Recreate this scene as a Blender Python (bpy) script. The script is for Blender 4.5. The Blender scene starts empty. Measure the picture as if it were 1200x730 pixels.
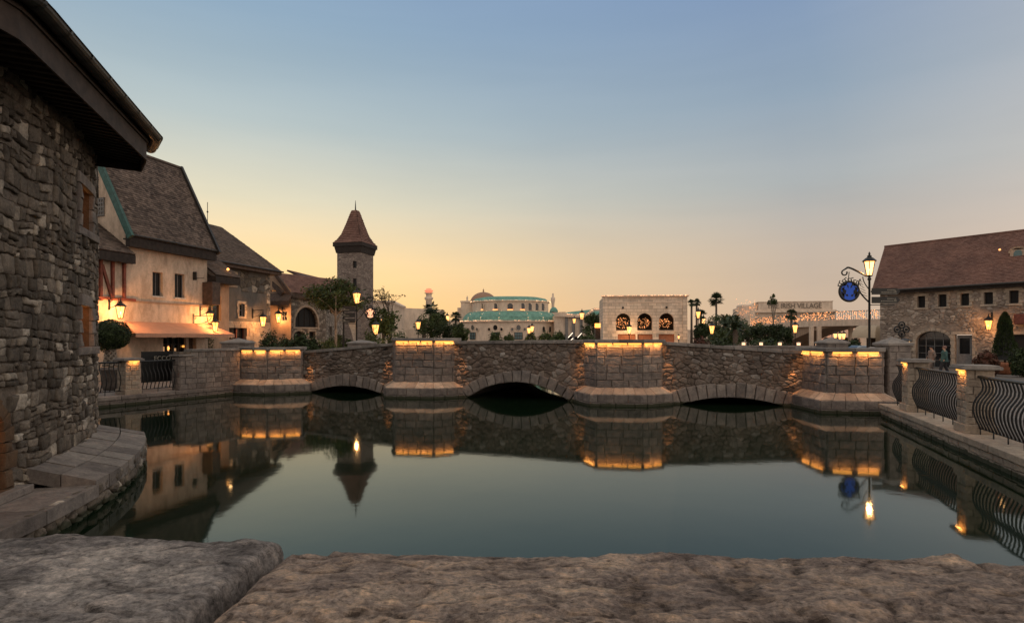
import bpy, bmesh, math, random
from math import sin, cos, pi, sqrt, atan2, radians as R
from mathutils import Vector, Matrix, noise
random.seed(7)
sc = bpy.context.scene
col = sc.collection
EYE = 2.5; F = 667.0; HX = 600.0; HY = 396.0       # photo measurements used to survey the place
def X(px, d): return (px - HX) / F * d
def Z(py, d): return EYE - (py - HY) / F * d

# ------------------------------------------------------------------ mesh building
class MB:
    def __init__(s): s.v = []; s.f = []; s.t = []; s.m = []
    def add(s, vs, fs, t=0.5, m=0):
        b = len(s.v); s.v += [tuple(p) for p in vs]
        for f in fs: s.f.append(tuple(b + i for i in f)); s.t.append(t); s.m.append(m)
    def quad(s, a, b, c, d, t=0.5, m=0): s.add([a, b, c, d], [(0, 1, 2, 3)], t, m)
    def poly(s, ps, t=0.5, m=0): s.add(ps, [tuple(range(len(ps)))], t, m)
    def hexa(s, p, t=0.5, m=0):   # p: 4 bottom, 4 top
        s.add(p, [(3, 2, 1, 0), (4, 5, 6, 7), (0, 1, 5, 4), (1, 2, 6, 5), (2, 3, 7, 6), (3, 0, 4, 7)], t, m)
    def box(s, x0, x1, y0, y1, z0, z1, fr=None, t=0.5, m=0):
        q = [(x0, y0, z0), (x1, y0, z0), (x1, y1, z0), (x0, y1, z0), (x0, y0, z1), (x1, y0, z1), (x1, y1, z1), (x0, y1, z1)]
        if fr: q = [fr.p(a, b, c) for a, b, c in q]
        s.hexa(q, t, m)
    def bar(s, a, b, w, h=None, t=0.5, m=0):     # rectangular bar between two points
        a = Vector(a); b = Vector(b); d = (b - a).normalized(); h = h or w
        u = d.cross(Vector((0, 0, 1)))
        if u.length < 1e-3: u = Vector((1, 0, 0))
        u.normalize(); n = u.cross(d)
        c = [(-w/2, -h/2), (w/2, -h/2), (w/2, h/2), (-w/2, h/2)]
        s.hexa([a + u*i + n*j for i, j in c] + [b + u*i + n*j for i, j in c], t, m)
    def tube(s, pts, r, n=8, t=0.5, m=0, cap=True):
        pts = [Vector(p) for p in pts]; k = len(pts)
        rs = r if isinstance(r, (list, tuple)) else [r] * k
        base = len(s.v); prev = None
        for i, p in enumerate(pts):
            d = (pts[min(i+1, k-1)] - pts[max(i-1, 0)]).normalized()
            if prev is None:
                u = d.cross(Vector((0, 0, 1)))
                if u.length < 1e-2: u = d.cross(Vector((0, 1, 0)))
            else: u = prev - d * prev.dot(d)
            u.normalize(); prev = u; w = d.cross(u)
            for j in range(n):
                a = 2*pi*j/n; s.v.append(tuple(p + (u*cos(a) + w*sin(a)) * rs[i]))
        for i in range(k-1):
            for j in range(n):
                a = base + i*n + j; b = base + i*n + (j+1) % n
                s.f.append((a, b, b+n, a+n)); s.t.append(t); s.m.append(m)
        if cap:
            s.f.append(tuple(base + j for j in reversed(range(n)))); s.t.append(t); s.m.append(m)
            s.f.append(tuple(base + (k-1)*n + j for j in range(n))); s.t.append(t); s.m.append(m)
    def lathe(s, c, prof, n=16, t=0.5, m=0, a0=0.0):   # prof: (r, z)
        base = len(s.v)
        for r, z in prof:
            for j in range(n):
                a = a0 + 2*pi*j/n; s.v.append((c[0] + r*cos(a), c[1] + r*sin(a), c[2] + z))
        for i in range(len(prof)-1):
            for j in range(n):
                a = base + i*n + j; b = base + i*n + (j+1) % n
                s.f.append((a, b, b+n, a+n)); s.t.append(t); s.m.append(m)
        s.f.append(tuple(base + j for j in reversed(range(n)))); s.t.append(t); s.m.append(m)
        s.f.append(tuple(base + (len(prof)-1)*n + j for j in range(n))); s.t.append(t); s.m.append(m)
    def ball(s, c, r, n=8, t=0.5, m=0, sz=1.0):
        k = max(3, n//2)
        s.lathe(c, [(max(1e-3, r*sin(pi*i/k)), -r*sz*cos(pi*i/k)) for i in range(k+1)], n, t, m)

def obj(name, mb, mats, parent=None, smooth=False, bevel=0.0):
    me = bpy.data.meshes.new(name)
    me.from_pydata(mb.v, [], mb.f)
    if not isinstance(mats, (list, tuple)): mats = [mats]
    for m in mats: me.materials.append(m)
    n = len(me.polygons)
    me.polygons.foreach_set('material_index', mb.m)
    at = me.attributes.new('tint', 'FLOAT', 'FACE'); at.data.foreach_set('value', mb.t)
    me.update()
    # metric UVs laid on every face: u horizontal, v up the slope
    uv = me.uv_layers.new(name='UVMap'); flat = [0.0] * (2 * len(me.loops)); V = me.vertices
    for p in me.polygons:
        nx, ny, nz = p.normal
        h = sqrt(nx*nx + ny*ny)
        if h < 0.05: ux, uy = 1.0, 0.0; vx, vy, vz = 0.0, 1.0, 0.0
        else:
            ux, uy = -ny/h, nx/h
            vx, vy, vz = -nz*uy*-1*-1, nz*ux, 0
            # v = n x u
            vx, vy, vz = (ny*0 - nz*uy), (nz*ux - nx*0), (nx*uy - ny*ux)
        for li in p.loop_indices:
            c = V[me.loops[li].vertex_index].co
            flat[2*li] = c.x*ux + c.y*uy; flat[2*li+1] = c.x*vx + c.y*vy + c.z*vz
    uv.data.foreach_set('uv', flat)
    if smooth: me.polygons.foreach_set('use_smooth', [True]*n)
    o = bpy.data.objects.new(name, me); col.objects.link(o)
    if parent is not None:
        o.parent = parent; o.matrix_parent_inverse = Matrix.Translation(-Vector(parent.location))
    if bevel:
        b = o.modifiers.new('b', 'BEVEL'); b.width = bevel; b.segments = 2; b.limit_method = 'ANGLE'; b.angle_limit = R(40)
    return o
def tag(o, label, cat, group=None):
    o['label'] = label; o['category'] = cat
    if group: o['group'] = group
    return o
def thing(name, label, cat, loc, group=None):
    o = bpy.data.objects.new(name, None); col.objects.link(o); o.location = loc; o.empty_display_size = 0.2
    return tag(o, label, cat, group)
def struct(name, mb, m, smooth=False, kind='structure'):
    o = obj(name, mb, m, None, smooth); o['kind'] = kind; return o
def copy_tree(o, loc, label, group=None, rz=0.0):
    r = o.copy(); col.objects.link(r); r['label'] = label
    if group: r['group'] = group
    def rec(src, dst):
        for ch in list(src.children):
            c = ch.copy(); col.objects.link(c); c.parent = dst; rec(ch, c)
    rec(o, r)
    r.location = loc; r.rotation_euler.z = rz
    return r

class Frame:     # a vertical plan frame: u along, w outward, z up
    def __init__(s, o, d):
        s.o = Vector((o[0], o[1])); s.e = Vector((d[0], d[1])).normalized()
        n = Vector((s.e.y, -s.e.x))
        if n.dot(-s.o) < 0: n = -n
        s.n = n
    def p(s, u, w, z): q = s.o + s.e*u + s.n*w; return (q.x, q.y, z)
    def at(s, px, py=None, w=0.0):      # survey: which (u, z) on the plane w does this sight line meet
        r = Vector(((px - HX)/F, 1.0)); b = s.o + s.n*w
        u = (r.x*b.y - r.y*b.x) / (s.e.x*r.y - s.e.y*r.x)
        d = b.y + s.e.y*u
        return (u, Z(py, d)) if py is not None else u
def frame2(px0, d0, px1, d1):
    a = (X(px0, d0), d0); b = (X(px1, d1), d1)
    fr = Frame(a, (b[0]-a[0], b[1]-a[1])); fr.L = sqrt((b[0]-a[0])**2 + (b[1]-a[1])**2); return fr

# ------------------------------------------------------------------ real stones
def inset(P, d):
    n = len(P); out = []
    A = sum(P[i][0]*P[(i+1) % n][1] - P[(i+1) % n][0]*P[i][1] for i in range(n))
    sg = 1 if A > 0 else -1
    for i in range(n):
        a, b, c = P[i-1], P[i], P[(i+1) % n]
        e1 = (b[0]-a[0], b[1]-a[1]); e2 = (c[0]-b[0], c[1]-b[1])
        l1 = math.hypot(*e1) or 1e-9; l2 = math.hypot(*e2) or 1e-9
        n1 = (-e1[1]/l1*sg, e1[0]/l1*sg); n2 = (-e2[1]/l2*sg, e2[0]/l2*sg)
        mx, my = n1[0]+n2[0], n1[1]+n2[1]; k = 2 / max(0.5, mx*mx+my*my)
        out.append((b[0] + mx*d*k, b[1] + my*d*k))
    return out
def area(P): return 0.5*sum(P[i][0]*P[(i+1) % len(P)][1] - P[(i+1) % len(P)][0]*P[i][1] for i in range(len(P)))
def cen(P): return (sum(p[0] for p in P)/len(P), sum(p[1] for p in P)/len(P))
def stone(mb, P, mp, gap=.02, dep=.05, rnd=.03, rough=.01, t=0.5, irr=0.0, sub=1):
    if area(P) < 0: P = P[::-1]
    if area(P) < 0.0012: return
    Q = []
    n = len(P)
    if sub >= 2:       # worn corners
        R_ = []; lo, hi = ((.16, .3) if sub == 2 else (.06, .2))
        for i in range(n):
            a = P[i]; b = P[(i+1) % n]; k1 = random.uniform(lo, hi); k2 = 1-random.uniform(lo, hi)
            R_ += [(a[0]+(b[0]-a[0])*k1, a[1]+(b[1]-a[1])*k1), (a[0]+(b[0]-a[0])*k2, a[1]+(b[1]-a[1])*k2)]
        P = R_; n = len(P)
    for i in range(n):
        a = P[i]; b = P[(i+1) % n]; Q.append(a)
        l = math.hypot(b[0]-a[0], b[1]-a[1])
        if sub and l > .09:
            ks = (0.5,) if l < .25 else (0.3, 0.7)
            for k in ks: Q.append((a[0]+(b[0]-a[0])*k, a[1]+(b[1]-a[1])*k))
    c = cen(P); rad = sqrt(abs(area(P))/pi); rnd = min(rnd, rad*.45)
    def shr(Q, d):
        return [(q[0] + (c[0]-q[0])*min(.8, d/max(.02, math.hypot(c[0]-q[0], c[1]-q[1]))), q[1] + (c[1]-q[1])*min(.8, d/max(.02, math.hypot(c[0]-q[0], c[1]-q[1])))) for q in Q]
    p0 = shr(inset(P, gap/2) if not sub else Q, 0 if not sub else gap*.5)
    if irr: p0 = [(q[0] + random.uniform(-irr, irr)*rad, q[1] + random.uniform(-irr, irr)*rad) for q in p0]
    p1 = shr(p0, rnd*.35); p2 = shr(p0, rnd); p3 = shr(p0, rnd + (rad-rnd)*.45)
    k = len(p0); tx = random.uniform(-.25, .25)*dep; ty = random.uniform(-.25, .25)*dep
    def w(q, base): return base + ((q[0]-c[0])*tx + (q[1]-c[1])*ty)/max(rad, .05) + random.uniform(-rough, rough)
    vs = [mp(q[0], q[1], -.03) for q in p0] + [mp(q[0], q[1], dep*.45) for q in p0]
    vs += [mp(q[0], q[1], w(q, dep*.82)) for q in p1] + [mp(q[0], q[1], w(q, dep)) for q in p2]
    vs += [mp(q[0], q[1], w(q, dep*1.06)) for q in p3] + [mp(c[0], c[1], w(c, dep*1.08))]
    fs = []
    for r in range(4):
        for i in range(k):
            j = (i+1) % k; fs.append((r*k+i, r*k+j, (r+1)*k+j, (r+1)*k+i))
    for i in range(k): fs.append((4*k+i, 4*k+(i+1) % k, 5*k))
    mb.add(vs, fs, t)
def clip(P, a, b, c):   # keep a*x+b*y<=c
    out = []; n = len(P)
    for i in range(n):
        p = P[i]; q = P[(i+1) % n]; dp = a*p[0]+b*p[1]-c; dq = a*q[0]+b*q[1]-c
        if dp <= 0: out.append(p)
        if (dp < 0 < dq) or (dq < 0 < dp):
            k = dp/(dp-dq); out.append((p[0]+(q[0]-p[0])*k, p[1]+(q[1]-p[1])*k))
    return out
def rubble(u0, u1, v0, v1, cu, cv, drop=.3, jit=.42):
    nu = max(1, int((u1-u0)/cu)); nv = max(1, int((v1-v0)/cv)); cu = (u1-u0)/nu; cv = (v1-v0)/nv
    G = {}
    for j in range(nv):
        for i in range(nu):
            if random.random() < drop: continue
            G[i, j] = (u0 + (i+.5+(.5 if j % 2 else 0)*.8+random.uniform(-jit, jit))*cu, v0 + (j+.5+random.uniform(-jit, jit))*cv)
    s = (cu/cv)**2; out = []
    for (i, j), p in G.items():
        P = [(max(u0, p[0]-2*cu), max(v0, p[1]-2*cv)), (min(u1, p[0]+2*cu), max(v0, p[1]-2*cv)), (min(u1, p[0]+2*cu), min(v1, p[1]+2*cv)), (max(u0, p[0]-2*cu), min(v1, p[1]+2*cv))]
        for a in range(-3, 4):
            for b in range(-3, 4):
                q = G.get((i+a, j+b))
                if q is None or (a == 0 and b == 0): continue
                A = q[0]-p[0]; B = (q[1]-p[1])*s
                P = clip(P, A, B, (q[0]**2-p[0]**2)/2 + (q[1]**2-p[1]**2)*s/2)
                if len(P) < 3: break
            if len(P) < 3: break
        if len(P) >= 3:
            # merge very short edges
            Q = [P[0]]
            for q in P[1:]:
                if math.hypot(q[0]-Q[-1][0], q[1]-Q[-1][1]) > .02: Q.append(q)
            if len(Q) >= 3: out.append(Q)
    return out
def ashlar(u0, u1, v0, v1, h=(.2, .28), l=(.3, .6)):
    out = []; v = v0
    while v < v1 - 1e-3:
        hh = random.uniform(*h)
        if v1 - v - hh < h[0]*.6: hh = v1 - v
        u = u0 ; first = True
        while u < u1 - 1e-3:
            ll = random.uniform(*l)*(random.uniform(.5, 1) if first else 1); first = False
            if u1 - u - ll < l[0]*.5: ll = u1 - u
            out.append([(u, v), (u+ll, v), (u+ll, v+hh), (u, v+hh)]); u += ll
        v += hh
    return out
def ashlar_face(mb, fr, u0, u1, z0, z1, w=0.0, h=(.2, .28), l=(.3, .6), gap=.016, dep=.03, rnd=.02, rough=.004, tt=(.2, .8), keep=None):
    for P in ashlar(u0, u1, z0, z1, h, l):
        if keep and not keep(P): continue
        stone(mb, P, lambda a, b, c: fr.p(a, w + c, b), gap, dep*random.uniform(.7, 1.3), rnd, rough, random.uniform(*tt))
def coursed(u0, u1, v0, v1, h=(.095, .21), l=(.12, .34), am=.06):
    """roughly coursed rubble: blocks whose joints wander"""
    out = []; v = v0; sd = random.uniform(0, 50)
    def wp(p): return (p[0] + am*1.1*noise.noise(Vector((p[0]*2.6, p[1]*3.4, sd))) + random.uniform(-.010, .010), p[1] + am*1.5*noise.noise(Vector((p[0]*1.7, p[1]*2.2, sd+9))) + random.uniform(-.012, .012))
    while v < v1:
        hh = random.uniform(*h); u = u0 - random.uniform(0, .3)
        while u < u1:
            ll = random.uniform(*l)*(1 if hh > .14 else .8)
            if hh > .13 and random.random() < .28:       # two thin stones packed in one course
                k = random.uniform(.4, .6); parts = [(u, v, ll, hh*k), (u, v+hh*k, ll, hh*(1-k))]
            elif random.random() < .12: parts = [(u, v, ll*.5, hh), (u+ll*.5, v, ll*.5, hh*.55), (u+ll*.5, v+hh*.55, ll*.5, hh*.45)]
            else: parts = [(u, v, ll, hh)]
            for a, b, c, d in parts:
                P = [(a, b), (a+c*.5, b+random.uniform(-.012, .012)), (a+c, b), (a+c, b+d), (a+c*random.uniform(.3, .7), b+d+random.uniform(-.014, .014)), (a, b+d)]
                out.append([wp(p) for p in P])
            u += ll
        v += hh
    return out
def tri_tint(): 
    r = random.random()
    return random.uniform(.05, .5) if r < .8 else random.uniform(.5, 1.0)

# ------------------------------------------------------------------ materials
def mat(name):
    m = bpy.data.materials.new(name); m.use_nodes = True; nt = m.node_tree
    b = nt.nodes['Principled BSDF']; return m, nt, b
def nd(nt, ty, **k):
    n = nt.nodes.new(ty)
    for a, v in k.items():
        if a.startswith('i_'): n.inputs[a[2:].replace('_', ' ')].default_value = v
        else: setattr(n, a, v)
    return n
def ramp(nt, src, stops, interp='LINEAR'):
    r = nt.nodes.new('ShaderNodeValToRGB'); cr = r.color_ramp; cr.interpolation = interp
    while len(cr.elements) > 1: cr.elements.remove(cr.elements[-1])
    cr.elements[0].position = stops[0][0]; c = stops[0][1]; cr.elements[0].color = (*c, 1) if len(c) == 3 else c
    for p, c in stops[1:]:
        e = cr.elements.new(p); e.color = (*c, 1) if len(c) == 3 else c
    nt.links.new(src, r.inputs[0]); return r.outputs[0]
def mixc(nt, fac, a, b, mode='MIX'):
    m = nt.nodes.new('ShaderNodeMix'); m.data_type = 'RGBA'; m.blend_type = mode
    for s, v in ((m.inputs[0], fac), (m.inputs[6], a), (m.inputs[7], b)):
        if hasattr(v, 'links'): nt.links.new(v, s)
        elif isinstance(v, (int, float)): s.default_value = v
        else: s.default_value = (*v, 1)
    return m.outputs[2]
def coords(nt, kind='Object', scale=(1, 1, 1)):
    t = nt.nodes.new('ShaderNodeTexCoord'); m = nt.nodes.new('ShaderNodeMapping'); m.inputs['Scale'].default_value = scale
    nt.links.new(t.outputs[kind], m.inputs[0]); return m.outputs[0]
def noi(nt, vec, scale, detail=6, rough=.6, dist=0.0):
    n = nd(nt, 'ShaderNodeTexNoise'); n.inputs['Scale'].default_value = scale; n.inputs['Detail'].default_value = detail
    n.inputs['Roughness'].default_value = rough; n.inputs['Distortion'].default_value = dist
    nt.links.new(vec, n.inputs['Vector']); return n.outputs[0]
def bump(nt, b, h, strength, dist=.01, prev=None):
    n = nt.nodes.new('ShaderNodeBump'); n.inputs['Strength'].default_value = strength; n.inputs['Distance'].default_value = dist
    nt.links.new(h, n.inputs['Height'])
    if prev is not None: nt.links.new(prev, n.inputs['Normal'])
    nt.links.new(n.outputs[0], b.inputs['Normal']); return n.outputs[0]
def m_stone(name, cols, noise_amt=.5, rough=.88, bs=.6, scale=1.0):
    """stone whose blocks take their colour from the per-block tint"""
    m, nt, b = mat(name)
    a = nd(nt, 'ShaderNodeAttribute', attribute_name='tint')
    base = ramp(nt, a.outputs['Fac'], [(i/(len(cols)-1), c) for i, c in enumerate(cols)])
    v = coords(nt)
    n1 = noi(nt, v, 5*scale, 8, .65, .4); n2 = noi(nt, v, 28*scale, 8, .7)
    n3 = noi(nt, v, .8, 4, .6)
    c = mixc(nt, noise_amt, base, ramp(nt, n1, [(.3, (.35, .33, .31)), (.5, (.85, .83, .8)), (.7, (1.35, 1.28, 1.18))]), 'MULTIPLY')
    c = mixc(nt, noise_amt*.8, c, ramp(nt, n2, [(.3, (.5, .5, .5)), (.7, (1.4, 1.4, 1.4))]), 'MULTIPLY')
    c = mixc(nt, .6, c, ramp(nt, n3, [(.35, (.6, .6, .62)), (.65, (1.15, 1.1, 1.05))]), 'MULTIPLY')
    # wet, mossy tide line just above the water
    sz = nt.nodes.new('ShaderNodeSeparateXYZ'); nt.links.new(v, sz.inputs[0])
    ad = nd(nt, 'ShaderNodeMath', operation='MULTIPLY_ADD'); ad.inputs[1].default_value = -.15; nt.links.new(n1, ad.inputs[0]); nt.links.new(sz.outputs[2], ad.inputs[2])
    wet = ramp(nt, ad.outputs[0], [(0, (1, 1, 1)), (.03, (0, 0, 0))]); c = mixc(nt, wet, c, (.06, .06, .038))
    nt.links.new(c, b.inputs['Base Color']); b.inputs['Roughness'].default_value = rough
    b.inputs['Specular IOR Level'].default_value = .25
    p = bump(nt, b, n1, bs, .03); bump(nt, b, n2, bs, .012, p)
    return m
def m_plain(name, c, rough=.6, metal=0.0, var=.25, sc_=6, bs=.15, spec=.4):
    m, nt, b = mat(name); v = coords(nt)
    n1 = noi(nt, v, sc_, 6, .6)
    cc = mixc(nt, 1.0, c, ramp(nt, n1, [(.3, (1-var,)*3), (.7, (1+var,)*3)]), 'MULTIPLY')
    nt.links.new(cc, b.inputs['Base Color']); b.inputs['Roughness'].default_value = rough; b.inputs['Metallic'].default_value = metal
    b.inputs['Specular IOR Level'].default_value = spec
    if bs: bump(nt, b, n1, bs, .02)
    return m
def m_glow(name, c, s):      # glowing translucent lamp glass: gives off light and lets the lamp inside shine out
    m = bpy.data.materials.new(name); m.use_nodes = True; nt = m.node_tree; nt.nodes.clear()
    e = nd(nt, 'ShaderNodeEmission'); e.inputs[0].default_value = (*c, 1); e.inputs[1].default_value = s
    t = nd(nt, 'ShaderNodeBsdfTransparent'); a = nd(nt, 'ShaderNodeAddShader'); o = nd(nt, 'ShaderNodeOutputMaterial')
    nt.links.new(e.outputs[0], a.inputs[0]); nt.links.new(t.outputs[0], a.inputs[1]); nt.links.new(a.outputs[0], o.inputs[0]); return m
def m_emit(name, c, s):
    m, nt, b = mat(name); b.inputs['Base Color'].default_value = (*c, 1)
    b.inputs['Emission Color'].default_value = (*c, 1); b.inputs['Emission Strength'].default_value = s; return m
def m_plaster(name, c, stain=(.35, .3, .25), amt=.55, sc_=1.2, courses=None):
    m, nt, b = mat(name); v = coords(nt); vs = coords(nt, 'Object', (1, 1, .45))
    n1 = noi(nt, vs, sc_, 8, .7, .6); n2 = noi(nt, v, 18, 6, .6); n3 = noi(nt, vs, sc_*3.1, 6, .7)
    cc = mixc(nt, ramp(nt, n1, [(.45, (0, 0, 0)), (.68, (amt, amt, amt))]), c, stain)
    cc = mixc(nt, .6, cc, ramp(nt, n3, [(.3, (.6, .6, .6)), (.6, (1.12, 1.12, 1.12))]), 'MULTIPLY')
    cc = mixc(nt, .4, cc, ramp(nt, n2, [(.3, (.75,)*3), (.7, (1.2,)*3)]), 'MULTIPLY')
    b.inputs['Roughness'].default_value = .9; b.inputs['Specular IOR Level'].default_value = .2
    p = bump(nt, b, n2, .35, .012); 
    if courses:
        uvn = nt.nodes.new('ShaderNodeTexCoord'); br = nd(nt, 'ShaderNodeTexBrick')
        br.inputs['Scale'].default_value = 1; br.inputs['Brick Width'].default_value = courses[0]; br.inputs['Row Height'].default_value = courses[1]
        br.inputs['Mortar Size'].default_value = courses[2]; br.inputs['Mortar Smooth'].default_value = .3
        br.inputs['Color1'].default_value = (.75, .75, .75, 1); br.inputs['Color2'].default_value = (1.12, 1.1, 1.08, 1); br.inputs['Mortar'].default_value = (.5, .47, .42, 1)
        nt.links.new(uvn.outputs['UV'], br.inputs['Vector'])
        cc = mixc(nt, 1.0, cc, br.outputs['Color'], 'MULTIPLY')
    nt.links.new(cc, b.inputs['Base Color'])
    return m
def m_tiles(name, c1, c2, w=.22, h=.14, mort=.012, dark=.25):
    m, nt, b = mat(name); t = nt.nodes.new('ShaderNodeTexCoord'); v = coords(nt)
    wob = noi(nt, v, 3, 3, .5)
    add = nd(nt, 'ShaderNodeVectorMath', operation='MULTIPLY_ADD'); add.inputs[1].default_value = (.03, .03, 0)
    nt.links.new(wob, add.inputs[0]); nt.links.new(t.outputs['UV'], add.inputs[2])
    br = nd(nt, 'ShaderNodeTexBrick'); br.inputs['Scale'].default_value = 1; br.inputs['Brick Width'].default_value = w; br.inputs['Row Height'].default_value = h
    br.inputs['Mortar Size'].default_value = mort; br.inputs['Mortar Smooth'].default_value = .6; br.inputs['Bias'].default_value = -.1
    br.inputs['Color1'].default_value = (*c1, 1); br.inputs['Color2'].default_value = (*c2, 1)
    br.inputs['Mortar'].default_value = (*[x*dark for x in c1], 1)
    nt.links.new(add.outputs[0], br.inputs['Vector'])
    n1 = noi(nt, v, 1.6, 8, .7); n2 = noi(nt, v, 14, 5, .7)
    cc = mixc(nt, 1.0, br.outputs['Color'], ramp(nt, n1, [(.3, (.6, .6, .6)), (.7, (1.3, 1.25, 1.2))]), 'MULTIPLY')
    cc = mixc(nt, .7, cc, ramp(nt, n2, [(.35, (.55, .55, .58)), (.65, (1.35, 1.3, 1.25))]), 'MULTIPLY')
    nt.links.new(cc, b.inputs['Base Color']); b.inputs['Roughness'].default_value = .85; b.inputs['Specular IOR Level'].default_value = .25
    p = bump(nt, b, br.outputs['Fac'], .8, .03)
    nt.nodes[-1].invert = True
    bump(nt, b, n2, .5, .03, p)
    return m
def m_rubble(name, cols, sc_=3.2, mortar=(.2, .17, .14), asp=1.4):
    """rubble masonry for walls far off"""
    m, nt, b = mat(name); t = nt.nodes.new('ShaderNodeTexCoord')
    mp = nt.nodes.new('ShaderNodeMapping'); mp.inputs['Scale'].default_value = (1, asp, 1); nt.links.new(t.outputs['UV'], mp.inputs[0])
    wob = nd(nt, 'ShaderNodeTexNoise'); wob.inputs['Scale'].default_value = 5; nt.links.new(mp.outputs[0], wob.inputs['Vector'])
    ad = nd(nt, 'ShaderNodeVectorMath', operation='MULTIPLY_ADD'); ad.inputs[1].default_value = (.12, .12, 0)
    nt.links.new(wob.outputs['Color'], ad.inputs[0]); nt.links.new(mp.outputs[0], ad.inputs[2])
    vo = nd(nt, 'ShaderNodeTexVoronoi'); vo.voronoi_dimensions = '2D'; vo.inputs['Scale'].default_value = sc_; nt.links.new(ad.outputs[0], vo.inputs['Vector'])
    ve = nd(nt, 'ShaderNodeTexVoronoi'); ve.voronoi_dimensions = '2D'; ve.feature = 'DISTANCE_TO_EDGE'; ve.inputs['Scale'].default_value = sc_; nt.links.new(ad.outputs[0], ve.inputs['Vector'])
    sx = nt.nodes.new('ShaderNodeSeparateColor'); nt.links.new(vo.outputs['Color'], sx.inputs[0])
    base = ramp(nt, sx.outputs[0], [(i/(len(cols)-1), c) for i, c in enumerate(cols)])
    v = coords(nt); n2 = noi(nt, v, 9, 6, .7)
    base = mixc(nt, .6, base, ramp(nt, n2, [(.3, (.55,)*3), (.7, (1.4,)*3)]), 'MULTIPLY')
    edge = ramp(nt, ve.outputs['Distance'], [(.0, (1, 1, 1)), (.09, (0, 0, 0))])
    cc = mixc(nt, edge, base, mortar)
    nt.links.new(cc, b.inputs['Base Color']); b.inputs['Roughness'].default_value = .9; b.inputs['Specular IOR Level'].default_value = .2
    hh = ramp(nt, ve.outputs['Distance'], [(0, (0, 0, 0)), (.2, (1, 1, 1))])
    p = bump(nt, b, hh, .8, .05); bump(nt, b, n2, .4, .03, p)
    return m
def m_leaf(name, c1, c2):
    m, nt, b = mat(name)
    a = nd(nt, 'ShaderNodeAttribute', attribute_name='tint')
    nt.links.new(ramp(nt, a.outputs['Fac'], [(0, c1), (1, c2)]), b.inputs['Base Color'])
    b.inputs['Roughness'].default_value = .6; b.inputs['Specular IOR Level'].default_value = .3
    return m

M = {}
M['tower_stone'] = m_stone('tower_stone', [(.085, .073, .06), (.155, .134, .112), (.235, .203, .17), (.34, .30, .25), (.62, .56, .48)], .9)
M['bridge_rubble'] = m_stone('bridge_rubble', [(.16, .125, .105), (.24, .195, .165), (.28, .235, .205), (.36, .32, .29), (.50, .47, .44)], .7)
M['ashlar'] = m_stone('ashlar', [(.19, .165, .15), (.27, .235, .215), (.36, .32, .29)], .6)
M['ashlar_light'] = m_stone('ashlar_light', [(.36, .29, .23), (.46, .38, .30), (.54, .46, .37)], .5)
M['slab'] = m_stone('slab', [(.42, .33, .26), (.52, .42, .33), (.60, .50, .40)], .45)
M['skirt_slab'] = m_stone('skirt_slab', [(.20, .175, .16), (.27, .24, .22), (.33, .3, .27)], .6)
M['mortar'] = m_stone('mortar', [(.17, .143, .118), (.19, .16, .135)], .8)
M['mortar_warm'] = m_stone('mortar_warm', [(.25, .205, .17), (.27, .225, .185)], .6)
M['mortar_pale'] = m_stone('mortar_pale', [(.34, .28, .23), (.36, .3, .25)], .6)
M['rubble_pale'] = m_stone('rubble_pale', [(.26, .21, .175), (.36, .3, .25), (.46, .39, .33), (.58, .51, .44)], .6)
M['wood_arch'] = m_stone('wood_arch', [(.12, .075, .045), (.17, .11, .07)], .5)
M['cap'] = m_stone('cap', [(.22, .2, .185), (.30, .275, .255), (.36, .33, .305)], .55)
M['timber_eave'] = m_plain('timber_eave', (.05, .034, .026), .75, var=.5, sc_=5)
M['timber_dark'] = m_plain('timber_dark', (.03, .022, .018), .8, var=.5, sc_=5)
M['timber_brown'] = m_plain('timber_brown', (.085, .055, .04), .75, var=.5, sc_=5)
M['timber_red'] = m_plain('timber_red', (.19, .055, .035), .75, var=.4)
M['gutter'] = m_plain('gutter', (.06, .055, .05), .45, metal=.6, var=.3)
M['iron'] = m_plain('iron', (.018, .018, .018), .42, var=.3, bs=.05)
M['verdigris'] = m_plain('verdigris', (.04, .10, .085), .6, var=.35)
M['tile_grey'] = m_tiles('tile_grey', (.10, .082, .072), (.19, .15, .128))
M['tile_grey2'] = m_tiles('tile_grey2', (.12, .095, .08), (.17, .135, .115))
M['tile_red'] = m_tiles('tile_red', (.20, .115, .085), (.28, .17, .13), .2, .16)
M['tile_brown'] = m_tiles('tile_brown', (.22, .13, .10), (.30, .19, .15), .24, .18)
M['plaster'] = m_plaster('plaster', (.64, .5, .38), (.3, .22, .16), .7)
M['plaster_grey'] = m_plaster('plaster_grey', (.13, .12, .11), (.2, .17, .14), .7, 1.0)
M['plaster_tan'] = m_plaster('plaster_tan', (.42, .29, .2), (.25, .17, .12))
M['limestone'] = m_plaster('limestone', (.82, .67, .53), (.62, .48, .36), .4, .6, (.9, .38, .02))
M['limestone_plain'] = m_plaster('limestone_plain', (.78, .62, .48), (.6, .45, .33), .35, .5)
M['rubble_far'] = m_rubble('rubble_far', [(.14, .115, .095), (.24, .2, .165), (.36, .31, .26), (.5, .44, .37)])
M['rubble_dark'] = m_rubble('rubble_dark', [(.09, .08, .07), (.15, .13, .115), (.24, .2, .175)], 3.0, (.11, .1, .09))
M['tower_far'] = m_rubble('tower_far', [(.18, .14, .12), (.25, .2, .17), (.32, .26, .22)], 2.2, (.13, .11, .1), 1.8)
M['teal_roof'] = m_tiles('teal_roof', (.20, .42, .35), (.25, .5, .42), .4, .3, .02, .7)
M['dome_brown'] = m_plain('dome_brown', (.34, .2, .13), .7)
M['awning'] = m_plain('awning', (.52, .27, .17), .85, var=.12, sc_=3)
M['canvas'] = m_plain('canvas', (.62, .48, .33), .85, var=.1, sc_=2)
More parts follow.
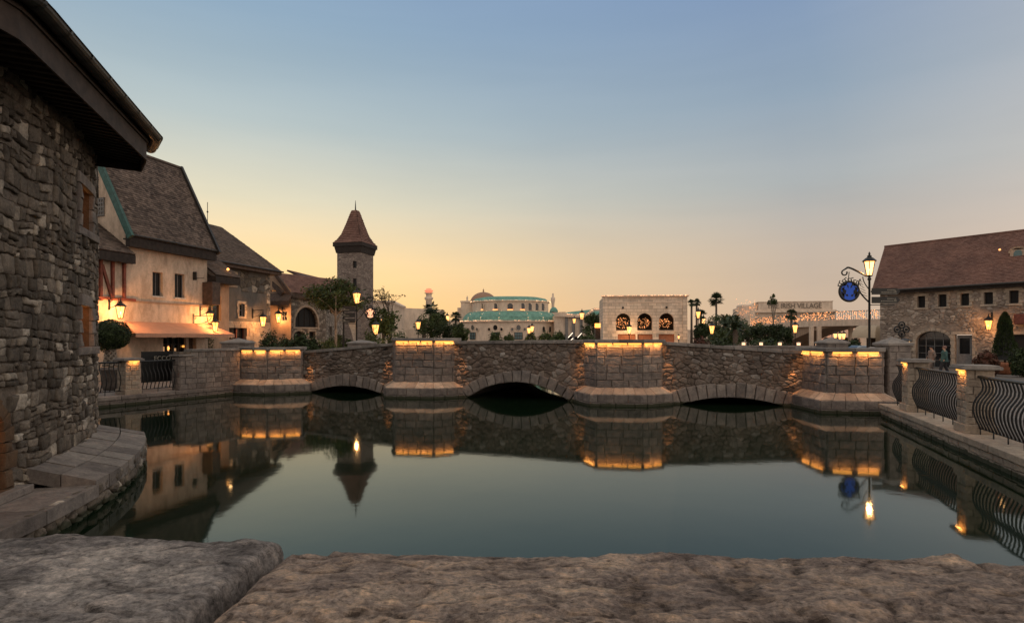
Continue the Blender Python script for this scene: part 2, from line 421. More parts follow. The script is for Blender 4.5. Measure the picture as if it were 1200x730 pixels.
M['black'] = m_plain('black', (.006, .006, .006), .5, bs=0)
M['glass_dark'] = m_plain('glass_dark', (.01, .012, .014), .06, var=.1, bs=0, spec=.8)
M['glass_teal'] = m_plain('glass_teal', (.05, .12, .13), .1, bs=0, spec=.8)
M['frame_white'] = m_plain('frame_white', (.5, .47, .42), .6)
M['frame_grey'] = m_plain('frame_grey', (.2, .19, .18), .6)
M['terracotta'] = m_plain('terracotta', (.42, .17, .09), .8)
M['emit_strip'] = m_emit('emit_strip', (1, .42, .07), 1.9)
M['emit_lamp'] = m_glow('emit_lamp', (1, .40, .10), 1.5)
M['emit_lamp_y'] = m_glow('emit_lamp_y', (1, .38, .07), 1.5)
M['emit_fairy'] = m_emit('emit_fairy', (1, .38, .13), 2.0)
M['emit_fairy_w'] = m_emit('emit_fairy_w', (1, .55, .3), 2.2)
M['emit_win'] = m_emit('emit_win', (1, .42, .12), .3)
M['emit_shop'] = m_emit('emit_shop', (1, .55, .25), .35)
M['emit_red'] = m_emit('emit_red', (1, .3, .16), .7)
M['emit_white'] = m_emit('emit_white', (1, .85, .65), 1.6)
M['leaf_dark'] = m_leaf('leaf_dark', (.012, .02, .008), (.05, .075, .022))
M['leaf_mid'] = m_leaf('leaf_mid', (.025, .04, .012), (.09, .12, .035))
M['leaf_palm'] = m_leaf('leaf_palm', (.02, .035, .018), (.07, .1, .05))
M['leaf_red'] = m_leaf('leaf_red', (.04, .03, .02), (.14, .05, .03))
M['bark'] = m_plain('bark', (.11, .085, .065), .9, var=.5, sc_=9, bs=.6)
M['bark_pale'] = m_plain('bark_pale', (.3, .25, .2), .9, var=.4, sc_=9, bs=.6)
M['skin'] = m_plain('skin', (.45, .27, .19), .6, var=.05, bs=0)
M['cloth_teal'] = m_plain('cloth_teal', (.05, .11, .11), .9, var=.1)
M['cloth_pink'] = m_plain('cloth_pink', (.22, .13, .11), .9, var=.1)
M['cloth_taupe'] = m_plain('cloth_taupe', (.2, .16, .14), .9, var=.1)
M['cloth_dark'] = m_plain('cloth_dark', (.03, .03, .035), .9, var=.1)
M['car_paint'] = m_plain('car_paint', (.5, .6, .7), .25, var=.02, bs=0, spec=.6)
M['rubber'] = m_plain('rubber', (.02, .02, .02), .8)
M['sign_blue'] = m_emit('sign_blue', (.01, .07, .42), .26)
M['sign_warm'] = m_emit('sign_warm', (1, .5, .28), 1.0)
M['sign_board'] = m_plain('sign_board', (.03, .028, .025), .5)
M['lettering'] = m_plain('lettering', (.3, .27, .22), .6)
M['letter_dark'] = m_plain('letter_dark', (.2, .155, .12), .6)

def light_point(loc, p, c=(1, .52, .2), r=.1):
    l = bpy.data.lights.new('lamp_light', 'POINT'); l.energy = p; l.color = c; l.shadow_soft_size = r
    o = bpy.data.objects.new('lamp_light', l); o.location = loc; col.objects.link(o); return o
def light_spot(loc, target, ang, p, c=(1, .38, .1)):
    l = bpy.data.lights.new('washer_light', 'SPOT'); l.energy = p; l.color = c; l.spot_size = R(ang); l.spot_blend = .8; l.shadow_soft_size = .03
    o = bpy.data.objects.new('washer_light', l); o.location = loc; o.rotation_euler = (Vector(loc)-Vector(target)).to_track_quat('Z', 'Y').to_euler(); col.objects.link(o); return o
def light_area(loc, d, sx, sy, p, c=(1, .38, .09), up=None):
    l = bpy.data.lights.new('strip_light', 'AREA'); l.shape = 'RECTANGLE'; l.size = sx; l.size_y = sy; l.energy = p; l.color = c
    o = bpy.data.objects.new('strip_light', l)
    z = -Vector(d).normalized(); x = Vector(up).normalized(); y = z.cross(x).normalized(); x = y.cross(z)
    o.matrix_world = Matrix(((x.x, y.x, z.x, loc[0]), (x.y, y.y, z.y, loc[1]), (x.z, y.z, z.z, loc[2]), (0, 0, 0, 1)))
    col.objects.link(o); return o

# ------------------------------------------------------------------ walls with openings
def holed(mb, fr, u0, u1, z0, z1, holes, w=0.0, rev=.22, t=.5, m=0):
    """front skin of a wall with real openings; holes: (ua, ub, za, zb, arched)"""
    us = sorted(set([u0, u1] + [a for h in holes for a in (h[0], h[1])])); zs = sorted(set([z0, z1] + [a for h in holes for a in (h[2], h[3])]))
    us = [u for u in us if u0 <= u <= u1]; zs = [z for z in zs if z0 <= z <= z1]
    for i in range(len(us)-1):
        for j in range(len(zs)-1):
            cu = (us[i]+us[i+1])/2; cz = (zs[j]+zs[j+1])/2
            if any(h[0] < cu < h[1] and h[2] < cz < h[3] for h in holes): continue
            mb.quad(fr.p(us[i], w, zs[j]), fr.p(us[i+1], w, zs[j]), fr.p(us[i+1], w, zs[j+1]), fr.p(us[i], w, zs[j+1]), t, m)
    for h in holes:
        a, b, c, d = h[:4]; rz = h[4] if len(h) > 4 else 0
        e = d - rz      # springing height
        mb.quad(fr.p(a, w, c), fr.p(a, w-rev, c), fr.p(a, w-rev, e), fr.p(a, w, e), t, m)
        mb.quad(fr.p(b, w-rev, c), fr.p(b, w, c), fr.p(b, w, e), fr.p(b, w-rev, e), t, m)
        mb.quad(fr.p(a, w-rev, c), fr.p(a, w, c), fr.p(b, w, c), fr.p(b, w-rev, c), t, m)
        if rz:
            N = 12; mid = (a+b)/2; hw = (b-a)/2
            arc = [(mid - hw*cos(pi*k/N), e + rz*sin(pi*k/N)) for k in range(N+1)]
            for k in range(N):
                p, q = arc[k], arc[k+1]
                mb.quad(fr.p(p[0], w, p[1]), fr.p(q[0], w, q[1]), fr.p(q[0], w, d), fr.p(p[0], w, d), t, m)
                mb.quad(fr.p(p[0], w, p[1]), fr.p(p[0], w-rev, p[1]), fr.p(q[0], w-rev, q[1]), fr.p(q[0], w, q[1]), t, m)
        else:
            mb.quad(fr.p(a, w, d), fr.p(a, w-rev, d), fr.p(b, w-rev, d), fr.p(b, w, d), t, m)
def window(parent, fr, h, w, nx=2, ny=3, fm='frame_white', gm='glass_dark', rev=.18, bw=.05):
    a, b, c, d = h[:4]; rz = h[4] if len(h) > 4 else 0
    g = MB(); g.quad(fr.p(a, w-rev, c), fr.p(b, w-rev, c), fr.p(b, w-rev, d), fr.p(a, w-rev, d))
    k = MB(); w0 = w-rev+.003; w1 = w-rev+.05
    for x in (a, b-bw): k.box(x, x+bw, w0, w1, c, d, fr)
    for z in (c, d-bw): k.box(a+bw, b-bw, w0, w1-.004, z, z+bw, fr)
    for i in range(1, nx): x = a+(b-a)*i/nx; k.box(x-bw*.3, x+bw*.3, w0, w1-.01, c+bw, d-bw, fr)
    for i in range(1, ny): z = c+(d-c)*i/ny; k.box(a+bw, b-bw, w0, w1-.015, z-bw*.25, z+bw*.25, fr)
    o = obj('window', k, M[fm], parent); p = obj('pane', g, M[gm], o); return o
def surround(mb, fr, h, w, bw=.18, dep=.05, tt=(.3, .9)):
    a, b, c, d = h[:4]; rz = h[4] if len(h) > 4 else 0; e = d-rz
    z = c; k = 0
    while z < e-.01:
        hh = min(.24, e-z)
        if e-z-hh < .1: hh = e-z
        x = bw*(1.25 if k % 2 else .85)
        for P in ([(a-x, z), (a, z), (a, z+hh), (a-x, z+hh)], [(b, z), (b+x, z), (b+x, z+hh), (b, z+hh)]):
            stone(mb, P, lambda u, v, q: fr.p(u, w+q, v), .012, dep, .015, .003, random.uniform(*tt))
        z += hh; k += 1
    stone(mb, [(a-bw, c-.14), (b+bw, c-.14), (b+bw, c), (a-bw, c)], lambda u, v, q: fr.p(u, w+q, v), .01, dep*1.4, .015, .003, random.uniform(*tt))
    if rz:
        N = 11; mid = (a+b)/2; hw = (b-a)/2
        for i in range(N):
            t0 = pi*i/N; t1 = pi*(i+1)/N
            P = [(mid-hw*cos(t0), e+rz*sin(t0)), (mid-(hw+bw)*cos(t0), e+(rz+bw)*sin(t0)), (mid-(hw+bw)*cos(t1), e+(rz+bw)*sin(t1)), (mid-hw*cos(t1), e+rz*sin(t1))]
            stone(mb, P, lambda u, v, q: fr.p(u, w+q, v), .012, dep, .015, .003, random.uniform(*tt), sub=0)
    else:
        stone(mb, [(a-bw, d), (b+bw, d), (b+bw, d+.2), (a-bw, d+.2)], lambda u, v, q: fr.p(u, w+q, v), .01, dep, .015, .003, random.uniform(*tt))

# ------------------------------------------------------------------ lamps
def lantern(name, c, s, parent, em='emit_lamp', hang=False):
    """tapered six-sided street lantern: glass, ribs, cap; c = centre of its base, s = height of the glass"""
    g = MB(); g.lathe(c, [(.17*s, 0), (.34*s, .9*s)], 6)
    k = MB()
    for i in range(6):
        a = 2*pi*i/6
        k.bar((c[0]+.18*s*cos(a), c[1]+.18*s*sin(a), c[2]), (c[0]+.355*s*cos(a), c[1]+.355*s*sin(a), c[2]+.92*s), .035*s)
    k.lathe(c, [(.2*s, -.06*s), (.2*s, 0)], 6)
    k.lathe(c, [(.4*s, .9*s), (.42*s, .95*s), (.25*s, 1.12*s), (.13*s, 1.2*s), (.13*s, 1.3*s), (.05*s, 1.34*s), (.07*s, 1.42*s), (.02*s, 1.55*s)], 12)
    o = obj('lantern', k, M['iron'], parent); obj('glass', g, M[em], o); return o
def street_lamp(px, py, d, label, s=.6, power=30, arm=None, em='emit_lamp', base=.4, group='street lamps around the square', post_s=1.0):
    x = X(px, d); z = Z(py, d) - .4*s
    t = thing('street_lamp', label, 'street lamp', (x, d, base), group)
    k = MB(); r = .045*post_s
    k.lathe((x, d, base), [(r*2.6, 0), (r*2.6, .15), (r*1.9, .2), (r*1.6, .7), (r*2.0, .75), (r*1.2, .82), (r, 1.0), (r*.85, z-base-.25), (r*1.5, z-base-.22), (r*1.5, z-base-.17), (r*.9, z-base-.1), (r*1.6, z-base)], 12)
    obj('post', k, M['iron'], t, True)
    lantern('lantern', (x, d, z), s, t, em)
    if power: light_point((x, d, z + .45*s), power, r=.12*s)
    return t

# ------------------------------------------------------------------ vegetation
def leaves(mb, c, rad, n, size, clumps=14, hole=.0, squash=1.0, seed=0, t0=(0, 1)):
    rnd = random.Random(seed); C = []
    for i in range(clumps):
        a = rnd.uniform(0, 2*pi); z = rnd.uniform(-1, 1); q = sqrt(1-z*z); rr = rnd.uniform(.45, .95)
        C.append((c[0]+rad[0]*q*cos(a)*rr, c[1]+rad[1]*q*sin(a)*rr, c[2]+rad[2]*z*rr, rnd.uniform(.25, .5), rnd.uniform(*t0)))
    for i in range(n):
        k = C[rnd.randrange(len(C))]
        g = Vector((rnd.gauss(0, 1), rnd.gauss(0, 1), rnd.gauss(0, 1))).normalized() * (rnd.random()**.4) * k[3]
        p = Vector((k[0]+g.x*rad[0], k[1]+g.y*rad[1], k[2]+g.z*rad[2]))
        nrm = Vector((rnd.gauss(0, 1), rnd.gauss(0, 1), rnd.gauss(.4, 1))).normalized(); u = nrm.orthogonal().normalized(); v = nrm.cross(u)
        s = size*rnd.uniform(.6, 1.4); t = min(1, max(0, k[4]*.5 + rnd.random()*.5))
        mb.add([p-u*s, p-v*s*.45, p+u*s, p+v*s*.45], [(0, 1, 2, 3)], t)
def shell(mb, c, rad, n, size, seed=0, lump=.12):
    rnd = random.Random(seed)
    for i in range(n):
        g = Vector((rnd.gauss(0, 1), rnd.gauss(0, 1), rnd.gauss(0, 1))).normalized(); k = (1-.28*rnd.random()**1.5)*(1+lump*noise.noise(g*2.3+Vector((seed, 0, 0)))*2)
        p = Vector((c[0]+g.x*rad[0]*k, c[1]+g.y*rad[1]*k, c[2]+g.z*rad[2]*k)); nrm = (g+Vector((rnd.gauss(0, .7), rnd.gauss(0, .7), rnd.gauss(0, .7)))).normalized(); u = nrm.orthogonal().normalized()
        u.rotate(Matrix.Rotation(rnd.uniform(0, 6.28), 3, nrm)); v = nrm.cross(u); s = size*rnd.uniform(.6, 1.4)
        mb.add([p-u*s, p-v*s*.45, p+u*s, p+v*s*.45], [(0, 1, 2, 3)], min(1, max(0, .5+.6*noise.noise(g*3)+rnd.uniform(-.3, .3))))
def tree(px, d, y_top, y_bot, wpx, label, mt='leaf_mid', n=2500, size=.12, name='tree', cat='tree', base=.4, trunk_r=.12, group=None, clumps=16, seed=1, bark='bark', lean=0.0, depth=None):
    x = X(px, d); zt = Z(y_top, d); zb = max(base+.05, Z(y_bot, d)); cz = (zt+zb)/2; rz = (zt-zb)/2; rx = wpx/2/F*d
    t = thing(name, label, cat, (x, d, base), group)
    rnd = random.Random(seed)
    k = MB(); tx = x + lean
    k.tube([(tx, d, base-.1), (tx*.7+x*.3+.05, d, base+(cz-base)*.5), (x, d, cz+rz*.3)], [trunk_r, trunk_r*.75, trunk_r*.4], 8)
    for i in range(9):
        a = rnd.uniform(0, 2*pi); h = base+(cz-base)*rnd.uniform(.45, .95)
        q = (x+rx*.75*cos(a), d+rx*.6*sin(a), cz+rz*rnd.uniform(-.3, .7))
        k.tube([(x*.8+tx*.2, d, h), ((x+q[0])/2, (d+q[1])/2, (h+q[2])/2+.1*rz), q], [trunk_r*.5, trunk_r*.3, trunk_r*.12], 6)
    obj('trunk', k, M[bark], t, True)
    m = MB(); leaves(m, (x, d, cz), (rx, depth or rx*.85, rz), n, size, clumps, seed=seed)
    obj('crown', m, M[mt], t)
    return t
def bush(px, d, y_top, wpx, label, mt='leaf_dark', n=900, size=.07, base=.4, hh=None, seed=1, name='bush', cat='bush', group=None, dep=None):
    x = X(px, d); zt = Z(y_top, d); rz = (zt-base)/2; rx = wpx/2/F*d
    m = MB()
    leaves(m, (x, d, base+rz), (rx, dep or rx*.8, rz), n//3, size, max(10, int(wpx/2)), seed=seed); shell(m, (x, d, base+rz*.95), (rx*.92, (dep or rx*.8)*.92, rz*.95), int(n*1.6), size*1.35, seed, .3)
    k = MB(); k.tube([(x, d, base-.1), (x, d, base+rz*1.2)], [.05, .02], 6)
    t = thing(name, label, cat, (x, d, base), group)
    obj('foliage', m, M[mt], t); obj('stem', k, M['bark'], t)
    return t
def fan_palm(px, d, y_top, wpx, label, seed=1, base=.4, nf=34, group=None, lean=0.0):
    x = X(px, d); r = wpx/2/F*d; zc = Z(y_top, d) - r*.9; rnd = random.Random(seed)
    t = thing('palm_tree', label, 'palm tree', (x, d, base), group)
    k = MB(); k.tube([(x-lean, d, base-.1), (x-lean*.4, d, base+(zc-base)*.5), (x, d, zc)], [.22, .16, .14], 8)
    obj('trunk', k, M['bark'], t, True)
    m = MB()
    for i in range(nf):
        a = rnd.uniform(0, 2*pi); e = rnd.uniform(-1.0, 1.35); L = r*rnd.uniform(.3, .5)
        dr = Vector((cos(a)*cos(e), sin(a)*cos(e), sin(e))); hub = Vector((x, d, zc)) + dr*L
        m.tube([(x, d, zc), hub], [.03, .015], 4, .3)
        u = dr.cross(Vector((0, 0, 1)));  u = u.normalized() if u.length > .05 else Vector((1, 0, 0)); up = u.cross(dr)
        tt = rnd.random()
        for j in range(11):
            b = (j-5)/5*1.25; dd = (dr*cos(b) + u*sin(b)).normalized(); q = hub + dd*r*rnd.uniform(.5, .66) - Vector((0, 0, r*.10*abs(b)+r*.08))
            s = Vector(dd.cross(up)).normalized()*r*.06
            mid = hub + dd*r*.25
            m.add([hub, mid-s, q, mid+s], [(0, 1, 2, 3)], min(1, tt*.7+rnd.random()*.3))
    obj('crown', m, M['leaf_palm'], t)
    return t
def date_palm(px, d, y_top, wpx, y_hub, label, seed=1, base=.4, nf=26, group=None):
    x = X(px, d); r = wpx/2/F*d; zc = Z(y_hub, d); rise = Z(y_top, d)-zc; rnd = random.Random(seed)
    t = thing('palm_tree', label, 'palm tree', (x, d, base), group)
    k = MB(); k.tube([(x, d, base-.1), (x, d, zc)], [.3, .22], 8); obj('trunk', k, M['bark'], t, True)
    m = MB()
    for i in range(nf):
        a = rnd.uniform(0, 2*pi); e = rnd.uniform(.0, 1.35); prev = None
        for j in range(9):
            s = j/8; hx = r*s*cos(e*.8); hz = rise*(sin(e)*1.5*s - .75*s*s*(1.2-sin(e)*.4))
            p = Vector((x+hx*cos(a), d+hx*sin(a), zc+hz))
            if prev is not None:
                dr = (p-prev).normalized(); sd = dr.cross(Vector((0, 0, 1))).normalized()
                m.tube([prev, p], .02, 3, .3, cap=False)
                for g in (-1, 1):
                    for kk in range(3):
                        b0 = prev.lerp(p, kk/3); q = b0 + sd*g*r*.22*(1-s*.6) + dr*r*.14 - Vector((0, 0, r*.05))
                        w_ = dr*r*.022
                        m.add([b0-w_, q, b0+w_], [(0, 1, 2)], rnd.random())
            prev = p
    obj('crown', m, M['leaf_palm'], t)
    return t
# ================================================================== camera
cd = bpy.data.cameras.new('camera'); cam = bpy.data.objects.new('camera', cd); col.objects.link(cam); sc.camera = cam
cam.location = (0, 0, EYE); cam.rotation_euler = (R(90), 0, 0)
cd.sensor_width = 36; cd.lens = 20.0; cd.shift_y = (HY-365)/1200; cd.clip_start = .05; cd.clip_end = 4000

# ================================================================== water
m, nt, b = mat('pool_water')
v = coords(nt, 'Object', (1, 1, 1))
n0 = noi(nt, v, .35, 3, .5); cc = ramp(nt, n0, [(.3, (.004, .011, .005)), (.7, (.007, .017, .008))])
nt.links.new(cc, b.inputs['Base Color']); b.inputs['Roughness'].default_value = .045; b.inputs['IOR'].default_value = 1.45; b.inputs['Specular Tint'].default_value = (.45, .86, .64, 1)
n1 = noi(nt, v, 2.2, 3, .55); n2 = noi(nt, v, .5, 2, .5)
p = bump(nt, b, n1, .016, .05); bump(nt, b, n2, .03, .1, p)
M['water'] = m
w = MB(); w.quad((-60, -4, 0), (60, -4, 0), (60, 60, 0), (-60, 60, 0)); struct('water', w, M['water'])
w = MB(); w.quad((-60, -4, -1.5), (60, -4, -1.5), (60, 60, -1.5), (-60, 60, -1.5)); struct('pool_bed', w, M['black'])

# ================================================================== plan of the banks
GZ = .36
BW = [(-10.5, 26.7), (-3.2, 24.5), (4.25, 21.9), (10.75, 20.9)]      # water face of the bridge
LB = [(-19.5, 9.0), (-18.2, 13.5), (-14.9, 20.0), (-12.35, 25.2)]                    # water edge of the left bank
RB = [(11.85, 18.3), (9.05, 10.2), (7.5, 5.7), (6.9, 1.0), (6.8, -4)]
pool = [(-10.0, 0.9), (-19.5, .9)] + LB + [(-12.0, 27.5), (-10.9, 37), (-2, 36.5), (5, 35), (12.8, 31), (12.8, 18.3)] + RB[:4] + [(6.9, .9)]
bm = bmesh.new()
big = [(-1500, -60), (1500, -60), (1500, 3000), (-1500, 3000)]
eds = []
for loop in (big, pool):
    vs = [bm.verts.new((x, y, GZ)) for x, y in loop]
    for i in range(len(vs)): eds.append(bm.edges.new((vs[i], vs[(i+1) % len(vs)])))
bmesh.ops.triangle_fill(bm, edges=eds, use_beauty=True)
for f in bm.faces:
    if f.normal.z < 0: f.normal_flip()
me = bpy.data.meshes.new('ground'); bm.to_mesh(me); bm.free()
m, nt, b = mat('paving'); v = coords(nt)
br = nd(nt, 'ShaderNodeTexBrick'); br.inputs['Scale'].default_value = 1; br.inputs['Brick Width'].default_value = .6; br.inputs['Row Height'].default_value = .4
br.inputs['Mortar Size'].default_value = .012; br.inputs['Color1'].default_value = (.15, .13, .115, 1); br.inputs['Color2'].default_value = (.2, .175, .155, 1); br.inputs['Mortar'].default_value = (.06, .055, .05, 1)
nt.links.new(v, br.inputs['Vector'])
n1 = noi(nt, v, .7, 7, .65)
nt.links.new(mixc(nt, 1, br.outputs['Color'], ramp(nt, n1, [(.3, (.6, .6, .6)), (.7, (1.3, 1.3, 1.3))]), 'MULTIPLY'), b.inputs['Base Color'])
b.inputs['Roughness'].default_value = .8
me.materials.append(m); g = bpy.data.objects.new('ground', me); col.objects.link(g); g['kind'] = 'structure'

# ------------------------------------------------------------------ quays
def quay(name, pts, label, ztop, dep=.5, mt='ashlar_light', z1=None, hs=(.17, .21), right=False):
    t = thing(name, label, 'quay wall', (pts[0][0], pts[0][1], 0))
    S = MB(); C = MB(); Bk = MB()
    for i in range(len(pts)-1):
        a, c = pts[i], pts[i+1]; fr = Frame(a, (c[0]-a[0], c[1]-a[1])); L = math.dist(a, c)
        Bk.quad(fr.p(0, -.03, -1.4), fr.p(L, -.03, -1.4), fr.p(L, -.03, ztop-.1), fr.p(0, -.03, ztop-.1))
        ashlar_face(S, fr, 0, L, -.25, ztop-.14, -.03, hs, (.35, .6), rnd=.025, dep=.03)
        u = 0
        while u < L-.01:
            l = min(random.uniform(.8, 1.2), L-u)
            if L-u-l < .4: l = L-u
            C.box(u+.005, u+l-.005, -dep, .05+random.uniform(-.01, .01), ztop-.14, ztop+random.uniform(-.005, .006), fr, random.uniform(.2, .8)); u += l
    obj('wall', Bk, M['mortar'], t); obj('stonework', S, M[mt], t); obj('coping', C, M[mt], t, bevel=.015)
    return t
quay('quay_wall', RB, 'pale stone quay wall under the curved iron railings, right of the pool', .40, .75, right=True)
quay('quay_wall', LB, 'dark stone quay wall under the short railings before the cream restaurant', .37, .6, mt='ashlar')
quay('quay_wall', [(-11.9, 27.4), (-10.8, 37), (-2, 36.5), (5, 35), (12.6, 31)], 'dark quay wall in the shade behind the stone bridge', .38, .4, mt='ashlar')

# ================================================================== near parapet rocks
m, nt, b = mat('rock'); v = coords(nt); vs = coords(nt, 'Object', (.85, 1.35, 1.35))
n1 = noi(nt, vs, 3.0, 10, .68, .6); n2 = noi(nt, vs, 13, 8, .75, .8); n3 = noi(nt, v, 70, 6, .75); n4 = noi(nt, v, 1.3, 3, .5)
base = ramp(nt, n1, [(.3, (.26, .205, .18)), (.43, (.44, .35, .30)), (.56, (.58, .46, .38)), (.72, (.78, .62, .48))])
c = mixc(nt, .85, base, ramp(nt, n2, [(.35, (.42, .40, .42)), (.5, (.9, .9, .9)), (.62, (1.3, 1.2, 1.1))]), 'MULTIPLY')
c = mixc(nt, .8, c, ramp(nt, n3, [(.35, (.5, .5, .5)), (.6, (1.25, 1.25, 1.25))]), 'MULTIPLY')
n5 = noi(nt, vs, 26, 9, .8, 1.2)
c = mixc(nt, .9, c, ramp(nt, n5, [(.36, (.22, .2, .2)), (.46, (.9, .9, .9)), (.64, (1.25, 1.2, 1.15))]), 'MULTIPLY')
att = nd(nt, 'ShaderNodeAttribute', attribute_name='tint')
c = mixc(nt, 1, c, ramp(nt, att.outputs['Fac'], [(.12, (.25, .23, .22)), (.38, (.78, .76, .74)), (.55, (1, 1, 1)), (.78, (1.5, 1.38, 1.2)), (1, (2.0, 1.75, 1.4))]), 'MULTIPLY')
vein = ramp(nt, n2, [(.55, (0, 0, 0)), (.60, (.3, .3, .3)), (.65, (0, 0, 0))])
sepz = nt.nodes.new('ShaderNodeSeparateXYZ'); nt.links.new(v, sepz.inputs[0])
edge = ramp(nt, sepz.outputs[1], [(1.05, (1, 1, 1)), (1.0, (1, 1, 1))])
c = mixc(nt, vein, c, (.66, .48, .32))
nt.links.new(c, b.inputs['Base Color']); b.inputs['Roughness'].default_value = .85; b.inputs['Specular IOR Level'].default_value = .3
p = bump(nt, b, n2, .9, .02); p = bump(nt, b, n5, 1.0, .02, p); bump(nt, b, n3, .7, .005, p)
M['rock'] = m
M['rock_grey'] = m.copy(); M['rock_grey'].name = 'rock_grey'
hv = M['rock_grey'].node_tree; bs_ = hv.nodes['Principled BSDF']; lk = bs_.inputs['Base Color'].links[0].from_socket; hs = hv.nodes.new('ShaderNodeHueSaturation'); hs.inputs['Saturation'].default_value = .5; hs.inputs['Value'].default_value = .85; hv.links.new(lk, hs.inputs['Color']); hv.links.new(hs.outputs[0], bs_.inputs['Base Color'])
RT = 1.90   # top of the parapet
def rock(label, xl, xr, seed, top=RT, res=.0052, far=1.64, amp=1.0, prof=None, mt='rock', rzz=.06):
    """one big irregular capstone; xl, xr: functions y -> x of its sides"""
    rz = rzz; y0 = .45
    nb = int((far-y0)/res); nx = int((xr(1.2)-xl(1.2))/res); nx = min(nx, 760)
    P = MB(); H = .5
    side = 10
    rows = []; tints = []
    for j in range(-side, nb+1+side):
        row = []
        for i in range(-side, nx+1+side):
            fi = min(max(i, 0), nx)/nx; fj = min(max(j, 0), nb)/nb
            y = y0+(far-y0)*fj; x = xl(y)+(xr(y)-xl(y))*fi
            ei = min(fi*(xr(y)-xl(y)), (1-fi)*(xr(y)-xl(y)))/rz; ej = (1-fj)*(far-y0)/rz
            edgev = min(1, ei, ej); e = sqrt(max(0, 1-(1-max(0, edgev))**2))
            q = Vector((x+seed*7, y, seed*3.1))
            f1 = noise.fractal(q*2.2, 1.0, 2.1, 4); f2 = noise.fractal(Vector((x*8+seed, y*15, seed)), .85, 2.1, 5)
            rid = 1-abs(noise.noise(Vector((x*3.2+y*1.5+seed, y*6.5, 4+seed))))*2
            big_ = prof(x) if prof else 0
            nearf = min(1, max(0, (1.35-y)/.4))
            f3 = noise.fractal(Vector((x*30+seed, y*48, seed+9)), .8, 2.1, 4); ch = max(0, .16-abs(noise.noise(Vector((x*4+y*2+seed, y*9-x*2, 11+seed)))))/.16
            z = top - rz*(1-e) + .02*f1*amp + (.004+.008*nearf)*f2*amp + (.003+.004*nearf)*f3 + .02*max(0, rid-.72)*2*(.3+nearf)*amp - .014*ch*ch*(.25+nearf)*amp - .05*nearf*nearf
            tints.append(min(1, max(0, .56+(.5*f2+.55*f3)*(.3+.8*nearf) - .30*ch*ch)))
            if fj > .9: y += .07*noise.fractal(Vector((x*1.6+seed, 1.3, seed)), .9, 2, 4)*(fj-.9)/.1 + (big_)*(fj-.9)/.1
            if i < 0 or j < 0 or i > nx or j > nb:
                k = max(-i, -j, i-nx, j-nb, 0)/side
                z -= H*k**1.4; nn = .02*noise.noise(Vector((x*6, y*6, z*6+seed)))
                x += nn; y += nn
            row.append((x, y, z))
        rows.append(row)
    w_ = len(rows[0])
    vs_ = [p for r in rows for p in r]; fs = []
    for j in range(len(rows)-1):
        for i in range(w_-1): a = j*w_+i; fs.append((a, a+1, a+1+w_, a+w_))
    P.add(vs_, fs); P.t = [tints[f[0]] for f in fs]; o = obj('capstone', P, M[mt], None, True); tag(o, label, 'rock', 'rough capstones of the near parapet')
    return o
cut = lambda y: -.655 - (1.6-y)*.10
rock('grey flat capstone at the lower left, its right end cut on a slant', lambda y: -4.0, lambda y: cut(y)-.03, 1, top=RT+.006, far=1.70, amp=.8, mt='rock_grey', rzz=.035)
rock('long brown pitted capstone running across the middle foreground', lambda y: cut(y)+.02, lambda y: 1.27+(y-1.64)*-.12, 2, top=RT-.005, far=1.64, prof=lambda x: -.05*(x > -.62 and x < -.5) )
rock('short brown capstone in the lower right corner', lambda y: 1.30+(y-1.64)*-.12, lambda y: 3.6, 3, top=RT-.035, far=1.62)
w = MB()
fr = Frame((-12, 1.52), (1, 0)); w.box(-12, 9, .35, 1.50, -1.4, RT-.33)
t = thing('parapet_wall', 'rubble parapet wall carrying the rough capstones in the foreground', 'wall', (0, 1.5, 0))
obj('core', w, M['mortar'], t)
w = MB(); fr = Frame((-8, 1.50), (1, 0)); fr.n = Vector((0, 1))
for P in rubble(0, 15, -.3, 1.58, .4, .25): stone(w, P, lambda a, b_, c_: fr.p(a, c_, b_), .03, .06, .04, .01, tri_tint())
obj('stonework', w, M['bridge_rubble'], t, True)

# ================================================================== big round building on the left
TC = (-18.3, 5.0); TR = 11.8
def tp(th, r, z): return (TC[0]+r*cos(th), TC[1]+r*sin(th), z)
def tmap(u, v, w): return tp(u/TR, TR+w, v)       # u = arc length
D = R(1)*TR
holes = [(25.0*D, 29.3*D, 2.34, 3.07, 0), (25.0*D, 29.3*D, 4.45, 5.2, 0), (7.4*D, 12.3*D, .5, 1.66, .55)]
t = thing('round_building', 'big round rubble stone building with deep eaves, cut off by the left edge', 'building', (TC[0], TC[1], 0))
class CF:        # frame-like wrapper for the curved wall
    def p(s, u, w, z): return tmap(u, z, w)
cf = CF()
w = MB()
us = [R(a)*TR for a in range(-100, 181, 2)]
HU = [h[0] for h in holes]+[h[1] for h in holes]
class CFull: pass
# split long holed() call on a finely divided range so that it follows the curve
def holed_curve(mb, u0, u1, z0, z1, holes, step=.35, rev=.38):
    us = sorted(set([u0+(u1-u0)*i/int((u1-u0)/step) for i in range(int((u1-u0)/step)+1)] + [a for h in holes for a in (h[0], h[1])]))
    zs = sorted(set([z0, z1]+[a for h in holes for a in (h[2], h[3])]))
    for i in range(len(us)-1):
        for j in range(len(zs)-1):
            cu = (us[i]+us[i+1])/2; cz = (zs[j]+zs[j+1])/2
            if any(h[0] < cu < h[1] and h[2] < cz < h[3] for h in holes): continue
            mb.quad(tmap(us[i], zs[j], 0), tmap(us[i+1], zs[j], 0), tmap(us[i+1], zs[j+1], 0), tmap(us[i], zs[j+1], 0))
holed_curve(w, -10*D, 70*D, -1.4, 6.15, holes)
for i in range(70, 350, 4): w.quad(tp(R(i), TR, -1.4), tp(R(i+4), TR, -1.4), tp(R(i+4), TR, 6.15), tp(R(i), TR, 6.15))
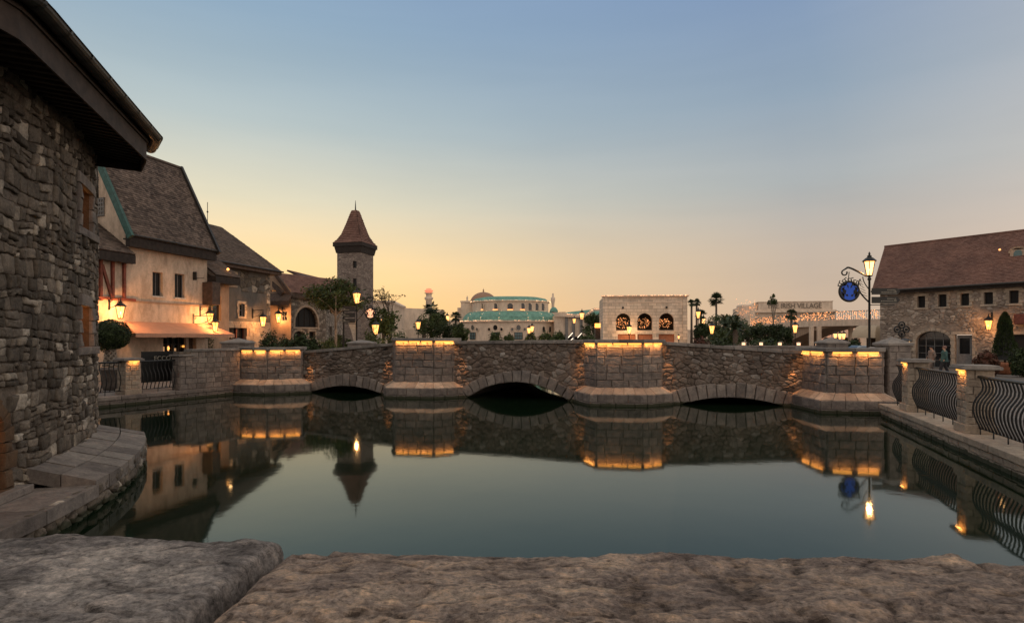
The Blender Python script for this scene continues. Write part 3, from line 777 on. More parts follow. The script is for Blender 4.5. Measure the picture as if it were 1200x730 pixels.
obj('wall', w, M['mortar'], t)
for h in holes:          # reveals
    q = MB(); holed(q, cf, h[0], h[1], h[2], h[3], [h], 0, .42); obj('reveal', q, M['wood_arch'], t)
w = MB()
def keep_t(P):
    c = cen(P)
    for h in holes:
        if h[0]-.2 < c[0] < h[1]+.2 and h[2]-.14 < c[1] < h[3]+.2: return False
        if any(h[0]-.08 < p[0] < h[1]+.08 and h[2]-.06 < p[1] < h[3]+.06 for p in P): return False
    return True
zw = lambda v: v + .028*v*v if v > 0 else v
for P in coursed(-6*D, 62*D, -.3, 5.2):
    P = [(p_[0], zw(p_[1])) for p_ in P]
    if keep_t(P): stone(w, P, tmap, .02, random.uniform(.02, .065), .02, .007, tri_tint(), .04, 3)
obj('stonework', w, M['tower_stone'], t, True)
w = MB()
for h in holes:
    w = MB(); surround(w, cf, h, 0, .2, .07, (.1, .6)); obj('window_surround', w, M['wood_arch' if h is holes[2] else 'skirt_slab'], t)
for k, h in enumerate(holes):
    g = MB(); g.quad(tmap(h[0], h[2], -.36), tmap(h[1], h[2], -.36), tmap(h[1], h[3], -.36), tmap(h[0], h[3], -.36))
    q = MB()
    for x in (h[0], h[1]-.05, (h[0]+h[1])/2-.02): q.box(x, x+.05, -.35, -.3, h[2], h[3], cf)
    for z in (h[2], h[3]-.05, h[2]*.55+h[3]*.45): q.box(h[0]+.05, h[1]-.05, -.345, -.31, z, z+.05, cf)
    o = obj('window', q, M['timber_brown'], t); obj('pane', g, M['emit_win'], o)
    c = tmap((h[0]+h[1])/2, h[3]-.15, -.2)
    light_point(c, (3.5, .8, 2.2)[k], (1, .42, .12), .04)
def tpe(th, r, z):      # the eaves run in straight lengths, not in a true circle
    k = cos(R(10.5))/cos(R((math.degrees(th)-7) % 21 - 10.5)); return tp(th, r*k if r > 3 else r, z)
# eaves: soffit, fascia, gutter, tiles
RE = 12.72; NS = 142
def ring(mb, prof, a0=-110, a1=31.8, n=NS, t=.5, jt=False):
    for i in range(n):
        A = R(a0+(a1-a0)*i/n); B = R(a0+(a1-a0)*(i+1)/n)
        for (r0, z0), (r1, z1) in zip(prof[:-1], prof[1:]): mb.quad(tpe(A, r0, z0), tpe(B, r0, z0), tpe(B, r1, z1), tpe(A, r1, z1), random.random() if jt else t)
w = MB(); ring(w, [(TR-.1, 6.22), (RE-.02, 6.1)])
for i in range(0, 110): 
    a = R(-67+i*.9); w.hexa([tpe(a-.003, TR, 6.1), tpe(a+.003, TR, 6.1), tpe(a+.003, RE-.05, 6.02), tpe(a-.003, RE-.05, 6.02), tpe(a-.003, TR, 6.22), tpe(a+.003, TR, 6.22), tpe(a+.003, RE-.05, 6.11), tpe(a-.003, RE-.05, 6.11)])
obj('soffit', w, M['timber_dark'], t)
w = MB(); ring(w, [(RE, 5.92), (RE+.03, 5.92), (RE+.03, 6.25), (RE+.06, 6.25), (RE+.06, 6.32)]); ring(w, [(RE, 5.92), (RE-.02, 6.3)])
obj('fascia', w, M['timber_eave'], t)
w = MB(); gp = [(RE+.06, 6.3)] + [(RE+.17+.11*cos(a), 6.4+.10*sin(a)) for a in [pi+pi*k/8 for k in range(9)]] + [(RE+.29, 6.41), (RE+.30, 6.4)]
ring(w, gp)
obj('gutter', w, M['gutter'], t, True)
w = MB()
for a in range(-20, 31, 3): 
    A = R(a)
    for k in range(8):
        f0 = pi+pi*k/8; f1 = pi+pi*(k+1)/8
        w.quad(tpe(A-.0018, RE+.17+.125*cos(f0), 6.4+.115*sin(f0)), tpe(A+.0018, RE+.17+.125*cos(f0), 6.4+.115*sin(f0)), tpe(A+.0018, RE+.17+.125*cos(f1), 6.4+.115*sin(f1)), tpe(A-.0018, RE+.17+.125*cos(f1), 6.4+.115*sin(f1)))
obj('gutter_bracket', w, M['iron'], t)
w = MB(); r = RE+.12; z = 6.42
for k in range(40):
    r2 = r-.16; z2 = z+.14; n = int(2*pi*r/.26); 
    off = (k % 2)*.5
    for i in range(n):
        a = 2*pi*(i+off)/n; bq = 2*pi*(i+1+off)/n-.0006; lift = random.uniform(.02, .034)
        if not (-1.2 < (a+pi) % (2*pi)-pi < R(31.8)-2*pi/n): continue
        if k > 12 and i % 1: continue
        w.quad(tpe(a, r, z+lift), tpe(bq, r, z+lift), tpe(bq, r2, z2+.008), tpe(a, r2, z2+.008), random.random())
        w.quad(tpe(a, r, z-.01), tpe(bq, r, z-.01), tpe(bq, r, z+lift), tpe(a, r, z+lift), random.random())
    r, z = r2, z2
    if r < 1: break
q = MB(); ring(q, [(RE+.1, 6.41), (.5, 6.41+(RE-.4)*.875)])
q.poly([tpe(R(31.8), TR-.6, 5.95), tpe(R(31.8), RE, 5.92), tpe(R(31.8), RE+.06, 6.3), tpe(R(31.8), RE+.10, 6.41), tpe(R(31.8), TR-.6, 6.41+(RE+.1-TR+.6)*.875)])
q.hexa([tpe(R(31.8), TR-.1, 5.90), tpe(R(31.8), RE+.02, 5.90), tpe(R(31.95), RE+.02, 5.90), tpe(R(31.95), TR-.1, 5.90), tpe(R(31.8), TR-.1, 6.28), tpe(R(31.8), RE+.05, 6.28), tpe(R(31.95), RE+.05, 6.28), tpe(R(31.95), TR-.1, 6.28)])
for i in range(30, 250, 4): q.quad(tpe(R(i), TR+.0, 6.1), tpe(R(i+4), TR+.0, 6.1), tpe(R(i+4), .5, 6.41+(RE-.4)*.8), tpe(R(i), .5, 6.41+(RE-.4)*.8))
obj('roof_deck', q, M['timber_dark'], t)
M['tile_tint'] = m_stone('tile_tint', [(.09, .06, .05), (.15, .095, .075), (.2, .13, .1)], .5)
obj('roof', w, M['tile_tint'], t)
# stone skirt and landing
w = MB(); q = MB(); s = MB()
A0, A1 = 15.0, 37.0; n = 10
def zs(f): return .66+(.42-.66)*f
for k in range(n):
    a = A0+(A1-A0)*k/n; bq = A0+(A1-A0)*(k+1)/n-.13
    for (f0, f1) in ((0, .475), (.495, 1)):
        r0 = TR+.02+.86*f0; r1 = TR+.02+.86*f1; tt = random.uniform(.1, .95); lift = random.uniform(-.006, .012); sub = 4
        for j in range(sub):
            a_ = R(a+(bq-a)*j/sub); b_ = R(a+(bq-a)*(j+1)/sub)
            p = [tp(a_, r0, zs(f0)-.2), tp(b_, r0, zs(f0)-.2), tp(b_, r1, zs(f1)-.2), tp(a_, r1, zs(f1)-.2), tp(a_, r0, zs(f0)+lift), tp(b_, r0, zs(f0)+lift), tp(b_, r1, zs(f1)+lift), tp(a_, r1, zs(f1)+lift)]
            w.hexa(p, tt)
obj('skirt', w, M['skirt_slab'], t)
for k in range(5):    # landing slabs by the door
    a = -14+29*k/5; bq = a+29/5-.08; tt = random.uniform(.1, .7); sub = 4
    for j in range(sub):
        a_ = R(a+(bq-a)*j/sub); b_ = R(a+(bq-a)*(j+1)/sub)
        q.hexa([tp(a_, TR, .2), tp(b_, TR, .2), tp(b_, TR+.92, .2), tp(a_, TR+.92, .2), tp(a_, TR, .37), tp(b_, TR, .37), tp(b_, TR+.92, .37), tp(a_, TR+.92, .37)], tt)
obj('landing', q, M['skirt_slab'], t)
ru = TR+.84
for i in range(-14, 37): s.quad(tp(R(i), ru, -1.2), tp(R(i+1), ru, -1.2), tp(R(i+1), ru, .37), tp(R(i), ru, .37))
s.quad(tp(R(37), TR-.2, -1.2), tp(R(37), ru, -1.2), tp(R(37), ru, .42), tp(R(37), TR-.2, .64))
obj('plinth', s, M['mortar'], t)
s = MB()
for P in rubble(-12*D, 37*D, -.32, .385, .21, .175, .12, .38):
    stone(s, P, lambda u, v_, w_: tp(u/TR, ru+w_, v_), .02, random.uniform(.03, .06), .04, .01, tri_tint()*.8+.2, .03, 2)
e0 = tp(R(37), TR-.1, 0); e1 = tp(R(37), ru, 0); fe = Frame((e0[0], e0[1]), (e1[0]-e0[0], e1[1]-e0[1])); fe.n = Vector((cos(R(127)), sin(R(127))))
for P in rubble(0, .98, -.3, .42, .27, .2, .1, .4): stone(s, P, lambda u, v_, w_: fe.p(u, w_, v_), .03, .05, .04, .01, tri_tint())
obj('plinth_stonework', s, M['tower_stone'], t, True)
w = MB(); w.hexa([tp(R(8.2), TR+.0, .37), tp(R(14), TR+.0, .37), tp(R(14), TR+.22, .37), tp(R(8.2), TR+.22, .37), tp(R(8.2), TR+.0, .48), tp(R(14), TR+.0, .48), tp(R(14), TR+.22, .48), tp(R(8.2), TR+.22, .48)])
obj('door_step', w, M['skirt_slab'], t, bevel=.015)

# ================================================================== the bridge
bt = thing('stone_bridge', 'low rubble stone bridge with three flat arches across the pool', 'bridge', (0, 22.5, 0))
spans = []
def bz(px):      # parapet height along the bridge
    pts = [(355, 1.88), (455, 2.26), (540, 2.36), (685, 2.40), (775, 2.36), (935, 2.02)]
    for (a, za), (c, zc) in zip(pts[:-1], pts[1:]):
        if px <= c: 
            k = max(0, (px-a)/(c-a)); return za+(zc-za)*k
    return pts[-1][1]
AR = [(407.5, 40.5, 452.5, 438.0), (608, 58.5, 448, 434.0), (857, 57.5, 466, 447.5)]
WB = MB(); ST = MB(); VO = MB(); CP = MB(); UN = MB(); DK = MB()
for si in range(3):
    VO = MB()
    a, c = BW[si], BW[si+1]; fr = Frame(a, (c[0]-a[0], c[1]-a[1])); L = math.dist(a, c)
    pc, hpx, pcrown, pouter = AR[si]
    uc = fr.at(pc); ul = fr.at(pc-hpx); ur = fr.at(pc+hpx); uc = (ul+ur)/2; ha = (ur-ul)/2
    zc = fr.at(pc, pcrown)[1]; th = fr.at(pc, pouter)[1]-zc
    Rr = (ha*ha+zc*zc)/(2*zc); z0 = zc-Rr
    def ztop(u):
        q = fr.p(u, 0, 0); return bz(HX+F*q[0]/q[1]) - .12
    def arch(u): 
        d2 = Rr*Rr-(u-uc)**2
        return max(-1.3, z0+sqrt(d2)) if d2 > 0 else -1.3
    N = 60
    for i in range(N):
        u0 = L*i/N; u1 = L*(i+1)/N; WBk = -8.5
        A0_, A1_ = arch(u0), arch(u1)
        for wy in (0, WBk): WB.quad(fr.p(u0, wy, A0_), fr.p(u1, wy, A1_), fr.p(u1, wy, ztop(u1)), fr.p(u0, wy, ztop(u0)))
        WB.quad(fr.p(u0, 0, A0_), fr.p(u0, WBk, A0_), fr.p(u1, WBk, A1_), fr.p(u1, 0, A1_))
        for wa, wb in ((0, -.38), (WBk, WBk+.38)):
            WB.quad(fr.p(u0, wa, ztop(u0)), fr.p(u1, wa, ztop(u1)), fr.p(u1, wb, ztop(u1)), fr.p(u0, wb, ztop(u0)))
            WB.quad(fr.p(u0, wb, ztop(u0)-.8), fr.p(u1, wb, ztop(u1)-.8), fr.p(u1, wb, ztop(u1)), fr.p(u0, wb, ztop(u0)))
        DK.quad(fr.p(u0, -.38, ztop(u0)-.8), fr.p(u1, -.38, ztop(u1)-.8), fr.p(u1, WBk+.38, ztop(u1)-.8), fr.p(u0, WBk+.38, ztop(u0)-.8))
    zm = 2.3
    def mp(u, v_, w_): 
        zt = ztop(u); z = v_ if v_ < .3 else .3+(v_-.3)*(zt-.3)/(zm-.3); return fr.p(u, w_, z)
    for P in rubble(0, L, -.2, zm, .215, .15, .3, .46):
        ok = True
        for p_ in P+[cen(P)]:
            z = mp(p_[0], p_[1], 0)[2]
            if math.hypot(p_[0]-uc, z-z0) < Rr+th*.55 and abs(p_[0]-uc) < ha+.5: ok = False
        if ok: stone(ST, P, mp, .014, random.uniform(.015, .075), .05, .014, tri_tint()*.9+.05, .05, 2)
    tm = atan2(-.25-z0, math.sqrt(max(.01, Rr*Rr-(-.25-z0)**2))); half = pi/2-tm
    nv = max(9, int(2*half*(Rr+th/2)/.36)); nv += 1-nv % 2
    for k in range(nv):
        f0 = pi/2+half-2*half*k/nv; f1 = pi/2+half-2*half*(k+1)/nv; to = th*random.uniform(.88, 1.06)
        P = [(uc+Rr*cos(f0), z0+Rr*sin(f0)), (uc+Rr*cos(f1), z0+Rr*sin(f1)), (uc+(Rr+to)*cos(f1), z0+(Rr+to)*sin(f1)), (uc+(Rr+to)*cos(f0), z0+(Rr+to)*sin(f0))]
        P = [(p_[0], p_[1]-.0) for p_ in P]
        stone(VO, P, lambda a_, b_, c_: fr.p(a_, c_, b_), .02, .10*random.uniform(.9, 1.15), .03, .006, random.uniform(.15, 1.0))
    obj('arch_ring', VO, M['ashlar'], bt)
    for wy, s_ in ((0, 1), (-8.5, -1)):
        CP = MB()
        u = 0
        while u < L-.01:
            l = min(random.uniform(.7, 1.0), L-u)
            if L-u-l < .35: l = L-u
            ua, ub = u+.006, u+l-.006; j = random.uniform(-.008, .008); wa = wy+s_*.12+j; wb = wy-s_*.46
            if wa > wb: wa, wb = wb, wa
            CP.hexa([fr.p(ua, wa, ztop(ua)+.002), fr.p(ub, wa, ztop(ub)+.002), fr.p(ub, wb, ztop(ub)+.002), fr.p(ua, wb, ztop(ua)+.002), fr.p(ua, wa, ztop(ua)+.13+j), fr.p(ub, wa, ztop(ub)+.13+j), fr.p(ub, wb, ztop(ub)+.13+j), fr.p(ua, wb, ztop(ua)+.13+j)], random.uniform(.1, .9)); u += l
        obj('coping', CP, M['cap'], bt, bevel=.015)
obj('wall', WB, M['mortar_warm'], bt); obj('deck', DK, M['cap'], bt)
obj('stonework', ST, M['bridge_rubble'], bt, True); 

# piers: plan points as (px, depth) seen from the near bank, left to right
def pier(pts, ztop, lights, label, px_lights_group=None):
    body = [(X(p, d), d) for p, d in pts]
    t = obj('pier', *pier_core(body, ztop)[:1], M['mortar'], bt); 
    t['label'] = label
    core, S, B_, SL, C = pier_core.out
    obj('pier_stonework', S, M['ashlar'], t); obj('pier_base', B_, M['ashlar'], t); obj('pier_apron', SL, M['slab'], t); obj('pier_coping', C, M['cap'], t, bevel=.015)
    for fi, u0, u1 in lights:
        a, c = body[fi], body[fi+1]; fr = Frame(a, (c[0]-a[0], c[1]-a[1])); L = math.dist(a, c)
        e = MB(); ua, ub = u0*L, u1*L
        e.box(ua, ub, .045, .085, ztop-.185, ztop-.134, fr); obj('light_strip', e, M['emit_strip'], t)
        light_area(fr.p((ua+ub)/2, .10, ztop-.20), fr.p(0, -.42, -1)[0:0] or (Vector(fr.p(0, -.45, -1))-Vector(fr.p(0, 0, 0))), ub-ua, .04, (ub-ua)*6.5, up=(fr.e.x, fr.e.y, 0))
def offset_poly(b, d):
    out = []
    for i, p in enumerate(b):
        e = []
        if i > 0: v1 = Vector((p[0]-b[i-1][0], p[1]-b[i-1][1])).normalized(); e.append(Vector((v1.y, -v1.x)))
        if i < len(b)-1: v2 = Vector((b[i+1][0]-p[0], b[i+1][1]-p[1])).normalized(); e.append(Vector((v2.y, -v2.x)))
        if len(e) == 2: s_ = e[0]+e[1]; k = 2/max(.6, s_.dot(s_)); q = s_*k*d
        else: q = e[0]*d
        out.append((p[0]+q.x, p[1]+q.y))
    return out
def pier_core(body, ztop):
    if getattr(pier_core, 'key', None) == (tuple(body), ztop): return pier_core.out
    pier_core.key = (tuple(body), ztop)
    K = MB(); S = MB(); B_ = MB(); SL = MB(); C = MB()
    n = len(body); zb, zs_ = .43, .66; zt = ztop-.13
    base = offset_poly(body, .40); cap = offset_poly(body, .10); inn = offset_poly(body, -.45)
    for i in range(n-1):
        a, c = body[i], body[i+1]
        K.quad((*a, -1.3), (*c, -1.3), (*c, zt), (*a, zt)); ba, bc = base[i], base[i+1]
        K.quad((*ba, -1.3), (*bc, -1.3), (*bc, zb-.02), (*ba, zb-.02)); K.quad((*ba, zb-.02), (*bc, zb-.02), (*c, zs_-.02), (*a, zs_-.02))
        fr = Frame(a, (c[0]-a[0], c[1]-a[1])); L = math.dist(a, c)
        ashlar_face(S, fr, 0, L, zs_-.03, zt, 0, (.27, .33), (.38, .65), rnd=.025, dep=.04, rough=.008, gap=.02)
        fb = Frame(ba, (bc[0]-ba[0], bc[1]-ba[1])); Lb = math.dist(ba, bc)
        ashlar_face(B_, fb, 0, Lb, .12, zb-.01, 0, (.31, .32), (.35, .6), rnd=.02, dep=.03)
        ashlar_face(B_, fb, 0, Lb, -.3, .12, 0.02, (.42, .43), (.4, .7), rnd=.02, dep=.03)
        ns = max(1, round(Lb/.42))
        for k in range(ns):
            f0, f1 = k/ns+.004, (k+1)/ns-.004; lft = random.uniform(0, .015)
            P0 = Vector(ba).lerp(Vector(bc), f0); P1 = Vector(ba).lerp(Vector(bc), f1); Q0 = Vector(a).lerp(Vector(c), f0); Q1 = Vector(a).lerp(Vector(c), f1)
            SL.hexa([(*P0, zb-.10), (*P1, zb-.10), (*Q1, zs_-.12), (*Q0, zs_-.12), (*P0, zb+lft), (*P1, zb+lft), (*Q1, zs_+lft), (*Q0, zs_+lft)], random.random())
        ns = max(1, round(L/.8))
        for k in range(ns):
            f0, f1 = k/ns+.003, (k+1)/ns-.003
            P0 = Vector(cap[i]).lerp(Vector(cap[i+1]), f0); P1 = Vector(cap[i]).lerp(Vector(cap[i+1]), f1); Q0 = Vector(inn[i]).lerp(Vector(inn[i+1]), f0); Q1 = Vector(inn[i]).lerp(Vector(inn[i+1]), f1)
            C.hexa([(*P0, zt), (*P1, zt), (*Q1, zt), (*Q0, zt), (*P0, ztop), (*P1, ztop), (*Q1, ztop), (*Q0, ztop)], random.random())
    K.poly([(*p, zt-.004) for p in body])
    pier_core.out = (K, S, B_, SL, C); return pier_core.out
PIERS = [
 ([(281, 26.9), (283, 25.7), (313, 25.4), (353, 26.0), (357, 27.4)], 2.08, [(1, .05, .44), (1, .55, .95), (2, .08, .46), (2, .54, .95)], 'leftmost pier, low and wide'),
 ([(461, 25.1), (463, 24.1), (508, 23.8), (535, 24.3), (538, 25.0)], 2.50, [(1, .04, .34), (1, .38, .66), (1, .70, .97), (2, .06, .95)], 'second pier from the left'),
 ([(684, 22.5), (699, 21.35), (753, 21.15), (775, 21.6), (777, 22.4)], 2.44, [(0, .2, .95), (1, .03, .34), (1, .37, .66), (1, .69, .97), (2, .05, .45), (2, .53, .95)], 'pier right of the middle arch'),
 ([(935, 21.3), (969, 19.3), (1034, 19.05), (1036, 21.6)], 2.16, [(0, .12, .48), (0, .55, .92), (1, .1, .44), (1, .55, .92)], 'rightmost and widest pier'),
]
for P in PIERS: pier(*P)
# warm light on the bridge wall beside the piers: small brackets low on the pier flanks
def flank(px, z, pw=3.6):
    best = None
    for si in range(3):
        a, c = BW[si], BW[si+1]; fr = Frame(a, (c[0]-a[0], c[1]-a[1])); u = fr.at(px)
        if 0 <= u <= math.dist(a, c): best = (fr, u)
    fr, u = best
    light_spot(fr.p(u, .30, z), fr.p(u, .0, .75), 34, pw*14)
    k = MB(); k.box(u-.05, u+.05, .24, .36, z+.01, z+.09, fr); k.box(u-.015, u+.015, .05, .24, z+.05, z+.08, fr); obj('wall_washer', k, M['iron'], bt)
for px, z in ((364, 1.62), (455, 1.95), (543, 2.08), (679, 2.1), (783, 2.08), (928, 1.72)): flank(px, z)

# ------------------------------------------------------------------ gate posts with pyramid caps
def capped_post(px, d, wpx, y_top, y_eave, label, base=.36, cap_over=.07, mt='ashlar', grp='square stone posts with pyramid caps'):
    x = X(px, d); hw = wpx/2/F*d; ze = Z(y_eave, d); za = Z(y_top, d)
    t = thing('gate_post', label, 'post', (x, d, base), grp)
    k = MB(); k.box(x-hw, x+hw, d-hw, d+hw, base-.3, ze)
    S = MB()
    for o_, dr in (((x-hw, d-hw), (1, 0)), ((x-hw, d+hw), (0, -1)), ((x+hw, d-hw), (0, 1)), ((x+hw, d+hw), (-1, 0))):
        fr = Frame(o_, dr); nn = Vector((dr[1], -dr[0])); fr.n = nn
        ashlar_face(S, fr, 0, 2*hw, base, ze, 0, (.22, .26), (.4, .6), dep=.02, rnd=.015)
    obj('shaft', k, M['mortar'], t); obj('stonework', S, M[mt], t)
    c = MB(); o2 = hw+cap_over; h1 = .08
    c.add([(x-o2, d-o2, ze), (x+o2, d-o2, ze), (x+o2, d+o2, ze), (x-o2, d+o2, ze), (x-o2, d-o2, ze+h1), (x+o2, d-o2, ze+h1), (x+o2, d+o2, ze+h1), (x-o2, d+o2, ze+h1), (x, d, za)],
          [(3, 2, 1, 0), (0, 1, 5, 4), (1, 2, 6, 5), (2, 3, 7, 6), (3, 0, 4, 7), (4, 5, 8), (5, 6, 8), (6, 7, 8), (7, 4, 8)])
    obj('cap', c, M['cap'], t, bevel=.012)
    return t
capped_post(1046, 19.6, 25, 394.5, 405, 'tall square post with pyramid cap at the right end of the bridge', .1)
capped_post(975, 24.6, 24, 395, 403, 'pyramid capped post rising behind the rightmost bridge pier')
capped_post(279, 29.5, 26, 396, 402.5, 'pyramid capped post by the restaurant, at the left end of the bridge')
capped_post(424, 29.5, 26, 398, 403, 'low pyramid capped post peeping over the left part of the bridge')

# ------------------------------------------------------------------ right bank: pillars and railings
frR = Frame(RB[0], (RB[1][0]-RB[0][0], RB[1][1]-RB[0][1]))      # u runs towards the camera, n towards the pool
if frR.n.x > 0: frR.n = -frR.n
UA = frR.at(1056, w=-.12); UB = frR.at(1120, w=-.12)
PW = .52
def bank_pillar(fr, u, zt, label, lit=True, base=.40, pw=PW, w0=-.14, grp='square stone pillars between the railings', sl=(1,)):
    c = fr.p(u+pw/2, w0-pw/2, base)
    t = thing('pillar', label, 'pillar', c, grp)
    k = MB(); k.box(u+.02, u+pw-.02, w0-pw+.02, w0-.02, base-.1, zt-.1, fr); obj('shaft', k, M['mortar'], t)
    S = MB()
    cs = [((u, w0), (u+pw, w0)), ((u+pw, w0), (u+pw, w0-pw)), ((u+pw, w0-pw), (u, w0-pw)), ((u, w0-pw), (u, w0))]
    for (a, b_) in cs:
        A = fr.p(*a, 0); B = fr.p(*b_, 0); f2 = Frame((A[0], A[1]), (B[0]-A[0], B[1]-A[1])); mid = ((A[0]+B[0])/2, (A[1]+B[1])/2); cc_ = fr.p(u+pw/2, w0-pw/2, 0)
        f2.n = Vector((mid[0]-cc_[0], mid[1]-cc_[1])).normalized()
        ashlar_face(S, f2, 0, pw, base+.2, zt-.1, -.02, (.15, .19), (.2, .34), dep=.02, rnd=.015)
    obj('stonework', S, M['ashlar_light'], t)
    b_ = MB(); b_.box(u-.05, u+pw+.05, w0-pw-.05, w0+.05, base, base+.2, fr); obj('plinth', b_, M['ashlar_light'], t, bevel=.02)
    c_ = MB(); c_.box(u-.11, u+pw+.11, w0-pw-.11, w0+.11, zt-.1, zt-.03, fr); c_.box(u-.07, u+pw+.07, w0-pw-.07, w0+.07, zt-.03, zt, fr); obj('cap', c_, M['cap'], t, bevel=.02)
    if lit:
        e = MB(); e.box(u+pw*.2, u+pw*.9, w0+.01, w0+.05, zt-.135, zt-.105, fr); obj('light_strip', e, M['emit_strip'], t)
        light_area(fr.p(u+pw*.55, w0+.06, zt-.14), Vector(fr.p(0, -.4, -1))-Vector(fr.p(0, 0, 0)), .3, .04, 2.2, up=(fr.e.x, fr.e.y, 0))
    return t
def railing(fr, u0, u1, zt, w0, label, base=.40, grp='bellied black iron railings', sp=.15, belly=.13):
    t = thing('railing', label, 'railing', fr.p((u0+u1)/2, w0, base), grp)
    k = MB(); k.tube([fr.p(u0, w0, zt-.03), fr.p(u1, w0, zt-.03)], .032, 8); obj('top_rail', k, M['iron'], t)
    k = MB(); k.tube([fr.p(u0, w0, base+.14), fr.p(u1, w0, base+.14)], .016, 6); obj('bottom_rail', k, M['iron'], t)
    n = max(2, int((u1-u0)/sp)); first = None
    for i in range(n):
        u = u0+(u1-u0)*(i+.5)/n; H = zt-.05-base-.12
        pts = []
        for j in range(13):
            s = j/12; z = base+.13+H*s
            off = belly*(sin(pi*min(1, (1-s)*1.15))**1.6 if (1-s)*1.15 < 1 else 0)*.9 - .07*sin(pi*s)*(s > .5)*sin(2*pi*(s-.5))
            off = belly*max(0, sin(pi*min(1, s*1.25)))**1.2*(s < .8) - .055*max(0, sin(pi*(s-.55)/.45))*(s > .55)
            pts.append(fr.p(u, w0+off, z))
        q = MB(); q.tube(pts, .019, 6)
        if i % 4 == 0: q.tube([fr.p(u, w0, base-.02), fr.p(u, w0, base+.14)], .014, 6)
        obj('baluster', q, M['iron'], t, True)
    return t
UP0 = frR.at(1037, w=-.3)
bank_pillar(frR, UA, 1.90, 'farther stone pillar of the right bank, lit under its cap')
bank_pillar(frR, UB, 1.90, 'nearest stone pillar of the right bank, lit under its cap')
bank_pillar(frR, 2*UB-UA, 1.90, 'stone pillar of the right bank just outside the frame', lit=False)
railing(frR, .35, UA-.02, 1.68, -.36, 'short iron railing panel beside the right end of the bridge')
railing(frR, UA+PW+.02, UB-.02, 1.68, -.36, 'bellied iron railing panel between the two lit right pillars')
railing(frR, UB+PW+.02, 2*UB-UA-.02, 1.68, -.36, 'nearest iron railing panel, cut off by the right edge')

# ------------------------------------------------------------------ left bank
frL = Frame(LB[2], (LB[3][0]-LB[2][0], LB[3][1]-LB[2][1]))
if frL.n.x < 0: frL.n = -frL.n
ul = lambda px, w_=-.25: frL.at(px, w=w_)
bank_pillar(frL, ul(146), 1.74, 'pale pillar between the two short railings before the restaurant', base=.37, pw=ul(163)-ul(146)-.0, w0=-.2)
railing(frL, ul(100), ul(145), 1.62, -.42, 'left short railing panel, right behind the round building', base=.37, belly=.11)
railing(frL, ul(167), ul(208), 1.62, -.42, 'short railing panel in front of the black sign board', base=.37, belly=.11)
t = thing('bank_wall', 'ashlar parapet wall between the short railings and the bridge', 'wall', frL.p(ul(240), -.3, .37))
k = MB(); S = MB(); C = MB(); ua, ub = ul(209), ul(281)
k.box(ua, ub, -.6, -.2, .3, 1.93, frL); ashlar_face(S, frL, ua+.5, ub, .38, 1.93, -.2, (.19, .24), (.3, .45), dep=.025)
ashlar_face(S, frL, ua-.03, ua+.5, .38, 1.75, -.14, (.22, .27), (.25, .5), dep=.03)
f2 = Frame(frL.p(ua-.03, -.6, 0)[:2], (frL.n.x, frL.n.y)); f2.n = -frL.e
ashlar_face(S, f2, 0, .46, .38, 1.75, 0.0, (.22, .27), (.25, .5), dep=.03)
k.box(ua-.02, ua+.5, -.6, -.15, .3, 1.75, frL)
u = ua+.5
while u < ub-.01: l = min(.9, ub-u); C.box(u+.004, u+l-.004, -.66, -.12, 1.93, 2.03, frL, random.random()); u += l
C.box(ua-.12, ua+.58, -.7, -.05, 1.752, 1.82, frL)
obj('core', k, M['mortar'], t); obj('stonework', S, M['ashlar'], t); obj('coping', C, M['cap'], t, bevel=.012)
# ================================================================== village on the left bank
def roofslab(mb, ps, th=.10):      # ps: quad, upper surface; thickened downwards
    q = [Vector(p) for p in ps]; n = (q[1]-q[0]).cross(q[-1]-q[0]).normalized()
    if n.z < 0: n = -n
    lo = [p-n*th for p in q]; k = len(q)
    mb.add([tuple(p) for p in q+lo], [tuple(range(k)), tuple(reversed(range(k, 2*k)))] + [(i, i+k, (i+1) % k+k, (i+1) % k) for i in range(k)])
def tile_rows(mb, a, b, c, d, row=.17, wid=.24, lift=.025):
    """courses of single tiles on the slope a-b (eave) to d-c (ridge)"""
    a, b, c, d = map(Vector, (a, b, c, d)); n = (b-a).cross(d-a).normalized()
    if n.z < 0: n = -n
    L = ((d-a).length+(c-b).length)/2; nr = max(1, int(L/row))
    for j in range(nr):
        p0 = a.lerp(d, j/nr); p1 = b.lerp(c, j/nr); q0 = a.lerp(d, (j+1.15)/nr if j < nr-1 else 1); q1 = b.lerp(c, (j+1.15)/nr if j < nr-1 else 1)
        w_ = (p1-p0).length; k = max(1, int(w_/wid)); off = .5*(j % 2)/k
        for i in range(k+1):
            f0 = max(0, (i-.5*(j % 2))/k); f1 = min(1, (i+1-.5*(j % 2))/k)
            if f1-f0 < .1/k: continue
            f1 -= .03/k; li = lift*random.uniform(.6, 1.5)
            A = p0.lerp(p1, f0)+n*li; B = p0.lerp(p1, f1)+n*li*random.uniform(.8, 1.2); C = q0.lerp(q1, f1)+n*.002; D_ = q0.lerp(q1, f0)+n*.002
            t_ = random.random()
            mb.add([A, B, C, D_, A-n*li, B-n*li], [(0, 1, 2, 3), (4, 5, 1, 0)], t_)
M['tiles_a'] = m_stone('tiles_a', [(.085, .066, .058), (.135, .105, .09), (.18, .14, .12), (.21, .165, .14)], .6)
M['tiles_b'] = m_stone('tiles_b', [(.11, .085, .07), (.14, .108, .09), (.17, .13, .11)], .5)
M['tiles_r'] = m_stone('tiles_r', [(.18, .098, .078), (.21, .118, .094), (.24, .138, .11)], .35)

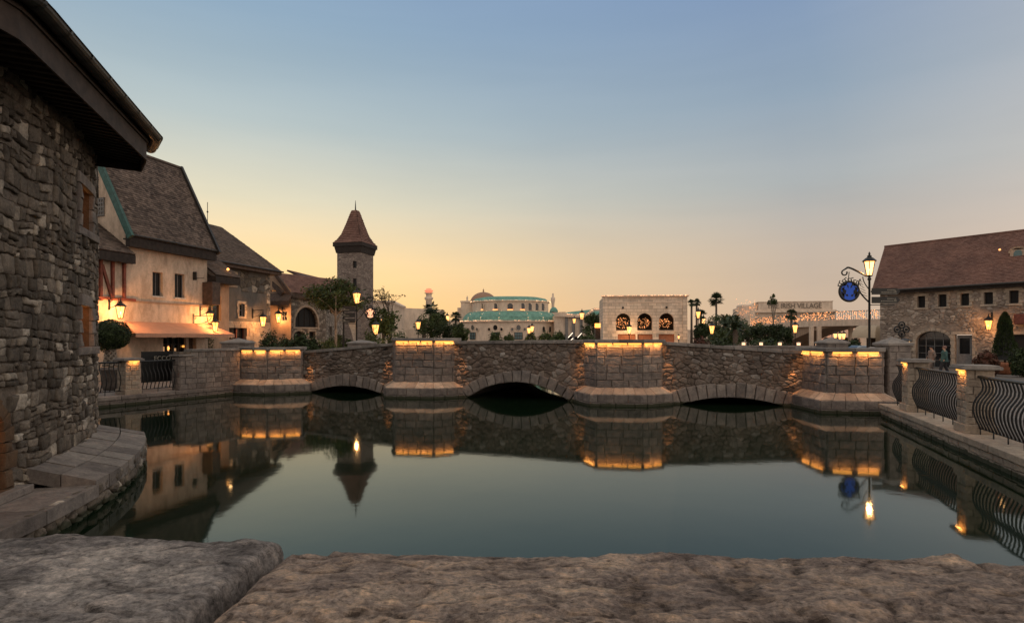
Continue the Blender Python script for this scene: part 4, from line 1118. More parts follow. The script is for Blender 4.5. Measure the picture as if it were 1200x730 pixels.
# ---- house A : cream plaster, steep roof, half timbered wing
fa = Frame((-20.1, 30.0), (1.5, 5.5)); GA = .36
A = thing('restaurant_house', 'cream plastered restaurant house with steep grey tiled roof and salmon awning', 'house', fa.p(2.8, -2.5, GA))
LA = 5.7; WA = -.42; HWA = 2.84; ZE = 7.95; ZR = 13.4; ZW = 7.35
def ha_(a, b, c, d, w=WA): 
    u0, z1 = fa.at(a, c, w); u1, z0 = fa.at(b, d, w); 
    u0b, z0 = fa.at((a+b)/2, d, w); u0b, z1 = fa.at((a+b)/2, c, w); return (u0, u1, z0, z1)
w1 = ha_(178.5, 190.5, 319, 347); w2 = ha_(204.5, 216, 321, 349)
wl = MB(); holed(wl, fa, .25, LA-.1, 4.5, ZW+.2, [w1, w2], WA, .2)
door = ha_(220, 232, 396, 420); shopw = (fa.at(190, w=WA), fa.at(217, w=WA), .9, 2.55); 
holed(wl, fa, -4, LA-.1, GA, 4.5, [shopw, (fa.at(220, w=WA), fa.at(229, w=WA), GA, 2.5)], WA+.06, .3)
wl.quad(fa.p(-4, WA+.06, 4.5), fa.p(LA-.1, WA+.06, 4.5), fa.p(LA-.1, WA-.1, 4.5), fa.p(-4, WA-.1, 4.5))
# gable ends
for u in (.25, LA-.1):
    wl.poly([fa.p(u, WA, GA), fa.p(u, WA, ZE), fa.p(u, -HWA, ZR-.35), fa.p(u, -2*HWA-WA, ZE), fa.p(u, -2*HWA-WA, GA)])
wl.quad(fa.p(-4, WA+.06, GA), fa.p(-4, -4, GA), fa.p(-4, -4, 8.8), fa.p(-4, WA+.06, 6.4))
wl.quad(fa.p(-4, -2*HWA-WA, GA), fa.p(LA, -2*HWA-WA, GA), fa.p(LA, -2*HWA-WA, ZE), fa.p(-4, -2*HWA-WA, ZE))
obj('wall', wl, M['plaster'], A)
for h in (w1, w2): window(A, fa, h, WA, 2, 1, 'frame_grey', 'black', .2, .04)
q = MB()
for h in (w1, w2): q.box(h[0]-.06, h[1]+.06, WA, WA+.06, h[2]-.09, h[2], fa)
for h in (w1, w2):
    q1 = MB(); q1.box(h[0]-.06, h[1]+.06, WA+.002, WA+.06, h[2]-.09, h[2]-.002, fa); obj('sill', q1, M['frame_white'], A)
g = MB(); g.quad(fa.p(shopw[0], WA-.2, .9), fa.p(shopw[1], WA-.2, .9), fa.p(shopw[1], WA-.2, 2.55), fa.p(shopw[0], WA-.2, 2.55))
k = MB(); n = 4
for i in range(n+1): u = shopw[0]+(shopw[1]-shopw[0])*i/n; k.box(u-.04, u+.04, WA-.19, WA-.1, .9, 2.55, fa)
k.box(shopw[0], shopw[1], WA-.19, WA-.11, 2.1, 2.16, fa)
o = obj('shop_window', k, M['timber_dark'], A); obj('pane', g, M['glass_dark'], o)
for i, (f0, f1, z0, z1) in enumerate(((.08, .2, 1.2, 2.0), (.34, .4, 1.1, 2.05), (.62, .7, 1.2, 1.9))):
    q = MB(); W_ = shopw[1]-shopw[0]; q.box(shopw[0]+W_*f0, shopw[0]+W_*f1, WA-.195, WA-.185, z0, z1, fa); obj('lit_shelf', q, M['emit_shop'], A)
for i, (du, z, s) in enumerate(((.5, 1.9, .1), (1.6, 2.0, .08), (1.9, 1.5, .08))):
    q = MB(); q.ball(fa.p(shopw[0]+du, WA-.14, z), s, 8); obj('shop_lamp', q, M['emit_lamp_y'], A)
g = MB(); g.box(fa.at(220, w=WA)+.02, fa.at(229, w=WA)-.02, WA-.25, WA-.2, GA, 2.48, fa); obj('door', g, M['timber_brown'], A)
# roof
OV = .12
def tR(u, s): # s 0 eave..1 ridge front slope
    return fa.p(u, .05+(-HWA-.05)*s, ZE+(ZR-ZE)*s)
def tL(u, s): return fa.p(u, -2*HWA-.05+(HWA+.05)*s, ZE+(ZR-ZE)*s)
r = MB(); roofslab(r, [tR(-.05, 0), tR(LA+.2, 0), tR(LA+.2, 1), tR(-.05, 1)], .12); roofslab(r, [tL(-.05, 0), tL(LA+.2, 0), tL(LA+.2, 1), tL(-.05, 1)], .12)
o = obj('roof', r, M['timber_dark'], A)
r = MB(); tile_rows(r, tR(-.05, 0), tR(LA+.2, 0), tR(LA+.2, 1), tR(-.05, 1), .15, .2); tile_rows(r, tL(LA+.2, 0), tL(-.05, 0), tL(-.05, 1), tL(LA+.2, 1), .3, .4)
obj('tiles', r, M['tiles_a'], o)
for u in (-.12, LA+.24):
    r = MB()
    for f in (tR, tL): r.bar(Vector(f(u, -.03)), Vector(f(u, 1.0)), .16, .34)
    obj('verge_board', r, M['verdigris' if u < 0 else 'gutter'], o)
r = MB(); r.box(-.05, LA+.2, -.30, .02, ZW-.02, ZE-.02, fa); r.box(-.05, LA+.2, WA-.05, -.3, ZW+.35, ZW+.42, fa); obj('eaves_fascia', r, M['timber_dark'], o)
r = MB(); r.tube([fa.p(-.1, .09, ZE-.02), fa.p(LA+.25, .09, ZE-.02)], .07, 8); obj('gutter', r, M['gutter'], o)
r = MB(); r.bar(tR(-.1, 1.0), tR(LA+.22, 1.0), .2, .12); obj('ridge', r, M['tiles_a'], o)
# gable vent
r = MB(); gu = (.25)
fg = Frame(fa.p(.25, -2*HWA, 0)[:2], (fa.n.x, fa.n.y)); fg.n = -fa.e
hv = (fg.at(111), fg.at(122), 9.1, 10.15)
for i in range(5): z = 9.1+.22*i; r.box(hv[0], hv[1], .01, .06, z, z+.08, fg)
for i in range(5): u = hv[0]+(hv[1]-hv[0])*i/4; r.box(u-.03, u+.03, .012, .07, 9.1, 10.1, fg)
obj('gable_vent', r, M['frame_grey'], A)
# wing with half timber and lean-to roof
q = MB(); holed(q, fa, -4, .25, 4.5, 6.5, [], WA); obj('wing_wall', q, M['plaster'], A)
tb = MB()
def beam(p0, p1, wd=.17):
    a = fa.at(*p0, WA); b_ = fa.at(*p1, WA)
    tb.bar(fa.p(a[0], WA+.05, a[1]), fa.p(b_[0], WA+.05, b_[1]), .1, wd)
for i, px in enumerate((101, 117, 131, 144.5)):
    tb = MB(); beam((px, 303), (px, 352)); obj('timber_post', tb, M['timber_red'], A)
tb = MB(); beam((118.5, 310), (131, 352), .14); obj('timber_brace', tb, M['timber_red'], A)
tb = MB(); a = fa.at(92, w=WA); tb.box(a, fa.at(157, w=WA), WA+.0, WA+.13, 4.46, 4.60, fa); obj('timber_rail', tb, M['timber_red'], A)
r = MB(); p = [fa.p(-4.2, .1, 6.93), fa.p(.2, .1, 6.93), fa.p(.2, -3.6, 9.5), fa.p(-4.2, -3.6, 9.5)]; roofslab(r, p, .1); o = obj('wing_roof', r, M['timber_dark'], A)
r = MB(); tile_rows(r, *p, .15, .2); obj('tiles', r, M['tiles_a'], o)
r = MB(); r.box(-4.2, .22, -.2, .08, 6.42, 6.86, fa); r.box(-4.2, .22, WA-.05, -.2, 6.55, 6.6, fa); obj('wing_fascia', r, M['timber_dark'], A)
# stained string course
r = MB(); r.box(-.5, LA-.05, WA+.0, WA+.10, 4.42, 4.52, fa); obj('string_course', r, M['plaster_tan'], A)
# awning
r = MB(); zt_, zb_ = 3.38, 2.74; 
P = [fa.p(-1.0, 1.45, zb_), fa.p(LA+.1, 1.45, zb_), fa.p(LA-.1, WA+.08, zt_), fa.p(-.1, WA+.08, zt_)]
roofslab(r, P, .02)
r.quad(P[1], P[2], fa.p(LA-.1, WA+.08, zb_), P[1]) if False else None
r.poly([P[0], P[3], fa.p(-.1, WA+.08, zb_)]); r.poly([P[1], P[2], fa.p(LA-.1, WA+.08, zb_)])
for i in range(22):
    u0 = -1+(LA+1.1)*i/22; u1 = -1+(LA+1.1)*(i+1)/22
    r.quad(fa.p(u0, 1.46, zb_+.0), fa.p(u1-.01, 1.46, zb_), fa.p(u1-.01, 1.47, zb_-.20-.015*(i % 2)), fa.p(u0, 1.47, zb_-.20-.015*(i % 2)))
obj('awning', r, M['awning'], A)
for u in (-.6, 2.2, LA-.3):
    r = MB(); r.tube([fa.p(u, WA+.1, 2.5), fa.p(u, 1.4, zb_-.05)], .025, 6); obj('awning_arm', r, M['iron'], A)
# wall lanterns on scroll brackets
def wall_lantern(fr, px, py, w0, out_, label, s=.5, power=40, em='emit_lamp_y', grp='lanterns on iron wall brackets'):
    u, z = fr.at(px, py, w0+out_); z -= .45*s
    c = fr.p(u, w0+out_, z); t = thing('wall_lantern', label, 'lantern', fr.p(u, w0, z), grp)
    k = MB(); zt_ = z+1.62*s
    k.tube([fr.p(u, w0+.01, zt_-.02), fr.p(u, w0+out_+.05, zt_)], .022, 6)
    k.tube([fr.p(u, w0+.01, zt_-.5)]+[fr.p(u, w0+out_*(.1+.75*sin(pi/2*j/8)), zt_-.5+.48*(1-cos(pi/2*j/8))) for j in range(9)], .016, 6)
    k.tube([fr.p(u, w0+.12+.1*cos(j*.6)*(1-j/16), zt_-.16+.1*sin(j*.6)*(1-j/16)) for j in range(14)], .012, 5)
    k.box(u-.05, u+.05, w0, w0+.03, zt_-.62, zt_+.12, fr)
    obj('bracket', k, M['iron'], t)
    lantern('lantern', c, s, t, em)
    light_point(fr.p(u, w0+out_, z+.45*s), power, (1, .43, .14), .08); return t
wall_lantern(fa, 141, 366, WA+.06, .75, 'lit lantern on a bracket left of the salmon awning', .64, 190)
wall_lantern(fa, 246, 373, WA+.06, .75, 'lit lantern at the right corner of the cream house', .62, 150)
wall_lantern(fa, 252, 383, WA+.06, 1.6, 'lit lantern hanging lowest, above the right end of the awning', .58, 80)
k = MB(); u = fa.at(226, w=WA)
k.box(u-.02, u+.04, WA, WA+.25, 6.0, 6.5, fa); k.tube([fa.p(u, WA, 6.1), fa.p(u, WA+.8, 6.1)], .02, 6); tag(obj('sign_bracket', k, M['iron']), 'empty iron sign bracket high on the cream house corner', 'bracket')

# ---- low porch roof C between the houses
fc = Frame(fa.p(LA+.05, .1, 0)[:2], (fa.e.x, fa.e.y)); fc.n = fa.n
C_ = thing('porch_house', 'narrow link house with low tiled roof squeezed between cream and grey houses', 'house', fc.p(.8, -2, GA))
q = MB(); holed(q, fc, -.1, 1.9, GA, 6.0, [(.5, 1.2, 3.6, 5.2)], -.7, .2); q.quad(fc.p(1.9, -.7, GA), fc.p(1.9, -4, GA), fc.p(1.9, -4, 7.5), fc.p(1.9, -.7, 6.0)); obj('wall', q, M['plaster_tan'], C_)
g = MB(); g.quad(fc.p(.5, -.88, 3.6), fc.p(1.2, -.88, 3.6), fc.p(1.2, -.88, 5.2), fc.p(.5, -.88, 5.2)); obj('window', g, M['glass_dark'], C_)
r = MB(); p = [fc.p(-.1, .1, 6.45), fc.p(2.0, .1, 6.45), fc.p(2.0, -2.4, 8.3), fc.p(-.1, -2.4, 8.3)]; roofslab(r, p, .1); o = obj('roof', r, M['timber_dark'], C_)
r = MB(); tile_rows(r, *p, .17, .22); obj('tiles', r, M['tiles_b'], o)
r = MB(); r.box(-.1, 2.02, -.7, .09, 5.95, 6.36, fc); obj('eaves_fascia', r, M['timber_dark'], C_)
r = MB(); r.box(-.55, .1, -.5, .25, 4.55, 5.95, fc); obj('shutter_box', r, M['timber_brown'], C_, bevel=.02)
k = MB(); k.ball(fc.p(1.35, -.3, 6.95), .09, 8); t = tag(obj('roof_lamp', k, M['emit_lamp']), 'small lit lamp sitting on the porch roof tiles', 'lamp'); light_point(fc.p(1.35, -.1, 7.1), 4)
m_ = MB()
rnd = random.Random(5)
for i in range(420):
    z = rnd.uniform(1.0, 5.6); u = .05+.35*sin(z*1.5)*.5+rnd.gauss(.1, .16); p = Vector(fc.p(u, -.66+rnd.random()*.12, z)); s = .07; a = Vector((rnd.gauss(0, 1), rnd.gauss(0, 1), rnd.gauss(0, 1))).normalized(); b_ = a.orthogonal().normalized()
    m_.add([p-a*s, p-b_*s*.5, p+a*s, p+b_*s*.5], [(0, 1, 2, 3)], rnd.random())
tag(obj('ivy', m_, M['leaf_mid']), 'ivy climbing the narrow link house between the restaurants', 'climbing plant')

# ---- house B : grey plaster over rubble, hipped roof
fb = frame2(248, 38, 330, 45); LB_ = fb.L; WB_ = -.6; HB = 3.02
B = thing('stone_house', 'grey patchy plastered stone house with hipped brown roof behind the restaurant', 'house', fb.p(3, -3, GA))
def hb_(a, b, c, d, w=WB_): 
    u0 = fb.at(a, w=w); u1 = fb.at(b, w=w); z0 = fb.at((a+b)/2, d, w)[1]; z1 = fb.at((a+b)/2, c, w)[1]; return (u0, u1, z0, z1)
wb = [hb_(267.5, 275.5, 321, 334), hb_(279.5, 286, 356, 371), hb_(253.5, 260.5, 352, 371), hb_(262, 289, 384, 408)]
wb[3] = (wb[3][0], wb[3][1], GA, wb[3][3])
q = MB(); holed(q, fb, -5, LB_-.6, 3.6, 7.5, wb[:3], WB_, .25); obj('wall', q, M['plaster_grey'], B)
q = MB(); holed(q, fb, -5, LB_-.6, GA, 3.6, wb[3:], WB_+.02, .4)
obj('ground_storey', q, M['plaster_tan'], B)
q = MB(); q.quad(fb.p(LB_-.6, WB_, GA), fb.p(LB_-.6, -2*HB-WB_, GA), fb.p(LB_-.6, -2*HB-WB_, 7.6), fb.p(LB_-.6, WB_, 7.6)); q.quad(fb.p(-5, WB_, GA), fb.p(-5, -2*HB-WB_, GA), fb.p(-5, -2*HB-WB_, 10), fb.p(-5, WB_, 10)); obj('side_wall', q, M['rubble_dark'], B)
q = MB()
for P in rubble(-1, LB_-.62, 5.9, 7.45, .42, .26, .35):
    h = wb[0]
    c = cen(P)
    if h[0]-.25 < c[0] < h[1]+.25 and h[2]-.2 < c[1]: continue
    if random.random() < .75: stone(q, P, lambda a, b_, c_: fb.p(a, WB_+c_, b_), .05, .04, .05, .01, tri_tint(), .05)
for P in ashlar(LB_-1.0, LB_-.6, 3.6, 7.4, (.26, .34), (.3, .5)): stone(q, P, lambda a, b_, c_: fb.p(a, WB_+c_, b_), .03, .04, .04, .008, random.random())
obj('stonework', q, M['tower_stone'], B, True)
q = MB(); ashlar_face(q, fb, -1, LB_-.6, GA, 3.7, WB_+.02, (.28, .36), (.4, .8), dep=.03, keep=lambda P: not (wb[3][0]-.1 < cen(P)[0] < wb[3][1]+.1 and cen(P)[1] < wb[3][3]+.05)); obj('ground_stonework', q, M['ashlar_light'], B)
for h, em in zip(wb[:3], ('emit_shop', 'glass_dark', 'glass_dark')):
    s_ = MB(); surround(s_, fb, h, WB_, .2, .06); o = obj('window_surround', s_, M['ashlar_light'], B)
    window(B, fb, h, WB_, 2, 2, 'frame_grey', em, .2, .06)
g = MB(); h = wb[3]; g.quad(fb.p(h[0], WB_-.35, h[2]), fb.p(h[1], WB_-.35, h[2]), fb.p(h[1], WB_-.35, h[3]), fb.p(h[0], WB_-.35, h[3])); k = MB()
for i in range(4): u = h[0]+(h[1]-h[0])*i/3; k.box(u-.05, u+.05, WB_-.34, WB_-.25, h[2], h[3], fb)
k.box(h[0], h[1], WB_-.34, WB_-.26, 2.3, 2.4, fb)
o = obj('shopfront', k, M['timber_red'], B); obj('pane', g, M['glass_dark'], o)
ZEB = 7.75; ZRB = 10.85
E = lambda u, w, z=ZEB: fb.p(u, w, z)
r0, r1 = fb.p(-5, -HB, ZRB), fb.p(LB_-HB, -HB, ZRB)
r = MB(); roofslab(r, [E(-5, 0), E(LB_, 0), r1, r0], .1); roofslab(r, [E(LB_, 0), E(LB_, -2*HB), r1], .1); roofslab(r, [E(LB_, -2*HB), E(-5, -2*HB), r0, r1], .1)
r.quad(E(-5, 0, ZEB-.3), E(LB_, 0, ZEB-.3), E(LB_, -2*HB, ZEB-.3), E(-5, -2*HB, ZEB-.3))
r.box(-5, LB_, -.06, 0, ZEB-.32, ZEB-.02, fb); r.box(LB_-.06, LB_, -2*HB, -.06, ZEB-.32, ZEB-.02, fb)
o = obj('roof', r, M['timber_brown'], B)
r = MB(); tile_rows(r, E(-5, .02), E(LB_, .02), r1, r0, .2, .28); tile_rows(r, E(LB_+.02, 0), E(LB_+.02, -2*HB), r1, r1, .2, .28)
obj('tiles', r, M['tiles_b'], o)
r = MB(); r.tube([E(-5, .08, ZEB-.05), E(LB_+.1, .08, ZEB-.05)], .07, 6); obj('gutter', r, M['gutter'], o)
r = MB(); x_ = fb.p(fb.at(243, w=-HB), -HB, ZRB-.2); r.tube([x_, (x_[0], x_[1], 12.4)], .025, 6); r.ball((x_[0], x_[1], 11.7), .07); obj('finial', r, M['iron'], o)
wall_lantern(fb, 308, 377, WB_+.05, .9, 'lit lantern on the ashlar corner of the grey stone house', .75, 200)

# ---- house D : brownish gabled house and arched stone wall
fd = frame2(334, 49, 379, 52.5); LD = fd.L; WD = -.35; HD = 2.4; ZED = 6.45; ZRD = 8.35
Dh = thing('arched_house', 'rubble stone house with a tall glazed arch and brown roof left of the street tree', 'house', fd.p(2, -3, GA))
def hd_(a, b, c, d, w=WD):
    u0 = fd.at(a, w=w); u1 = fd.at(b, w=w); z0 = fd.at((a+b)/2, d, w)[1]; z1 = fd.at((a+b)/2, c, w)[1]; return (u0, u1, z0, z1)
h1 = hd_(345.5, 372, 360, 383.5); h1 = h1+(h1[3]-h1[2]-.35,); h2 = hd_(343.5, 357, 388, 404); h2 = h2+(.5,); h3 = hd_(362, 369, 388.5, 396)
q = MB(); holed(q, fd, .0, LD+.6, GA, 6.3, [h1, h2, h3], WD, .35)
q.poly([fd.p(0, WD, GA), fd.p(0, WD, ZED-.1), fd.p(0, -HD, ZRD-.3), fd.p(0, -2*HD, ZED), fd.p(0, -2*HD, GA)])
obj('wall', q, M['rubble_far'], Dh)
for h in (h1, h2, h3): 
    s_ = MB(); surround(s_, fd, h, WD, .2 if len(h) > 4 else .15, .06, (.6, 1)); obj('window_surround', s_, M['slab'], Dh)
    window(Dh, fd, h, WD, 4 if h is h1 else 2, 3 if h is h1 else 2, 'timber_dark', 'black', .3, .05)
def dR(u, s): return fd.p(u, .1-(HD+.1)*s, ZED+(ZRD-ZED)*s)
def dL(u, s): return fd.p(u, -2*HD-.1+(HD+.1)*s, ZED+(ZRD-ZED)*s)
r = MB(); roofslab(r, [dR(-.4, 0), dR(LD+5, 0), dR(LD+5, 1), dR(-.4, 1)], .12); roofslab(r, [dL(-.4, 0), dL(LD+5, 0), dL(LD+5, 1), dL(-.4, 1)], .12); r.box(-.4, LD+.7, -.1, .06, ZED-.45, ZED-.05, fd)
for f in (dR, dL): r.bar(Vector(f(-.45, -.05))-Vector((0, 0, .12)), Vector(f(-.45, 1))-Vector((0, 0, .12)), .2, .4)
o = obj('roof', r, M['timber_brown'], Dh)
r = MB(); tile_rows(r, dR(-.4, 0), dR(LD+5, 0), dR(LD+5, 1), dR(-.4, 1), .2, .28); obj('tiles', r, M['tiles_r'], o)
# gable front, set towards the camera, with lit window and lower lean-to
fe = frame2(312, 49.2, 341, 48.6)
h4 = (fe.at(316.5), fe.at(323.5), Z(342, 49), Z(331, 49)); h5 = (fe.at(329), fe.at(336), Z(376, 49), Z(365, 49))
G_ = thing('gabled_house', 'small tan gabled house with one lit attic window and a lean-to roof', 'house', fe.p(1, -1, GA))
q = MB(); holed(q, fe, 0, fe.L, GA, 6.6, [h4, h5], 0, .2); u_ap = fe.at(322)
zc_ = 6.6; q.poly([fe.p(0, 0, zc_), fe.p(fe.L, 0, zc_), fe.p(u_ap+.2, 0, 8.0), fe.p(0, 0, 8.1)])
obj('wall', q, M['plaster_tan'], G_)
window(G_, fe, h4, 0, 2, 2, 'frame_grey', 'emit_win', .15, .06); window(G_, fe, h5, 0, 2, 2, 'frame_grey', 'glass_dark', .15, .06)
zl = Z(353, 48.4); p = [fe.p(-.1, .7, zl), fe.p(fe.L+.2, .7, zl), fe.p(fe.L+.2, 0, zl+.75), fe.p(-.1, 0, zl+.75)]
r = MB(); roofslab(r, p, .1); r.box(-.1, fe.L+.2, .6, .69, zl-.35, zl-.02, fe); r.bar(fe.p(fe.L+.1, .05, 6.0), fe.p(u_ap, .05, 8.15), .25, .3); o = obj('lean_to_roof', r, M['timber_brown'], G_)
r = MB(); r.box(0, fe.L, 0, .18, 2.15, 2.3, fe); obj('string_course', r, M['limestone_plain'], G_)
wall_lantern(fe, 326, 373, .0, .6, 'lit lantern beside the window of the tan gabled house', .78, 160)
# long low wall and roof that join the far tower
ff = frame2(376, 54, 404, 66)
H_ = thing('rear_house', 'low brown roofed stone house running behind the street tree to the tower', 'house', ff.p(4, -2, GA))
hh_ = (ff.at(386), ff.at(389.5), GA, Z(383, 59)); q = MB(); holed(q, ff, 0, ff.L, GA, 7.3, [hh_, (ff.at(389), ff.at(391.5), Z(360.5, 60), Z(357, 60))], 0, .3); obj('wall', q, M['rubble_far'], H_)
g = MB(); g.quad(ff.p(hh_[0], -.28, GA), ff.p(hh_[1], -.28, GA), ff.p(hh_[1], -.28, hh_[3]), ff.p(hh_[0], -.28, hh_[3])); obj('door', g, M['timber_dark'], H_)
g = MB(); u = ff.at(389); g.quad(ff.p(u, -.25, 5.4), ff.p(u+.6, -.25, 5.4), ff.p(u+.6, -.25, 6.2), ff.p(u, -.25, 6.2)); obj('window', g, M['emit_win'], H_)
r = MB(); p = [ff.p(-.3, .4, 7.2), ff.p(ff.L, .4, 7.2), ff.p(ff.L, -3, 9.5), ff.p(-.3, -3, 8.9)]; roofslab(r, p, .15); o = obj('roof', r, M['timber_brown'], H_)
r = MB(); tile_rows(r, *p, .22, .3); obj('tiles', r, M['tiles_r'], o)

# ---- far tower E
dT = 72; cx = X(416.5, dT); hw = 15/F*dT
T_ = thing('stone_tower', 'slender square stone tower with flared pointed brown roof', 'tower', (cx, dT, GA))
rot = R(-14)
ft = Frame((cx - hw*cos(rot) , dT - hw - hw*sin(rot)), (cos(rot), sin(rot))); ft = Frame((cx-hw*cos(rot)+hw*sin(rot), dT-hw*sin(rot)-hw*cos(rot)), (cos(rot), sin(rot)))
zE = Z(290, dT)
tw = [(ft.at(413.2), ft.at(417.8), Z(316, dT), Z(308, dT)), (ft.at(413.2), ft.at(417.8), Z(339, dT), Z(328, dT)), (ft.at(413.2), ft.at(418), Z(366, dT), Z(358, dT))]
q = MB(); S2 = 2*hw
holed(q, ft, 0, S2, GA, zE, tw, 0, .3)
q.quad(ft.p(0, 0, GA), ft.p(0, -S2, GA), ft.p(0, -S2, zE), ft.p(0, 0, zE)); q.quad(ft.p(S2, 0, GA), ft.p(S2, -S2, GA), ft.p(S2, -S2, zE), ft.p(S2, 0, zE)); q.quad(ft.p(0, -S2, GA), ft.p(S2, -S2, GA), ft.p(S2, -S2, zE), ft.p(0, -S2, zE))
obj('wall', q, M['tower_far'], T_)
for h in tw: window(T_, ft, h, 0, 1, 2, 'timber_dark', 'black', .2, .06)
def sqring(mb, prof, c, fr_rot, t=.5, tiles=False):
    for (ra, za), (rb, zb) in zip(prof[:-1], prof[1:]):
        for k in range(4):
            a = fr_rot+pi/4+k*pi/2; b_ = a+pi/2; s2 = sqrt(2)
            P = [(c[0]+ra*s2*cos(a), c[1]+ra*s2*sin(a), za), (c[0]+ra*s2*cos(b_), c[1]+ra*s2*sin(b_), za), (c[0]+rb*s2*cos(b_), c[1]+rb*s2*sin(b_), zb), (c[0]+rb*s2*cos(a), c[1]+rb*s2*sin(a), zb)]
            if tiles: tile_rows(mb, *P, .28, .4, .05)
            else: mb.quad(*P, t)
prof = [(2.0, Z(287, dT)), (1.62, Z(282.5, dT)), (1.25, Z(276, dT)), (.86, Z(264, dT)), (.45, Z(250, dT)), (.34, Z(247, dT))]
r = MB(); sqring(r, [(hw, zE-.9), (hw+.1, zE-.9), (1.88, Z(291, dT)), (2.0, Z(291, dT)), (2.0, Z(286.5, dT))], (cx, dT), rot); o = obj('eaves', r, M['timber_dark'], T_)
r = MB(); sqring(r, prof, (cx, dT), rot, tiles=True); q = MB(); sqring(q, prof+[(.05, Z(246.5, dT))], (cx, dT), rot); o = obj('roof', q, M['timber_brown'], T_); obj('tiles', r, M['tiles_r'], o)
r = MB(); r.tube([(cx, dT, Z(249, dT)), (cx, dT, Z(240, dT)), (cx, dT, Z(235, dT))], [.10, .06, .02], 6); obj('finial', r, M['iron'], T_)

# ---- planting and lamps on the left bank
def topiary(px, d, y_top, wpx, y_b, label):
    x = X(px, d); r = wpx/2/F*d; zt = Z(y_top, d); cz = zt-r*.85
    t = thing('bay_tree', label, 'clipped tree', (x, d, GA))
    m_ = MB(); shell(m_, (x, d, cz), (r, r, r*.9), 7000, .045, 3, .1); obj('crown', m_, M['leaf_dark'], t)
    core = MB(); core.ball((x, d, cz), r*.68, 12); obj('black_core', core, M['black'], t)  # added black ball: closes the crown and gives it a dark inside
    k = MB()
    for i in range(7): k.tube([(x+.26*cos(2*pi*i/7+j*.45)*(1-.55*(j/9)), d+.26*sin(2*pi*i/7+j*.45)*(1-.55*(j/9)), 1.35+(cz-1.7)*j/9) for j in range(10)], .035, 5)
    for i in range(7): k.tube([(x+.26*cos(2*pi*i/7-j*.45)*(1-.55*(j/9)), d+.26*sin(2*pi*i/7-j*.45)*(1-.55*(j/9)), 1.35+(cz-1.7)*j/9) for j in range(10)], .035, 5)
    k.tube([(x, d, .9), (x, d, cz)], [.1, .05], 6)
    obj('trunk', k, M['bark_pale'], t)
    p_ = MB(); p_.lathe((x, d, GA), [(.24, 0), (.3, .1), (.36, .8), (.4, .82), (.4, .92), (.34, .92), (.32, .86)], 20); obj('pot', p_, M['ashlar'], t, True)
    return t
topiary(129.5, 23.4, 376, 40, 425, 'round clipped bay tree with plaited trunk beside the round building')
sb = thing('sign_board', 'black restaurant board lettered ECCO behind the short railing', 'sign', frL.p(ul(186), -1.2, GA))
k = MB(); ua, ub = frL.at(166, w=-1.2), frL.at(206, w=-1.2); k.box(ua, ub, -1.25, -1.2, .7, 1.95, frL); obj('panel', k, M['black'], sb)
def text(s, fr, u, w, z, size, m_, parent, sx=1.0, ext=.01):
    cu = bpy.data.curves.new('lettering', 'FONT'); cu.body = s; cu.size = size; cu.extrude = ext; cu.align_x = 'CENTER'; cu.align_y = 'CENTER'
    o = bpy.data.objects.new('tmp', cu); col.objects.link(o); dg = bpy.context.evaluated_depsgraph_get(); me = bpy.data.meshes.new_from_object(o.evaluated_get(dg)); bpy.data.objects.remove(o)
    e = fr.e*(1 if fr.e.x*fr.n.y - fr.e.y*fr.n.x < 0 else -1)
    for v in me.vertices:
        q = Vector(fr.p(u, w, z)); v.co = q + Vector((e.x, e.y, 0))*v.co.x*sx + Vector((0, 0, 1))*v.co.y + Vector((fr.n.x, fr.n.y, 0))*v.co.z
    me.materials.clear(); me.materials.append(M[m_]); o = bpy.data.objects.new('lettering', me); col.objects.link(o)
    o.parent = parent; o.matrix_parent_inverse = Matrix.Translation(-Vector(parent.location))
text('ECCO', frL, frL.at(190, w=-1.19), -1.18, Z(420.5, 23), .26, 'lettering', sb)
for i, (px, d, yt, wpx, lb) in enumerate([(315.5, 31, 388.5, 26, 'round dark clipped bush above the left end of the bridge'), (334, 33, 394, 24, 'loose hedge bush right of the round clipped bush'), (352, 32, 389, 24, 'dark bush in front of the glazed arch'), (366, 33, 393, 20, 'smaller dark bush at the foot of the arched wall'), (384, 46, 396, 26, 'low bush under the spreading street tree'), (397, 50, 392, 18, 'bush beside the trunk of the spreading street tree'),
        (436, 44, 387, 26, 'leafy bush behind the lit round sign'), (462, 46, 385, 34, 'broad bush under the bare branched tree'), (470, 60, 394, 22, 'low shrub before the cream hall'), (408, 60, 396, 14, 'small bush at the foot of the tower')]):
    bush(px, d, yt, wpx, lb, 'leaf_dark' if i < 4 else 'leaf_mid', 1500 if i == 0 else 900, .07 if i else .055, seed=20+i, group='bushes along the left bank')
tree(393, 48, 330, 366, 66, 'spreading green street tree in front of the tower', 'leaf_mid', 5600, .12, clumps=34, seed=11, trunk_r=.14, bark='bark_pale')
tree(448, 50, 362, 392, 34, 'leafy green tree just right of the lit round sign', 'leaf_mid', 3600, .12, clumps=26, seed=12)
t = thing('bare_tree', 'almost bare forked tree before the cream hall', 'tree', (X(458, 52), 52, GA)); k = MB(); rnd = random.Random(4); x0 = X(458, 52)
m_ = MB()
for i in range(7):
    ex = x0+rnd.uniform(-1.6, 2.0); ez = Z(rnd.uniform(346, 356), 52); mid = (x0*.5+ex*.5, 52+rnd.uniform(-.5, .5), (1.5+ez)/2+.8)
    k.tube([(x0+rnd.uniform(-.2, .2), 52, GA), mid, (ex, 52+rnd.uniform(-1, 1), ez)], [.07, .05, .02], 5)
    for j in range(5): 
        q = (ex+rnd.uniform(-.9, .9), 52+rnd.uniform(-.8, .8), ez+rnd.uniform(-.1, .7)); k.tube([mid if j > 3 else (ex, 52, ez-.3), q], [.025, .01], 4); leaves(m_, q, (.35, .35, .2), 26, .06, 3, seed=i*9+j)
